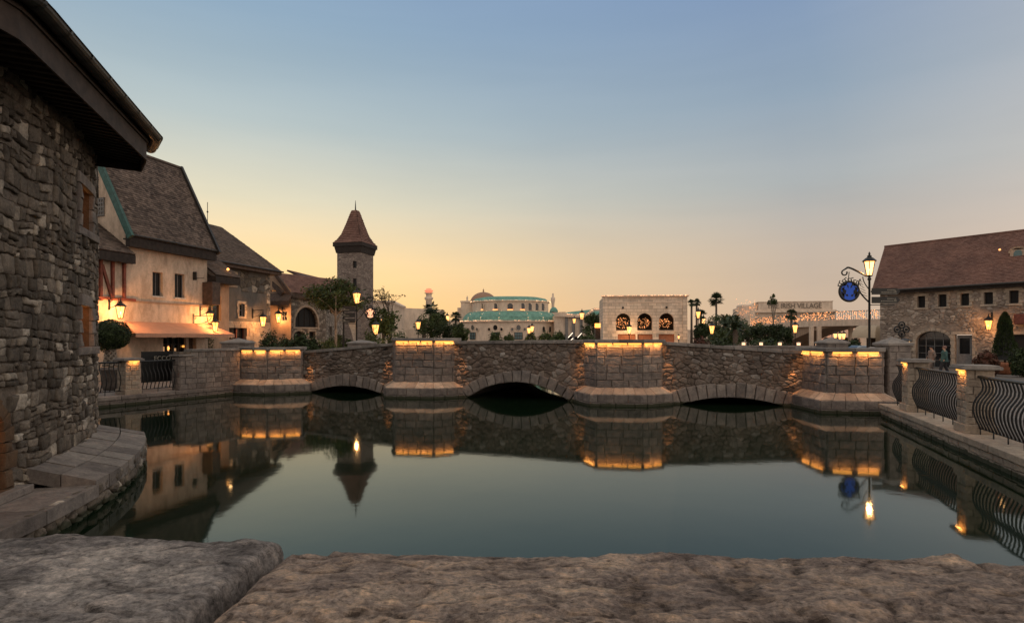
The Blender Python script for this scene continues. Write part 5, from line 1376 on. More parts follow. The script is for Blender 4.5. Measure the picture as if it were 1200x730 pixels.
obj('trunk', k, M['bark'], t); obj('crown', m_, M['leaf_dark'], t)
street_lamp(376.5, 363.5, 57, 'single lit street lamp before the glazed arch', .95, 90)
l2 = street_lamp(418, 350.5, 41.7, 'lit street lamp carrying a glowing round sign, before the tower', .8, 90)
# sign, boards and scroll on a lamp post
def lamp_sign(lamp, px, d, zc, side, glow, r=.48, board_side=1, boards=2, bz0=None, bw=1.5):
    x = X(px, d); c = (x+side*1.0, d-.02, zc)
    k = MB(); n = 26
    k.tube([(x, d, zc+.75)]+[(x+side*(.15+.95*sin(pi/2*j/10)), d, zc+.75+.42*sin(pi*.62*j/10)) for j in range(11)]+[(x+side*(1.22+.13*cos(a)), d, zc+.92+.13*sin(a)) for a in [pi*.4-.6*j for j in range(9)]], [.045]*12+[.035]*9, 6)
    k.tube([(x, d, zc-.55)]+[(x+side*(.05+.5*sin(pi*j/14)), d, zc-.5+1.1*j/10) for j in range(11)], .035, 6)
    k.tube([(x+side*.03, d, zc+.15)]+[(x+side*(.02+.3*sin(pi*j/20)), d, zc+.1+.62*j/10) for j in range(11)], .022, 6)
    for j in range(6): k.tube([(x+side*(.1+.05*j), d, zc-.25+.14*j), (x+side*(.42+.01*j), d, zc-.1+.13*j)], .012, 4)
    obj('scroll_bracket', k, M['iron'], lamp)
    f_ = MB(); f_.tube([(c[0]+r*cos(2*pi*j/32), c[1], c[2]+r*sin(2*pi*j/32)) for j in range(33)], .06, 8)
    for j in range(9): a = pi*(.18+.64*j/8); rr = r+.13+.05*(j % 2); f_.tube([(c[0]+(r+.03)*cos(a), c[1], c[2]+(r+.03)*sin(a)), (c[0]+rr*cos(a+.12), c[1], c[2]+rr*sin(a+.12)), (c[0]+(rr+.04)*cos(a-.05), c[1], c[2]+(rr+.04)*sin(a-.05))], .028, 5)
    f_.tube([(c[0]-.05, c[1], c[2]+r+.02), (c[0], c[1], zc+.95)], .02, 5)
    s_ = obj('round_sign', f_, M['iron'], lamp)
    g_ = MB(); n = 32; g_.add([(c[0]+r*cos(2*pi*j/n), c[1]+s*.03, c[2]+r*sin(2*pi*j/n)) for s in (-1, 1) for j in range(n)], [tuple(range(n)), tuple(range(n, 2*n))]+[(j, (j+1) % n, (j+1) % n+n, j+n) for j in range(n)])
    obj('sign_face', g_, M[glow], s_)
    e_ = MB()
    for sx_ in (-1, 1):       # dark leaping emblem: mirrored leaf-like silhouettes round a pointed middle
        for (ax, az, bx, bz_, wd_) in ((.9, .1, .55, -.75, .16), (.35, .9, .75, .5, .16), (.62, .55, .2, .95, .20), (.72, .35, .42, -.35, .26), (.5, .5, .85, .1, .16), (.42, -.30, .12, -.52, .15), (.75, -.1, .5, -.6, .14), (.28, .75, .1, .3, .1)):
            a_ = Vector((c[0]+sx_*ax*r, 0, c[2]+az*r)); b_ = Vector((c[0]+sx_*bx*r, 0, c[2]+bz_*r)); mdl = (a_+b_)/2; dd = (b_-a_); nn = Vector((-dd.z, 0, dd.x)).normalized()*wd_*r
            for yy in (-.036, .036): e_.poly([(p_.x, c[1]+yy, p_.z) for p_ in (a_, mdl+nn, b_, mdl-nn*.7)])
    obj('emblem', e_, M['black'], s_)
    for j in range(boards):
        z0 = (bz0 or zc)+.12-j*.42
        b_ = MB(); xa = x+board_side*.12; xb = x+board_side*(.12+bw); tip = x+board_side*(.27+bw)
        b_.add([(xa, d-.03, z0), (xb, d-.03, z0), (tip, d-.03, z0+.16), (xb, d-.03, z0+.32), (xa, d-.03, z0+.32), (xa, d+.03, z0), (xb, d+.03, z0), (tip, d+.03, z0+.16), (xb, d+.03, z0+.32), (xa, d+.03, z0+.32)], [(0, 1, 2, 3, 4), (9, 8, 7, 6, 5), (0, 5, 6, 1), (1, 6, 7, 2), (2, 7, 8, 3), (3, 8, 9, 4), (4, 9, 5, 0)])
        o = obj('direction_board', b_, M['sign_board'], lamp)
        q = MB(); q.box(x+board_side*.08, x+board_side*(.12+bw), d-.045, d-.032, z0+.02, z0+.035) if board_side > 0 else None
        rnd = random.Random(j+3)
        for (za, zb, xs) in ((.20, .25, (.85, 1.25)), (.09, .14, (.55, 1.25))):
            xx = xs[0]
            while xx < xs[1]: l = rnd.uniform(.03, .06); q.box(min(x+board_side*xx, x+board_side*(xx+l)), max(x+board_side*xx, x+board_side*(xx+l)), d-.04, d-.0305, z0+za, z0+zb); xx += l+.025
        q.tube([(x+board_side*(.02+bw)-.06, d-.037, z0+.16), (x+board_side*(.02+bw)+.06, d-.037, z0+.16)], .012, 4); q.tube([(x+board_side*(.02+bw), d-.037, z0+.10), (x+board_side*(.02+bw), d-.037, z0+.22)], .012, 4)
        obj('lettering', q, M['lettering'], o)
    if boards:
        k = MB(); k.box(min(x, x+board_side*bw), max(x, x+board_side*bw), d-.01, d+.01, z0-.1, z0-.06); obj('board_rail', k, M['iron'], lamp)
lamp_sign(l2, 418, 41.7, Z(367, 41.7), 1, 'sign_warm', .38, -1, 3, bw=.85)
t = thing('notice_post', 'dark post and frame holding the boards left of the round sign', 'sign post', (X(403, 42), 42, GA)); k = MB(); k.box(X(403, 42)-.07, X(403, 42)+.05, 41.9, 42.0, GA, 4.9); k.box(X(403, 42), X(417, 42), 41.9, 41.98, 4.65, 4.85); obj('post', k, M['iron'], t)
t = thing('banner', 'pale pointed banner hanging beside the lamp with the round sign', 'banner', (X(414, 43), 43, GA)); k = MB(); xx = X(407, 43)
pts = [(0, 3.75), (.62, 3.75), (.66, 1.55), (.6, 1.4), (.5, 2.1), (.3, 3.0)]
k.add([(xx+a, 42.99, z) for a, z in pts]+[(xx+a, 43.01, z) for a, z in pts], [tuple(range(6)), tuple(range(11, 5, -1))]); obj('cloth', k, M['frame_white'], t); k = MB(); k.tube([(xx+.66, 43, GA), (xx+.66, 43, 3.8)], .03, 6); obj('pole', k, M['iron'], t)
street_lamp(440, 387, 46, 'low bright lamp in the bushes right of the round sign', .85, 70)
street_lamp(448.5, 377, 70, 'small lamp glowing in the tree before the cream hall', .6, 15)
# ================================================================== the far side of the square
def P3(px, py, d): return (X(px, d), d, Z(py, d))
def fairy(name, pts, n, label, r=.06, spread=.05, em='emit_fairy', parent=None, seed=1):
    rnd = random.Random(seed); k = MB()
    for i in range(n):
        f = rnd.random()*(len(pts)-1); j = int(f); a = Vector(pts[j]); b_ = Vector(pts[j+1]); p = a.lerp(b_, f-j)+Vector((rnd.gauss(0, spread), rnd.gauss(0, spread), rnd.gauss(0, spread)))
        s = r*rnd.uniform(.6, 1.2); k.add([p+Vector((s, 0, 0)), p+Vector((0, s, 0)), p-Vector((s, 0, 0)), p-Vector((0, s, 0)), p+Vector((0, 0, s)), p-Vector((0, 0, s))], [(0, 1, 4), (1, 2, 4), (2, 3, 4), (3, 0, 4), (1, 0, 5), (2, 1, 5), (3, 2, 5), (0, 3, 5)])
    o = obj(name, k, M[em], parent)
    return tag(o, label, 'string lights') if parent is None else o
# ---- cream hall (left of the palms)
fk = frame2(433, 92, 474, 86)
t = thing('cream_hall', 'plain cream hall with a low gable behind the bare tree', 'building', fk.p(3, -2, GA))
q = MB(); ze = Z(362, 89); holed(q, fk, 0, fk.L, GA, ze, [], 0); q.poly([fk.p(0, 0, ze), fk.p(fk.L, 0, ze), fk.p(fk.L*.72, 0, Z(354, 88)), fk.p(0, 0, Z(353, 91))])
q.quad(fk.p(fk.L, 0, GA), fk.p(fk.L, -8, GA), fk.p(fk.L, -8, ze), fk.p(fk.L, 0, ze)); obj('wall', q, M['limestone_plain'], t)
q = MB(); q.bar(fk.p(-.1, .15, Z(352.5, 91)), fk.p(fk.L*.72, .15, Z(353.5, 88)), .5, .25); q.bar(fk.p(fk.L*.72, .15, Z(353.5, 88)), fk.p(fk.L+.2, .15, ze+.1), .5, .25); obj('cornice', q, M['limestone_plain'], t)
t = thing('garden_wall', 'low cream garden wall behind the second bridge pier', 'wall', (X(482, 80), 80, GA)); q = MB(); q.box(X(476, 80), X(494, 80), 80, 80.4, GA, Z(386, 80)); obj('wall', q, M['limestone_plain'], t)
# lit stall window block
t = thing('kiosk', 'small dark kiosk with a yellow lit window left of the palms', 'kiosk', (X(486, 88), 88, GA)); q = MB(); q.box(X(475, 88), X(498, 88), 88, 91, GA, Z(376, 88)); q.box(X(474, 88), X(499, 88), 87.7, 91.3, Z(376, 88), Z(374.5, 88)); obj('wall', q, M['timber_brown'], t)
for i, px in enumerate((481, 486.5)):
    q = MB(); x_ = X(px, 88); q.box(x_-.3, x_+.3, 87.9, 87.97, Z(384, 88), Z(379, 88)); obj('window', q, M['emit_lamp_y' if i else 'emit_white'], t)

# ---- honour column
d = 118; x = X(502.5, d)
t = thing('monument_column', 'tall pale column topped by a reddish lit crown, above the palms', 'column', (x, d, GA))
k = MB(); k.lathe((x, d, 0), [(1.3, GA), (1.3, 1.4), (.75, 1.6), (.62, Z(352, d)), (.9, Z(350.5, d)), (.9, Z(348.5, d)), (.6, Z(348, d)), (.6, Z(344.5, d)), (1.0, Z(343.5, d))], 16); obj('shaft', k, M['limestone_plain'], t, True)
k = MB(); k.lathe((x, d, Z(343.5, d)), [(.55, 0), (.95, .5), (.6, .7), (.55, .9), (.2, 1.0)], 10); obj('crown', k, M['emit_red'], t)

# ---- domed building with turquoise roofs
D0 = 104; cx0 = X(598, D0+8)
def bow(a, rx, ry, z, cx_=cx0, cy=D0+9): 
    s_, c_ = sin(a), cos(a); e = .8
    return (cx_+rx*math.copysign(abs(c_)**e, c_), cy-ry*math.copysign(abs(s_)**e, s_), z)
t = thing('domed_building', 'long cream building with turquoise bowed roofs and brown dome', 'building', (cx0, D0+9, GA))
def bowring(mb, prof, n=48, a0=-.5, a1=pi+.5, cxs=None):
    for i in range(n):
        A_ = a0+(a1-a0)*i/n; B2 = a0+(a1-a0)*(i+1)/n
        for p, q_ in zip(prof[:-1], prof[1:]): mb.quad(bow(A_, p[0], p[1], p[2], *(p[3:])), bow(B2, p[0], p[1], p[2], *(p[3:])), bow(B2, q_[0], q_[1], q_[2], *(q_[3:])), bow(A_, q_[0], q_[1], q_[2], *(q_[3:])))
RX, RY = 9.5, 9.0
zA = Z(375.5, D0+1); zB = Z(364.5, D0+2.5); zC = Z(353, D0+3); zD = Z(348, D0+4)
q = MB(); bowring(q, [(RX, RY, GA), (RX, RY, zA)]); obj('lower_wall', q, M['limestone_plain'], t)
q = MB(); bowring(q, [(RX+.3, RY+.3, zA-.3), (RX+.35, RY+.35, zA), (RX, RY, zA)]); obj('lower_cornice', q, M['limestone_plain'], t)
cu = cx0+.4
q = MB(); bowring(q, [(RX-.05, RY-.05, zA), (RX*.975, RY*.975, zA+.7), (RX*.93, RY*.93, zA+1.25), (RX*.86, RY*.87, zB-.1), (RX*.78, RY*.8, zB)]); obj('lower_roof', q, M['teal_roof'], t, True)
q = MB(); bowring(q, [(RX*.79, RY*.8, zB-.3), (RX*.79, RY*.8, zC)]); obj('upper_wall', q, M['limestone_plain'], t)
q = MB(); bowring(q, [(RX*.79, RY*.8, zC-.1), (RX*.82, RY*.84, zC), (RX*.8, RY*.82, zC+.15)]); obj('upper_cornice', q, M['limestone_plain'], t)
q = MB(); bowring(q, [(RX*.81, RY*.82, zC+.12), (RX*.74, RY*.75, zD-.2), (RX*.6, RY*.6, zD+.1), (.3, .3, zD+.3)]); obj('upper_roof', q, M['teal_roof'], t, True)
fairy('roof_lights', [bow(a, RX+.4, RY+.4, zA-.02) for a in [pi*j/40 for j in range(41)]], 150, '', .05, .03, 'emit_fairy_w', t, 3)
fairy('roof_lights', [bow(a, RX*.83, RY*.85, zC+.1) for a in [pi*j/40 for j in range(41)]], 90, '', .045, .03, 'emit_fairy_w', t, 4)
for a in (.25, .6, .95, 1.3, 1.72, 2.1, 2.5): fairy('rib_lights', [bow(a, RX+.05, RY+.05, zA), bow(a, RX*.99, RY*.99, zA+.7), bow(a, RX*.94, RY*.95, zA+1.3), bow(a, RX*.8, RY*.82, zB+.05)], 10, '', .045, .01, 'emit_fairy_w', t, 5)
def on_bow(px, f=1.0):      # angle whose bow point lines up with that sight line
    best = min(((abs(HX+F*p[0]/p[1]-px), a) for a in [pi*.03+pi*.94*j/700 for j in range(701)] for p in [bow(a, RX*f, RY*f, 0)]), key=lambda s_: s_[0]); return best[1]
for i, px in enumerate((565.5, 580.5, 598, 612.5, 620.5, 628.5, 635.5)):
    a = on_bow(px, .79); c = bow(a, RX*.79+.02, RY*.8+.02, 0); e1 = bow(a+.01, RX*.79, RY*.8, 0); fr = Frame((c[0], c[1]), (e1[0]-c[0], e1[1]-c[1]))
    hw_ = (.5 if i in (1, 2) else .38); zb_ = Z(363.5, c[1]); zt_ = Z(355.5, c[1])
    q = MB(); q.poly([fr.p(-hw_, .03, zb_), fr.p(hw_, .03, zb_), fr.p(hw_, .03, zt_-hw_)]+[fr.p(hw_*cos(b_), .03, zt_-hw_+hw_*sin(b_)) for b_ in [pi*j/8 for j in range(1, 8)]]+[fr.p(-hw_, .03, zt_-hw_)])
    o = obj('arched_window', q, M['glass_dark'], t)
    k = MB(); k.tube([fr.p(-hw_-.08, .05, zb_), fr.p(-hw_-.08, .05, zt_-hw_)]+[fr.p((hw_+.08)*cos(b_), .05, zt_-hw_+(hw_+.08)*sin(b_)) for b_ in [pi-pi*j/8 for j in range(9)]]+[fr.p(hw_+.08, .05, zb_)], .07, 4); obj('window_frame', k, M['limestone_plain'], o)
    if i < 4: k = MB(); k.box(-hw_, hw_, .05, .12, zb_, zb_+.18, fr); obj('window_light', k, M['emit_fairy'], o)
for i, px in enumerate((554, 580.5, 607.5)):
    a = on_bow(px); c = bow(a, RX, RY, 0); e1 = bow(a+.01, RX, RY, 0); fr = Frame((c[0], c[1]), (e1[0]-c[0], e1[1]-c[1]))
    for (dx, r_, py) in ((0, .42, 384), (-1.15, .24, 386), (1.15, .24, 386)):
        q = MB(); zc_ = Z(py, c[1]); q.poly([fr.p(dx+r_*cos(b_), .06, zc_+r_*1.15*sin(b_)) for b_ in [2*pi*j/14 for j in range(14)]]); o = obj('round_window', q, M['glass_dark'], t)
        k = MB(); k.tube([fr.p(dx+(r_+.05)*cos(b_), .06, zc_+(r_+.05)*1.15*sin(b_)) for b_ in [2*pi*j/14 for j in range(15)]], .06, 4); obj('window_frame', k, M['limestone_plain'], o)
    q = MB(); q.box(-.72, .72, .0, .05, Z(397.5, c[1]), Z(389.5, c[1]), fr); o = obj('square_window', q, M['glass_teal'], t)
    k = MB()
    for x_ in (-.72, -.24, .24, .72): k.box(x_-.04, x_+.04, .05, .1, Z(397.5, c[1]), Z(389.5, c[1]), fr)
    for py in (397.5, 393.5, 389.5): k.box(-.76, .76, .052, .11, Z(py, c[1])-.04, Z(py, c[1])+.04, fr)
    obj('window_frame', k, M['timber_dark'], o)
for px in (637, 644.5, 654):
    a = on_bow(px); c = bow(a, RX, RY, 0); e1 = bow(a+.01, RX, RY, 0); fr = Frame((c[0], c[1]), (e1[0]-c[0], e1[1]-c[1])); q = MB(); hw_ = .26
    zb_ = Z(389, c[1]); zt_ = Z(382.5, c[1]); q.poly([fr.p(-hw_, .06, zb_), fr.p(hw_, .06, zb_)]+[fr.p(hw_*cos(b_), .06, zt_-hw_+hw_*sin(b_)) for b_ in [pi*j/8 for j in range(9)]]); obj('arched_window', q, M['glass_dark'], t)
# dome and block behind
dd = 122; xd = X(566.5, dd)
k = MB(); k.lathe((xd, dd, Z(356, dd)-1.5), [(2.9, 0), (2.9, 1.5)]+[(2.9*cos(a), 1.5+2.5*sin(a)) for a in [pi/2*j/10 for j in range(1, 10)]]+[(.05, 4.02)], 32); obj('dome', k, M['dome_brown'], t, True)
k = MB(); k.lathe((xd, dd, Z(343, dd)-.1), [(.15, 0), (.2, .3), (.07, .4), (.2, .6), (.05, .8), (.02, 1.1)], 8); obj('finial', k, M['dome_brown'], t)
k = MB(); xb = X(550, 113); k.box(X(540.5, 113), X(561, 113), 112, 118, GA, Z(354, 112)); k.box(X(540, 113), X(561.5, 113), 111.8, 118, Z(354.3, 112), Z(352.5, 112)); k.box(X(536.5, 114), X(541, 114), 113, 118, GA, Z(360.5, 113)); obj('end_block', k, M['limestone_plain'], t)
k = MB(); k.lathe((X(547.5, 113), 113, Z(352.5, 113)), [(.22, 0), (.14, .3), (.2, .55), (.03, 1.0)], 8); obj('finial', k, M['limestone_plain'], t)
k = MB(); k.box(X(655, 110), X(662, 110), 108, 116, GA, Z(366, 110)); obj('side_block', k, M['limestone_plain'], t)
# mast and small turquoise dome
d = 135; x = X(648, d); t = thing('radio_mast', 'thin pale mast standing right of the domed building', 'mast', (x, d, GA)); k = MB(); k.lathe((x, d, 0), [(.5, GA), (.32, Z(356, d)), (.5, Z(352, d)), (.5, Z(349, d)), (.25, Z(348, d)), (.2, Z(344, d)), (.02, Z(343.5, d))], 10); obj('pole', k, M['limestone_plain'], t, True)
d = 128; x = X(649, d); t = thing('small_dome', 'small turquoise dome at the foot of the thin mast', 'pavilion', (x, d, GA)); k = MB(); k.lathe((x, d, Z(366, d)), [(.95*cos(a), 1.2*sin(a)) for a in [pi/2*j/8 for j in range(9)]][:-1]+[(.02, 1.2)], 16); obj('dome', k, M['teal_roof'], t, True); k = MB(); k.lathe((x, d, GA), [(.9, 0), (.9, Z(366, d)-GA)], 16); obj('drum', k, M['limestone_plain'], t)

# ---- low pavilion with turquoise roof and lit handrails
t = thing('low_pavilion', 'long low pavilion with shallow turquoise roof between dome and arches', 'building', (X(682, 104), 104, GA))
q = MB(); a_, b2 = X(650, 104), X(712, 104); q.box(a_, b2, 104, 110, GA+2.4, Z(369, 104)); obj('wall', q, M['limestone_plain'], t)
q = MB(); q.add([P3(662, 368.5, 103.5), P3(712, 369, 103.5), P3(712, 363, 106), P3(690, 363, 106), P3(664, 366, 107)], [(0, 1, 2, 3, 4)]); obj('roof', q, M['teal_roof'], t)
q = MB(); q.bar(P3(650, 368.8, 103.4), P3(686, 370.5, 103.4), .3, .6); q.bar(P3(686, 370.5, 103.2), P3(696, 362.6, 103.2), .3, .5); q.bar(P3(696, 362.6, 103.2), P3(712, 363, 103.2), .3, .5); obj('fascia', q, M['limestone_plain'], t)
for px in (664, 672, 681, 690, 699): q = MB(); q.box(X(px, 103.8)-.25, X(px, 103.8)+.25, 103.6, 104.1, GA, Z(370, 103.8)); obj('column', q, M['frame_grey'], t)
q = MB(); q.box(a_, b2, 108, 108.3, GA, GA+2.4); obj('back_wall', q, M['timber_dark'], t)
fairy('eave_lights', [P3(664, 368, 103), P3(686, 369.5, 103), P3(696, 361.8, 103), P3(711, 362.2, 103)], 50, '', .05, .03, 'emit_fairy_w', t, 9)
t = thing('lit_stair', 'dark stair whose handrails glow as slanted white lines', 'stair', (X(675, 60), 60, GA)); q = MB()
for i in range(10): q.box(X(664, 60), X(702, 60), 60+i*.35, 60.4+i*.35, GA, GA+.19*(i+1))
obj('steps', q, M['frame_grey'], t)
for (x0_, y0_, x1_, y1_, s_) in ((666, 395.5, 671, 390, 1), (677, 395.5, 681.5, 390.5, 1), (669, 398.5, 671.5, 396.5, 1)):
    q = MB(); q.tube([P3(x0_, y0_, 59.8), P3(x1_, y1_, 60.6)], .035, 6); obj('handrail_light', q, M['emit_white'], t)

# ---- arched limestone building
dA = 70; fr = frame2(706.5, 70.5, 805.5, 69.5)
t = thing('arched_pavilion', 'cream limestone block with three tall arches full of fairy lights', 'building', fr.p(fr.L/2, -3, GA))
zt = Z(348, dA); hs = []
for a, b2 in ((722, 739), (747, 764.5), (772.5, 790)):
    ua, ub = fr.at(a), fr.at(b2); hs.append((ua, ub, Z(387, dA), Z(367, dA), (ub-ua)/2))
pan = [(fr.at(a), fr.at(b2), GA+.2, Z(391.5, dA)) for a, b2 in ((724, 745), (747, 765), (772, 790.5))]
q = MB(); holed(q, fr, 0, fr.L, GA, zt, hs+[p+(0,) for p in pan], 0, .5)
for u in (0, fr.L): q.quad(fr.p(u, 0, GA), fr.p(u, -8, GA), fr.p(u, -8, zt), fr.p(u, 0, zt))
obj('wall', q, M['limestone'], t)
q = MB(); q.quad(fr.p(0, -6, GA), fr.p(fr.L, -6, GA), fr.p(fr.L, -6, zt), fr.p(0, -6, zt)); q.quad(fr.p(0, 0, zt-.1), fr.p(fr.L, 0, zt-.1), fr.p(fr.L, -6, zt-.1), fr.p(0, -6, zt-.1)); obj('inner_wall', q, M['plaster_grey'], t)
q = MB()
for u0, u1 in ((0, .55), (fr.L-.55, fr.L)): q.box(u0, u1, .002, .08, GA, zt, fr)
obj('pilaster', q, M['limestone'], t)
q = MB(); q.box(-.12, fr.L+.12, -.2, .16, zt-.02, zt+.12, fr); q.box(-.2, fr.L+.2, -.2, .26, zt+.12, zt+.2, fr)
for i in range(52): u = -.15+(fr.L+.3)*i/51.5; q.box(u, u+.1, .16, .24, zt+.02, zt+.12, fr)
obj('cornice', q, M['limestone_plain'], t)
for z_ in (Z(355, dA), Z(388.5, dA)): q = MB(); q.box(.55, fr.L-.55, .003, .05, z_, z_+.14, fr); obj('string_course', q, M['limestone_plain'], t)
fairy('cornice_lights', [fr.p(-.2, .3, zt+.16), fr.p(fr.L+.2, .3, zt+.16)], 120, '', .035, .02, 'emit_fairy_w', t, 2)
for i, h in enumerate(hs):
    zc_ = (h[2]+h[3])/2; rnd = random.Random(i+5); k = MB(); um = (h[0]+h[1])/2; hw_ = (h[1]-h[0])/2
    pts = []
    for j in range(70):
        a = rnd.uniform(0, 2*pi); rr = sqrt(rnd.random()); u = um+hw_*.95*rr*cos(a); z_ = h[2]+.35+(h[3]-h[2])*.27+rr*sin(a)*(h[3]-h[2])*.33
        p = Vector(fr.p(u, -.8-rnd.random()*1.5, z_)); s = .042*rnd.uniform(.6, 1.2)
        k.add([p+Vector((s, 0, 0)), p+Vector((0, s, 0)), p-Vector((s, 0, 0)), p-Vector((0, s, 0)), p+Vector((0, 0, s)), p-Vector((0, 0, s))], [(0, 1, 4), (1, 2, 4), (2, 3, 4), (3, 0, 4), (1, 0, 5), (2, 1, 5), (3, 2, 5), (0, 3, 5)])
    tag(obj('string_lights', k, M['emit_fairy']), ('orange fairy lights inside the left arch of the limestone block', 'orange fairy lights inside the middle arch of the limestone block', 'orange fairy lights inside the right arch of the limestone block')[i], 'string lights', 'fairy lights in the three arches')
for i, p in enumerate(pan): q = MB(); q.box(p[0], p[1], -.4, -.3, p[2], p[3], fr); obj('terracotta_panel', q, M['terracotta'], t)
for px in (730, 781): q = MB(); u = fr.at(px); z_ = Z(360.5, dA); q.box(u-.1, u+.1, 0, .22, z_-.1, z_+.12, fr); obj('floodlight', q, M['black'], t)
light_point(fr.p(fr.at(737.5), 1.2, Z(387.5, dA)), 90, (1, .6, .3)); 
street_lamp(737.5, 387.5, 68.5, 'short bright lamp in front of the left arch of the limestone block', .9, 60)
street_lamp(795.5, 395.5, 68, 'low lamp at the right foot of the limestone block', .4, 25)
bush(689, 62, 388, 22, 'round bush left of the limestone block', 'leaf_mid', 800, .1, seed=41, group='bushes across the bridge')

# ---- THE IRISH VILLAGE hall
dI = 125; fi = frame2(889, dI, 976, dI-3)
t = thing('village_hall', 'tan hall with THE IRISH VILLAGE lettered on its parapet', 'building', fi.p(fi.L/2, -3, GA))
q = MB(); q.box(-.8, fi.L+.6, -8, -.3, GA, Z(366.5, dI), fi); obj('wall', q, M['limestone_plain'], t)
q = MB(); q.box(0, fi.L, -5, 0, Z(364, dI), Z(354.3, dI), fi); q.box(-.1, fi.L+.1, -5.1, .12, Z(354.3, dI), Z(353.6, dI), fi); obj('parapet', q, M['limestone_plain'], t)
q = MB(); q.box(-1.2, fi.L+1, -8, .5, Z(366.5, dI), Z(365, dI), fi); q.box(-.9, fi.L+.7, -8, .2, Z(365, dI), Z(363.6, dI), fi); obj('cornice', q, M['limestone_plain'], t)
q = MB(); q.add([fi.p(-.05, -1, Z(354, dI)), fi.p(-4.5, -1, Z(361, dI)), fi.p(-4.5, -1, GA), fi.p(-.05, -1, GA), fi.p(-.05, -5, Z(354, dI)), fi.p(-4.5, -5, Z(361, dI)), fi.p(-4.5, -5, GA), fi.p(-.05, -5, GA)], [(0, 1, 2, 3), (7, 6, 5, 4), (0, 4, 5, 1), (1, 5, 6, 2)]); obj('sloping_wing', q, M['limestone_plain'], t)
text('THE IRISH VILLAGE', fi, (fi.at(901)+fi.at(961))/2, .12, Z(359, dI), 1.6, 'letter_dark', t, sx=.82, ext=.03)
# round trellised drum with lights
x = X(874, 112); tt = thing('lit_drum', 'round cream drum wrapped in fairy lights left of the lettered hall', 'pavilion', (x, 112, GA)); k = MB(); k.lathe((x, 112, GA), [(1.7, 0), (1.7, Z(359, 112)-GA), (1.5, Z(357.5, 112)-GA)], 20); obj('drum', k, M['limestone_plain'], tt)
fairy('string_lights', [(x+1.8*cos(a), 112-1.8*abs(sin(a)), Z(372, 112)+(5)*(j % 3)/3) for j, a in enumerate([pi*.02*k_ for k_ in range(50)])], 110, '', .06, .25, 'emit_fairy', tt, 6)

# ---- raised walkway with lit railing
t = thing('raised_walkway', 'pale raised walkway whose railing is wrapped in fairy lights', 'bridge', (X(965, 78), 78, GA))
a0, a1 = (X(880, 92), 92), (X(1046, 66), 66); fw = Frame(a0, (a1[0]-a0[0], a1[1]-a0[1])); L = math.dist(a0, a1)
def zdeck(u): f = u/L; return Z(383.5, 92)*(1-f)+Z(376, 66)*f+.0 + .25*sin(pi*f)
q = MB(); N = 24
for i in range(N):
    u0, u1 = L*i/N, L*(i+1)/N
    q.hexa([fw.p(u0, 0, zdeck(u0)-.55), fw.p(u1, 0, zdeck(u1)-.55), fw.p(u1, -5, zdeck(u1)-.55), fw.p(u0, -5, zdeck(u0)-.55), fw.p(u0, 0, zdeck(u0)+.25), fw.p(u1, 0, zdeck(u1)+.25), fw.p(u1, -5, zdeck(u1)+.25), fw.p(u0, -5, zdeck(u0)+.25)])
obj('deck', q, M['limestone_plain'], t)
q = MB()
for i in range(N):
    u0, u1 = L*i/N, L*(i+1)/N; c_ = lambda u: max(GA, zdeck(u)-.5-2.6*abs((u-L*.78)/(L*.5))**2.2)
    q.quad(fw.p(u0, -.3, c_(u0)), fw.p(u1, -.3, c_(u1)), fw.p(u1, -.3, zdeck(u1)-.5), fw.p(u0, -.3, zdeck(u0)-.5)); q.quad(fw.p(u0, -.3, c_(u0)), fw.p(u1, -.3, c_(u1)), fw.p(u1, -4.8, c_(u1)), fw.p(u0, -4.8, c_(u0)))
obj('arch', q, M['plaster_tan'], t)
q = MB(); q.tube([fw.p(L*i/N, -.05, zdeck(L*i/N)+1.3) for i in range(N+1)], .04, 5)
n = 90
for i in range(n): u = L*(i+.5)/n; q.box(u-.02, u+.02, -.07, -.03, zdeck(u)+.25, zdeck(u)+1.3, fw)
obj('railing', q, M['iron'], t)
rnd = random.Random(8); k = MB()
for i in range(620):
    u = rnd.uniform(0, L); z_ = zdeck(u)+.3+1.05*rnd.random(); p = Vector(fw.p(u, .0+rnd.random()*.1, z_)); s = .05*rnd.uniform(.6, 1.3)
    k.add([p+Vector((s, 0, 0)), p+Vector((0, s, 0)), p-Vector((s, 0, 0)), p-Vector((0, s, 0)), p+Vector((0, 0, s)), p-Vector((0, 0, s))], [(0, 1, 4), (1, 2, 4), (2, 3, 4), (3, 0, 4), (1, 0, 5), (2, 1, 5), (3, 2, 5), (0, 3, 5)])
tag(obj('string_lights', k, M['emit_fairy']), 'orange fairy lights wound along the raised walkway railing', 'string lights')
for px in (951, 960, 997): d_ = 76; q = MB(); q.box(X(px, d_)-.22, X(px, d_)+.22, d_-.2, d_+.2, GA, Z(382, d_)); obj('column', q, M['limestone_plain'], t)
t = thing('lit_arcade', 'cream arcade glowing pink under the raised walkway', 'building', (X(968, 88), 88, GA)); fl = Frame((X(936, 90), 90), (1, 0)); wdt = X(1012, 90)-X(936, 90)
hs2 = [(wdt*(.06+.155*i), wdt*(.06+.155*i)+1.25, GA, 2.6, .55) for i in range(6)]
q = MB(); holed(q, fl, 0, wdt, GA, 4.9, hs2, 0, .4); obj('wall', q, M['limestone_plain'], t); q = MB(); q.quad(fl.p(0, -1.5, GA), fl.p(wdt, -1.5, GA), fl.p(wdt, -1.5, 4.8), fl.p(0, -1.5, 4.8)); obj('inner_wall', q, M['timber_dark'], t)
light_point((X(976, 87), 86.5, 3.4), 160, (1, .35, .2), .2); light_point((X(1000, 87), 86.5, 3.6), 60, (1, .4, .25), .2)
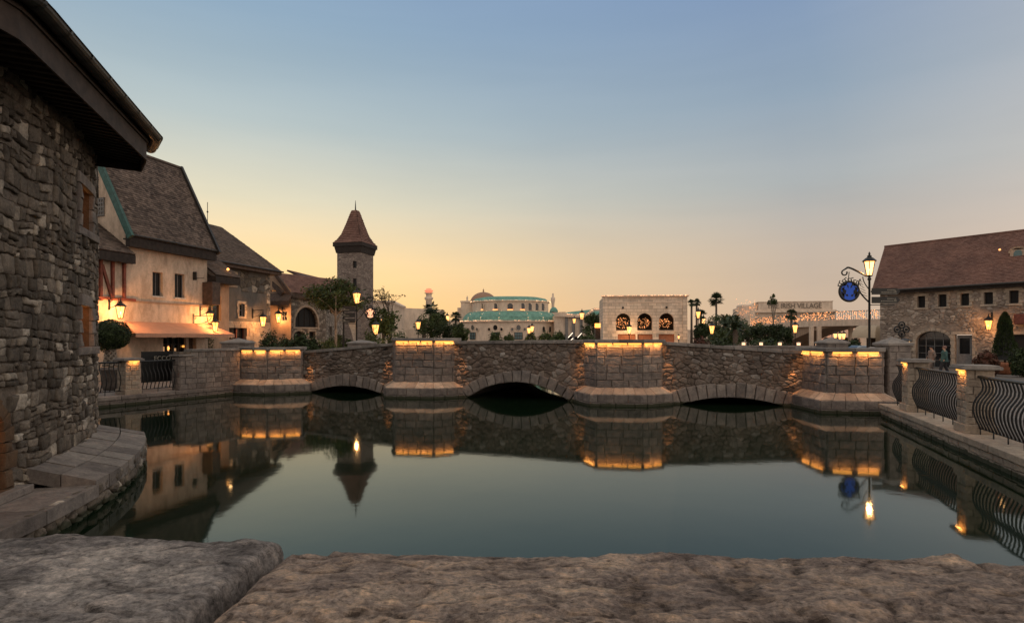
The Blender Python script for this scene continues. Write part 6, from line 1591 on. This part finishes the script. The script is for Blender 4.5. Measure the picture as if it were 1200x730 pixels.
for i, (px, py, d_, lb) in enumerate([(975, 386, 84, 'brightest lamp under the raised walkway'), (932, 386, 66, 'lamp standing before the left part of the raised walkway'), (979, 394.5, 60, 'small lamp left of the twin lamp under the walkway'), (984.5, 394.5, 58, 'left head of the twin lamp under the walkway'), (989, 394.5, 58, 'right head of the twin lamp under the walkway')]):
    street_lamp(px, py, d_, lb, .6 if i > 1 else .95, 30 if i < 2 else 10)

# ---- tan canopy stall and car by the right building
d = 47; xa, xb = X(1015, d), X(1064, d)
t = thing('canopy_stall', 'tan round-topped canopy stall with scalloped openings beside the rubble building', 'stall', ((xa+xb)/2, d, GA))
q = MB(); zt = Z(381, d); zb = Z(396, d); N = 10
for (x0, x1) in ((xa, xa+(xb-xa)*.48), (xa+(xb-xa)*.5, xb)):
    rr = .8
    for i in range(8):
        a_, b2 = pi/2*i/8, pi/2*(i+1)/8
        p = lambda a: (1-cos(a), sin(a))
        for (A_, B_) in ((a_, b2),):
            q.quad((x0+rr*p(A_)[0], d-1.2+.9*p(A_)[0], zb+(zt-zb)*p(A_)[1]), (x1-(rr*p(A_)[0] if x1 == xb else 0), d-1.2+.9*p(A_)[0], zb+(zt-zb)*p(A_)[1]), (x1-(rr*p(B_)[0] if x1 == xb else 0), d-1.2+.9*p(B_)[0], zb+(zt-zb)*p(B_)[1]), (x0+rr*p(B_)[0], d-1.2+.9*p(B_)[0], zb+(zt-zb)*p(B_)[1]))
            q.quad((x0+rr*p(A_)[0], d-1.2+.9*p(A_)[0], zb+(zt-zb)*p(A_)[1]), (x0+rr*p(A_)[0], d+2, zb+(zt-zb)*p(A_)[1]), (x0+rr*p(B_)[0], d+2, zb+(zt-zb)*p(B_)[1]), (x0+rr*p(B_)[0], d-1.2+.9*p(B_)[0], zb+(zt-zb)*p(B_)[1]))
q.quad((xa+.8, d-.3, zt), (xb-.8, d-.3, zt), (xb-.8, d+2, zt), (xa+.8, d+2, zt))
obj('canopy', q, M['canvas'], t)
q = MB()
fr = Frame((xa, d-1.2), (1, 0)); hs3 = [((xb-xa)*f, (xb-xa)*f+.33, zb-.55, zb-.12, .15) for f in (.12, .3, .62, .8)]
holed(q, fr, .02, xb-xa-.02, zb-.9, zb, hs3, 0, .06); obj('valance', q, M['canvas'], t)
q = MB(); q.box(xa+.1, xb-.1, d, d+.1, GA, zb); obj('back', q, M['timber_brown'], t)
for px in (1018, 1040, 1062): q = MB(); q.box(X(px, d)-.06, X(px, d)+.06, d-1.1, d-.98, GA, zb-.5); obj('post', q, M['timber_brown'], t)

def car(cx_, cy_, rz, label, s=1.0):
    t = thing('parked_car', label, 'car', (cx_, cy_, GA)); ca, sa = cos(rz), sin(rz)
    def p(x, y, z): return (cx_+x*ca-y*sa, cy_+x*sa+y*ca, GA+z)
    prof = [(-2.1, .35), (-2.15, .75), (-1.95, .95), (-1.5, 1.0), (-.9, 1.42), (.5, 1.45), (1.15, 1.0), (1.9, .88), (2.15, .7), (2.15, .35)]
    q = MB(); n = len(prof)
    def wy(z): return .86 if z < 1.02 else .66
    q.add([p(x, -wy(z), z) for x, z in prof]+[p(x, wy(z), z) for x, z in prof], [tuple(range(n)), tuple(reversed(range(n, 2*n)))]+[(i, i+n, (i+1) % n+n, (i+1) % n) for i in range(n)]); obj('body', q, M['car_paint'], t, bevel=.05)
    q = MB(); 
    for s_ in (-1, 1): q.poly([p(-1.3, s_*.79, 1.04), p(-.85, s_*.70, 1.34), p(.42, s_*.70, 1.37), p(.95, s_*.79, 1.04)])
    obj('side_window', q, M['glass_dark'], t)
    q = MB(); q.poly([p(.56, -.6, 1.42), p(.56, .6, 1.42), p(1.12, .72, 1.05), p(1.12, -.72, 1.05)]); obj('windscreen', q, M['glass_dark'], t)
    for x in (-1.35, 1.35):
        for s_ in (-1, 1):
            q = MB(); q.tube([p(x, s_*.72, .32), p(x, s_*.9, .32)], .32, 18); w_ = obj('wheel', q, M['rubber'], t); q = MB(); q.tube([p(x, s_*.89, .32), p(x, s_*.915, .32)], .18, 12); obj('rim', q, M['frame_grey'], w_)
    for s_ in (-1, 1):
        q = MB(); q.box(2.14, 2.19, s_*.62-.16, s_*.62+.16, .62, .76, type('f', (), {'p': staticmethod(lambda x, y, z: p(x, y, z))})); obj('headlight', q, M['emit_white'], t)
    return t
car(X(1009, 52), 52, pi, 'pale blue car parked beyond the bridge, under the raised walkway')

# ================================================================== right bank: rubble building
fr = frame2(1030, 43.5, 1200, 36.6); L = fr.L+7; fr.L = L
RBd = thing('rubble_building', 'long rubble stone building with brown tiled roof, cut off by the right edge', 'building', fr.p(4, -3, GA))
WR = -.5
# the roof eave plane is w = 0, the wall stands back at WR
ZEr = Z(341, 43.5); ZTOP = ZEr-.15
def hr(a, b2, c, d_, arch=0):
    u0 = fr.at(a, w=WR); u1 = fr.at(b2, w=WR); um = (a+b2)/2; z0 = fr.at(um, d_, WR)[1]; z1 = fr.at(um, c, WR)[1]; return (u0, u1, max(GA, z0), z1, arch)
H = [hr(1075.5, 1084.5, 347, 360.5), hr(1100, 1109.5, 345, 359.5), hr(1126, 1136, 344, 358), hr(1153.5, 1164, 342.5, 356.5), hr(1183, 1194, 340.5, 355.5),
     hr(1074, 1114.5, 388, 500, .75), hr(1119.5, 1139.5, 392, 500), hr(1168, 1215, 392, 421)]
u_l = fr.at(1031.5, w=WR)
q = MB(); holed(q, fr, u_l, L, GA, ZTOP, H, WR, .35)
q.quad(fr.p(u_l, WR, GA), fr.p(u_l, WR-8, GA), fr.p(u_l, WR-8, ZTOP), fr.p(u_l, WR, ZTOP))
obj('wall', q, M['mortar_pale'], RBd)
S = MB()
def keep_r(P):
    c = cen(P)
    for h in H:
        if h[0]-.16 < c[0] < h[1]+.16 and h[2]-.14 < c[1] < h[3]+.12: return False
        for p_ in P:
            if h[0] < p_[0] < h[1] and h[2] < p_[1] < h[3]: return False
    return True
cnt = 0
for P in rubble(u_l, L, GA, ZTOP, .25, .18, .28, .46):
    if keep_r(P):
        c = cen(P); nn = noise.noise(Vector((c[0]*.7, c[1]*1.1, 2.2)))
        if nn > .16 and random.random() < .8: continue      # patches still covered by render
        stone(S, P, lambda a, b2, c_: fr.p(a, WR+c_, b2), .035, random.uniform(.02, .07), .05, .015, min(1, tri_tint()+.12), .05, 2)
obj('stonework', S, M['rubble_pale'], RBd, True)
for h in H:
    s_ = MB(); surround(s_, fr, h, WR, .22, .07, (.4, 1)); obj('window_surround', s_, M['ashlar_light'], RBd)
for i, h in enumerate(H[:5]): window(RBd, fr, h, WR, 2, 2, 'timber_dark', 'black', .3, .03)
h = H[5]; window(RBd, fr, h, WR, 4, 5, 'frame_grey', 'glass_dark', .3, .05)
h = H[6]; q = MB(); q.box(h[0]+.05, h[1]-.05, WR-.3, WR-.24, GA, h[3]-.05, fr); o = obj('door', q, M['frame_grey'], RBd)
q = MB(); q.box(h[0]+.2, h[1]-.2, WR-.238, WR-.22, 1.4, h[3]-.25, fr); obj('pane', q, M['glass_dark'], o); q = MB(); q.ball(fr.p(h[1]-.15, WR-.2, 1.35), .04); obj('handle', q, M['frame_white'], o)
h = H[7]; q = MB(); q.quad(fr.p(h[0], WR-.34, h[2]), fr.p(h[1], WR-.34, h[2]), fr.p(h[1], WR-.34, h[3]), fr.p(h[0], WR-.34, h[3])); obj('dark_opening', q, M['black'], RBd)
q = MB(); u = fr.at(1189, w=WR+.5); q.box(u, u+3, WR+.02, WR+.7, fr.at(1192, 380, WR+.5)[1], fr.at(1192, 368, WR+.5)[1], fr); obj('canopy', q, M['timber_red'], RBd, bevel=.03)
# roof
ridge_u, ridge_z = fr.at(1037, 289, -4.2); HR = 4.2
ev = lambda u: fr.p(u, .05, ZEr+.05)
rg0 = fr.p(ridge_u, -HR, ridge_z); rg1 = fr.p(L, -HR, ridge_z)
ue = fr.at(1022, w=0)
p = [ev(ue), ev(L), rg1, rg0]
r = MB(); roofslab(r, p, .14); roofslab(r, [fr.p(L, -2*HR, ZEr), fr.p(ue, -2*HR, ZEr), rg0, rg1], .14); o = obj('roof', r, M['timber_dark'], RBd)
r = MB(); tile_rows(r, *p, .16, .2, .02); obj('tiles', r, M['tiles_r'], o)
r = MB(); r.box(ue, L, -.04, .0, ZEr-.25, ZEr-.1, fr); r.quad(fr.p(ue, -.03, ZEr-.2), fr.p(L, -.03, ZEr-.2), fr.p(L, WR-.05, ZEr-.12), fr.p(ue, WR-.05, ZEr-.12)); obj('eaves_fascia', r, M['timber_dark'], o)
r = MB(); r.tube([fr.p(ue, .12, ZEr-.02), fr.p(L, .12, ZEr-.02)], .08, 8); obj('gutter', r, M['gutter'], o)
r = MB(); r.bar(rg0, rg1, .22, .12); obj('ridge', r, M['tiles_r'], o)
q = MB(); q.poly([fr.p(u_l, WR, ZTOP), fr.p(ridge_u+.1, -HR, ridge_z-.2), fr.p(u_l, -2*HR+.5, ZTOP)]); obj('gable', q, M['rubble_far'], RBd)
# dormer
ud, zd = fr.at(1193, 301, -2.0)
q = MB(); f2 = fr; hdm = (ud-.22, ud+.22, zd-.55, zd+.45, .22)
q.box(ud-.42, ud+.42, -4, -2.02, zd-.75, zd+.5, fr); 
for k_ in range(8):
    a_, b2 = pi*k_/8, pi*(k_+1)/8
    q.hexa([fr.p(ud+.42*cos(a_), -2.0, zd+.3+.3*sin(a_)), fr.p(ud+.42*cos(b2), -2.0, zd+.3+.3*sin(b2)), fr.p(ud+.42*cos(b2), -4, zd+.3+.3*sin(b2)), fr.p(ud+.42*cos(a_), -4, zd+.3+.3*sin(a_)), fr.p(ud+.5*cos(a_), -1.95, zd+.3+.42*sin(a_)), fr.p(ud+.5*cos(b2), -1.95, zd+.3+.42*sin(b2)), fr.p(ud+.5*cos(b2), -4, zd+.3+.42*sin(b2)), fr.p(ud+.5*cos(a_), -4, zd+.3+.42*sin(a_))])
o = obj('dormer', q, M['slab'], RBd); q = MB(); q.poly([fr.p(ud-.22, -1.99, zd-.55), fr.p(ud+.22, -1.99, zd-.55)]+[fr.p(ud+.22*cos(a_), -1.99, zd+.25+.22*sin(a_)) for a_ in [pi*j/8 for j in range(9)]]); obj('dormer_window', q, M['glass_teal'], o)
u, z_ = fr.at(1174, 295, -2.0); q = MB(); q.ball(fr.p(u, -1.6, z_+.1), .07); tag(obj('roof_lamp', q, M['emit_fairy']), 'tiny orange lamp on the tiles beside the stone dormer', 'lamp'); light_point(fr.p(u+.2, -1.4, z_+.3), 3)
wall_lantern(fr, 1158.5, 381, WR+.05, .7, 'lit lantern on the rubble building beside the conifer', .66, 60)
# clover sign and lit column lantern at the corner
t = thing('clover_sign', 'dark iron clover-shaped sign before the corner of the rubble building', 'sign', (X(1057, 38), 38, GA)); k = MB(); cx_, cz_ = X(1057, 38), Z(386, 38)
for a in range(4):
    ax, az = cx_+.3*cos(a*pi/2+pi/4*0), cz_+.3*sin(a*pi/2); k.tube([(ax+.2*cos(j*pi/6), 38, az+.2*sin(j*pi/6)) for j in range(13)], .05, 6); k.ball((ax, 38, az), .1, 8)
k.tube([(cx_, 38, cz_-.35), (cx_, 38, GA)], .05, 6); obj('ironwork', k, M['iron'], t)
t = thing('lantern_pillar', 'glowing column lantern right of the tall pyramid capped post', 'lamp', (X(1061, 33), 33, GA)); x = X(1061, 33); k = MB(); k.lathe((x, 33, GA), [(.3, 0), (.3, .12), (.2, .2), (.2, Z(414, 33)-GA)], 12); k.lathe((x, 33, Z(401, 33)), [(.3, 0), (.38, .04), (.3, .12), (.05, .22)], 12)
for a in range(6): k.bar((x+.22*cos(a), 33+.22*sin(a), Z(414, 33)), (x+.22*cos(a), 33+.22*sin(a), Z(401, 33)), .03)
o = obj('body', k, M['iron'], t); k = MB(); k.lathe((x, 33, Z(414, 33)), [(.17, 0), (.17, Z(401, 33)-Z(414, 33))], 12); obj('glass', k, M['emit_lamp_y'], o); light_point((x, 32.6, 2.2), 25)
# conifer in tub, shrubs, planters
x = X(1178, 33.5); dC = 33.5; t = thing('conifer', 'tall dark cone-shaped conifer in a wide clay planter', 'tree', (x, dC, GA))
zt = Z(366, dC); zb = Z(418, dC); m_ = MB(); rnd = random.Random(6)
for i in range(6000):
    f = rnd.random()**.8; z_ = zb+(zt-zb)*f; rr = .62*(1-f)**.55*(.93+.07*sin(f*9+rnd.random()))*(.75+.35*rnd.random()); a = rnd.uniform(0, 2*pi); lump = 1+.16*noise.noise(Vector((cos(a)*2, sin(a)*2, z_*2)))
    p = Vector((x+rr*lump*cos(a), dC+rr*lump*sin(a), z_)); up = Vector((cos(a)*.5, sin(a)*.5, 1)).normalized(); sd = up.cross(Vector((rnd.gauss(0, 1), rnd.gauss(0, 1), 0)).normalized()).normalized(); s = rnd.uniform(.04, .09)
    m_.add([p-sd*s*.4, p+up*s, p+sd*s*.4, p-up*s*.6], [(0, 1, 2, 3)], rnd.random()*.6+.4*(noise.noise(p*3)+.5))
obj('foliage', m_, M['leaf_dark'], t); k = MB(); k.lathe((x, dC, zb-.2), [(.5*(1-i/8)**.6+.02, (zt-zb)*.93*i/8) for i in range(9)], 10); obj('black_core', k, M['black'], t)  # added black cone behind the needles, a painted dark interior
k = MB(); k.lathe((x, dC, GA), [(.3, 0), (.45, .1), (.68, .5), (.75, .62), (.75, .7), (.62, .7), (.6, .6)], 24); obj('planter', k, M['terracotta'], t, True)
k = MB(); k.tube([(x, dC, GA+.4), (x, dC, zb+1)], .06, 6); obj('trunk', k, M['bark'], t)
for i, (px, d_, yt, wpx, mt_, lb) in enumerate([(1157, 32, 412, 26, 'leaf_red', 'red flowering shrub left of the conifer'), (1198, 31, 408, 26, 'leaf_dark', 'greyish shrub right of the conifer, cut by the frame')]):
    bush(px, d_, yt, wpx, lb, mt_, 1300, .06, seed=60+i, group='shrubs before the rubble building')

# ---- the big lamp with the blue sign on the right
dl = 27.8
bl = street_lamp(1019, 315.5, dl, 'tall lit lamp carrying the round blue sign, right of the bridge', .74, 90, post_s=1.25)
lamp_sign(bl, 1019, dl, Z(341.5, dl), -1, 'sign_blue', .47, 1, 2, bz0=Z(355, dl)+.28, bw=1.22)

# ---- people by the right building (blurred in the photograph)
def person(x, y, face, label, top, bottom, hair='cloth_dark', h=1.68, step=.22, name='person'):
    t = thing(name, label, 'person', (x, y, GA), 'people strolling before the rubble building'); s = h/1.7; ca, sa = cos(face), sin(face)
    def p(f, l, z): return (x+(f*ca-l*sa)*s, y+(f*sa+l*ca)*s, GA+z*s)
    V = {'pelvis': (0, 0, .95, .13), 'waist': (0, 0, 1.1, .12), 'chest': (0, 0, 1.32, .145), 'neck': (0, 0, 1.46, .055), 'head': (.02, 0, 1.56, .09), 'crown': (.01, 0, 1.64, .075),
         'hl': (0, .09, .9, .1), 'kl': (step*.5+.05, .1, .5, .065), 'al': (step, .1, .09, .042), 'tl': (step+.15, .11, .035, .03),
         'hr': (0, -.09, .9, .1), 'kr': (-step*.2, -.1, .5, .065), 'ar': (-step, -.1, .11, .042), 'tr': (-step+.13, -.11, .035, .03),
         'sl': (0, .19, 1.38, .06), 'el': (-.08, .24, 1.12, .045), 'wl': (.04, .25, .88, .03), 'fl': (.08, .25, .8, .025),
         'sr': (0, -.19, 1.38, .06), 'er': (.02, -.24, 1.12, .045), 'wr': (.16, -.24, .92, .03), 'fr': (.21, -.24, .85, .025)}
    E_ = [('pelvis', 'waist'), ('waist', 'chest'), ('chest', 'neck'), ('neck', 'head'), ('head', 'crown'), ('pelvis', 'hl'), ('hl', 'kl'), ('kl', 'al'), ('al', 'tl'), ('pelvis', 'hr'), ('hr', 'kr'), ('kr', 'ar'), ('ar', 'tr'), ('chest', 'sl'), ('sl', 'el'), ('el', 'wl'), ('wl', 'fl'), ('chest', 'sr'), ('sr', 'er'), ('er', 'wr'), ('wr', 'fr')]
    K = list(V); me = bpy.data.meshes.new('body'); me.from_pydata([p(*V[k][:3]) for k in K], [(K.index(a), K.index(b_)) for a, b_ in E_], []); o = bpy.data.objects.new('body', me); col.objects.link(o); o.modifiers.new('skin', 'SKIN').use_smooth_shade = True; sv = me.skin_vertices[0].data
    for i, k in enumerate(K): sv[i].radius = (V[k][3]*s,)*2
    sv[0].use_root = True; me.materials.append(M['skin']); o.parent = t; o.matrix_parent_inverse = Matrix.Translation(-Vector(t.location))
    o.modifiers.new('sub', 'SUBSURF').levels = 1
    def ov(pts, nm, mt_):
        q = MB(); n = 14; rings = []
        for (f, l, z, rf, rl) in pts: rings.append([p(f+rf*cos(2*pi*j/n), l+rl*sin(2*pi*j/n), z) for j in range(n)])
        for a_, b2 in zip(rings[:-1], rings[1:]): q.add(a_+b2, [(j, (j+1) % n, (j+1) % n+n, j+n) for j in range(n)])
        obj(nm, q, M[mt_], t, True)
    ov([(0, 0, .78, .2, .24), (0, 0, .95, .17, .21), (0, 0, 1.12, .15, .18), (0, 0, 1.32, .165, .22), (0, 0, 1.42, .11, .19), (0, 0, 1.47, .07, .08)], 'top', top)
    for sgn, kx, ax in ((1, step*.5+.05, step), (-1, -step*.2, -step)): ov([(0, sgn*.09, .93, .13, .12), (kx, sgn*.1, .5, .085, .085), (ax, sgn*.1, .1, .07, .07)], 'trouser_leg', bottom)
    for (sh, el, wr) in (((0, .19, 1.38), (-.08, .24, 1.12), (.04, .25, .9)), ((0, -.19, 1.38), (.02, -.24, 1.12), (.16, -.24, .94))):
        q = MB(); q.tube([p(*sh), p(*el), p(*wr)], [.075*s, .06*s, .042*s], 8); obj('sleeve', q, M[top], t, True)
    q = MB(); c_ = p(-.015, 0, 1.615); q.ball(c_, .108*s, 12); obj('hair', q, M[hair], t, True)
    for l in (-.03, .03): q = MB(); q.ball(p(.098, l, 1.575), .011*s, 6); obj('eye', q, M['black'], t)
    q = MB(); q.ball(p(.112, 0, 1.55), .016*s, 6); obj('nose', q, M['skin'], t)
    return t
person(X(1107, 33), 33, R(150), 'person in a teal top and pinkish scarf walking before the arched window', 'cloth_teal', 'cloth_dark', 'cloth_pink')
person(X(1092, 33.6), 33.6, R(170), 'person in taupe clothes walking just left of the one in teal', 'cloth_taupe', 'cloth_taupe')

# ---- low wall with small lights beyond the bridge
fm = frame2(850, 31.5, 962, 30.0)
t = thing('low_wall', 'low stone wall with little post lights beyond the third arch', 'wall', fm.p(2, 0, GA)); q = MB(); q.box(0, fm.L, -.35, 0, GA, Z(406.5, 31), fm); obj('core', q, M['mortar_warm'], t)
q = MB(); ashlar_face(q, fm, 0, fm.L, GA, Z(406.5, 31), 0, (.2, .26), (.3, .5)); obj('stonework', q, M['ashlar'], t); q = MB(); q.box(-.05, fm.L, -.42, .08, Z(406.5, 31), Z(405, 31), fm); obj('coping', q, M['cap'], t)
for i, px in enumerate((871.5, 892, 914, 936, 958)):
    x_ = fm.at(px, w=-.2); c = fm.p(x_, -.2, Z(405, 31)); k = MB(); k.lathe(c, [(.11, 0), (.11, .03), (.09, .04)], 12); tt = thing('post_light', ['first', 'second', 'third', 'fourth', 'fifth'][i]+' small post light from the left on the low stone wall', 'lamp', c, 'small lights on the low wall')
    obj('foot', k, M['limestone_plain'], tt); k = MB(); k.lathe((c[0], c[1], c[2]+.04), [(.085, 0), (.085, .1)], 12); obj('glass', k, M['emit_fairy_w'], tt); k = MB(); k.lathe((c[0], c[1], c[2]+.14), [(.12, 0), (.1, .04), (.02, .06)], 12); obj('cap', k, M['limestone_plain'], tt)

# ---- palms, trees and bushes on the far side
fan_palm(839.5, 84, 342, 20, 'tallest fan palm, standing alone right of the limestone block', 1)
fan_palm(810.5, 80, 350, 11, 'left of the two slim palms at the corner of the limestone block', 2, group='slim palms at the block corner'); fan_palm(816.5, 82, 349.5, 12, 'right of the two slim palms at the corner of the limestone block', 3, group='slim palms at the block corner')
fan_palm(821.5, 76, 362, 15, 'short fan palm beside the orange lamps', 4); fan_palm(927.5, 70, 361, 17, 'fan palm in front of the lettered hall', 5)
date_palm(868-17, 60, 362, 42, 383, 'feathery date palm left of the lit drum', 7); date_palm(862, 52, 366, 36, 386, 'nearer dark date palm before the lit drum', 8, nf=30)
fan_palm(505, 72, 352, 22, 'ragged palm under the monument column', 9, nf=26); fan_palm(534, 78, 364, 16, 'palm beside the left end of the domed building', 10)
tree(906, 62, 343.5, 358, 12, 'thin pale stemmed tree before the lettered hall', 'leaf_mid', 700, .1, clumps=9, seed=31, bark='bark_pale', trunk_r=.1)
TR_ = [(505, 70, 366, 400, 34, 'dense green tree under the column, left clump'), (526, 66, 374, 401, 34, 'dense green tree left of the domed building'), (538, 64, 380, 401, 22, 'dark green tree touching the domed building'), (515, 74, 362, 384, 20, 'upper leafy tree behind the two dense ones'),
       (695, 84, 367, 392, 26, 'bushy tree left of the limestone block'), (822, 60, 379, 398, 18, 'round bushy tree under the short fan palm'), (876, 64, 374, 404, 36, 'dark bushy tree under the lit drum'), (900, 60, 380, 404, 44, 'broad dark tree before the walkway'), (850, 56, 384, 404, 40, 'dark shrubby tree under the date palms'), (921, 62, 382, 404, 30, 'tree at the left end of the walkway arch'), (842, 72, 368, 396, 34, 'greyish tree behind the date palms')]
for i, (px, d_, yt, yb, wpx, lb) in enumerate(TR_): tree(px, d_, yt, yb, wpx, lb, 'leaf_dark' if i % 2 else 'leaf_mid', 2600, .13, clumps=26, seed=70+i, group='trees across the bridge', trunk_r=.15)
BU = [(580, 64, 388, 16, 'bush left of the middle square window of the domed building'), (596, 62, 391, 14, 'small round bush before the domed building'), (622, 60, 388, 16, 'bush under the double lamp'), (640, 60, 389, 22, 'wide bush right of the double lamp'), (655, 62, 388, 16, 'pale bush at the right end of the domed building'), (838, 46, 394, 60, 'long flowering hedge right of the limestone block'), (900, 44, 396, 70, 'long dark hedge behind the low lit wall'), (1000, 56, 397, 20, 'small bush beside the blue car'), (820, 45, 396, 26, 'reddish bush at the foot of the limestone block')]
for i, (px, d_, yt, wpx, lb) in enumerate(BU): bush(px, d_, yt, wpx, lb, 'leaf_red' if i in (8,) else ('leaf_dark' if i > 4 else 'leaf_mid'), 1100, .09, seed=90+i, group='bushes across the bridge')
LM = [(490, 382, 62, 'bright lamp left of the dense palms', 40, .6), (488.5, 372, 90, 'small lamp above the kiosk', 8, .8), (524, 374, 100, 'small pinkish lamp left of the domed building', 10, .8), (620, 388, 58, 'left lamp of the pair before the domed building', 25, .45), (623.5, 386, 58, 'right lamp of the pair before the domed building', 25, .45), (682, 371, 90, 'lamp before the low pavilion roof', 20, .8), (673, 376.5, 95, 'smaller lamp left of the one before the low pavilion', 10, .6),
      (818.5, 369.5, 66, 'lamp beside the short fan palm', 25, .6), (824.5, 377.5, 80, 'small lamp under the short fan palm', 10, .7), (834.5, 387, 50, 'lamp right of the limestone block', 30, .55)]
for px, py, d_, lb, pw, s_ in LM: street_lamp(px, py, d_, lb, s_*1.35, pw)
t = thing('yellow_stall', 'small stall with a glowing yellow sign left of the limestone block', 'stall', (X(702, 76), 76, GA)); q = MB(); q.box(X(698, 76), X(706, 76), 76, 77.5, GA, Z(384, 76)); obj('counter', q, M['timber_brown'], t); q = MB(); q.box(X(697, 76), X(706, 76), 75.8, 75.95, Z(384, 76), Z(379, 76)); obj('lit_sign', q, M['emit_lamp_y'], t)
# distant houses closing the horizon
for i, (pa, pb, py, d_, lb) in enumerate([(494, 545, 377, 170, 'distant low cream block behind the palms'), (800, 880, 388, 190, 'distant low block behind the date palms'), (1000, 1050, 384, 130, 'distant low block behind the walkway')]):
    t = thing('distant_block', lb, 'building', (X((pa+pb)/2, d_), d_, GA)); q = MB(); q.box(X(pa, d_), X(pb, d_), d_, d_+12, GA, Z(py, d_)); q.box(X(pa, d_)-.3, X(pb, d_)+.3, d_-.3, d_+12, Z(py, d_), Z(py, d_)+.5)
    obj('wall', q, M['limestone_plain'], t)
# ================================================================== sky and sun
wd = bpy.data.worlds.new('World'); sc.world = wd; wd.use_nodes = True; nt = wd.node_tree
bg = nt.nodes['Background']; out = nt.nodes['World Output']
SUN_AZ = R(-29)       # the sun has gone down behind the left-hand village
sky = nd(nt, 'ShaderNodeTexSky'); sky.sky_type = 'NISHITA'; sky.sun_disc = False; sky.sun_elevation = R(1.0); sky.sun_rotation = SUN_AZ
sky.air_density = 1.4; sky.dust_density = 3; sky.ozone_density = 2.0
tc = nt.nodes.new('ShaderNodeTexCoord'); vn = nd(nt, 'ShaderNodeVectorMath', operation='NORMALIZE'); nt.links.new(tc.outputs['Generated'], vn.inputs[0])
sp = nt.nodes.new('ShaderNodeSeparateXYZ'); nt.links.new(vn.outputs[0], sp.inputs[0])
def lin(h): 
    c = [int(h[i:i+2], 16)/255 for i in (0, 2, 4)]; return tuple(x/12.92 if x <= .04045 else ((x+.055)/1.055)**2.4 for x in c)
Nn = (.51, .475, .44)
warm = ramp(nt, sp.outputs[2], [(0, lin('FFBC6C')), (.05, lin('FFCC82')), (.12, lin('F9D69A')), (.22, lin('D8D0B4')), (.33, lin('B0BCBA')), (.47, lin('8EA8B8')), (.56, lin('88A2B6')), (.7, Nn), (1, Nn)])
cool = ramp(nt, sp.outputs[2], [(0, lin('BBA38E')), (.06, lin('BBA691')), (.14, lin('B5A799')), (.24, lin('A0A5A6')), (.36, lin('8798A8')), (.5, lin('788EAC')), (.56, lin('748BAA')), (.7, Nn), (1, Nn)])
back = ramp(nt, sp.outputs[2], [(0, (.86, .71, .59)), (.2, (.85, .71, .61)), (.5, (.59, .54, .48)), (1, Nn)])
dt = nd(nt, 'ShaderNodeVectorMath', operation='DOT_PRODUCT'); dt.inputs[1].default_value = (sin(SUN_AZ), cos(SUN_AZ), 0); nt.links.new(vn.outputs[0], dt.inputs[0])
f1 = ramp(nt, dt.outputs['Value'], [(.55, (0, 0, 0)), (.8, (.35, .35, .35)), (.92, (.68, .68, .68)), (1.0, (1, 1, 1))]); f2 = ramp(nt, dt.outputs['Value'], [(-.1, (1, 1, 1)), (.45, (0, 0, 0))])
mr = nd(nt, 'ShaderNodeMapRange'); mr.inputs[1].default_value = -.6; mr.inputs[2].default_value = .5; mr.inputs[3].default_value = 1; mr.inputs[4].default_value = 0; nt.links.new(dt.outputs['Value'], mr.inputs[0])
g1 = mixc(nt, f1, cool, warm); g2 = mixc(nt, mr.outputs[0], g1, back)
sk = nd(nt, 'ShaderNodeVectorMath', operation='SCALE'); sk.inputs[3].default_value = .06; nt.links.new(sky.outputs[0], sk.inputs[0])
mp_ = nt.nodes.new('ShaderNodeMapping'); mp_.inputs['Scale'].default_value = (1.2, 1.2, 9); nt.links.new(vn.outputs[0], mp_.inputs[0])
hz = noi(nt, mp_.outputs[0], 1.6, 5, .55, .3)
g2 = mixc(nt, 1, g2, ramp(nt, hz, [(.3, (.965, .97, .975)), (.7, (1.035, 1.025, 1.02))]), 'MULTIPLY')       # faint dusty streaks
mixn = mixc(nt, .05, g2, sk.outputs[0])
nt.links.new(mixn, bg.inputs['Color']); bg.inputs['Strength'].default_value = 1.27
sl = bpy.data.lights.new('sun', 'SUN'); sl.energy = .03; sl.angle = R(90); sl.color = (1, .72, .45)
so = bpy.data.objects.new('sun', sl); col.objects.link(so)
dv = Vector((sin(SUN_AZ)*cos(R(6)), cos(SUN_AZ)*cos(R(6)), sin(R(6)))); so.rotation_euler = dv.to_track_quat('Z', 'Y').to_euler()
sc.view_settings.view_transform = 'Standard'; sc.view_settings.look = 'None'; sc.view_settings.exposure = 0.0; sc.view_settings.gamma = 1
cy = sc.cycles; cy.max_bounces = 6; cy.diffuse_bounces = 3; cy.glossy_bounces = 3; cy.transmission_bounces = 3; cy.sample_clamp_indirect = 3; cy.use_denoising = True
try: cy.denoiser = 'OPENIMAGEDENOISE'
except Exception: pass
cy.caustics_reflective = False; cy.caustics_refractive = False
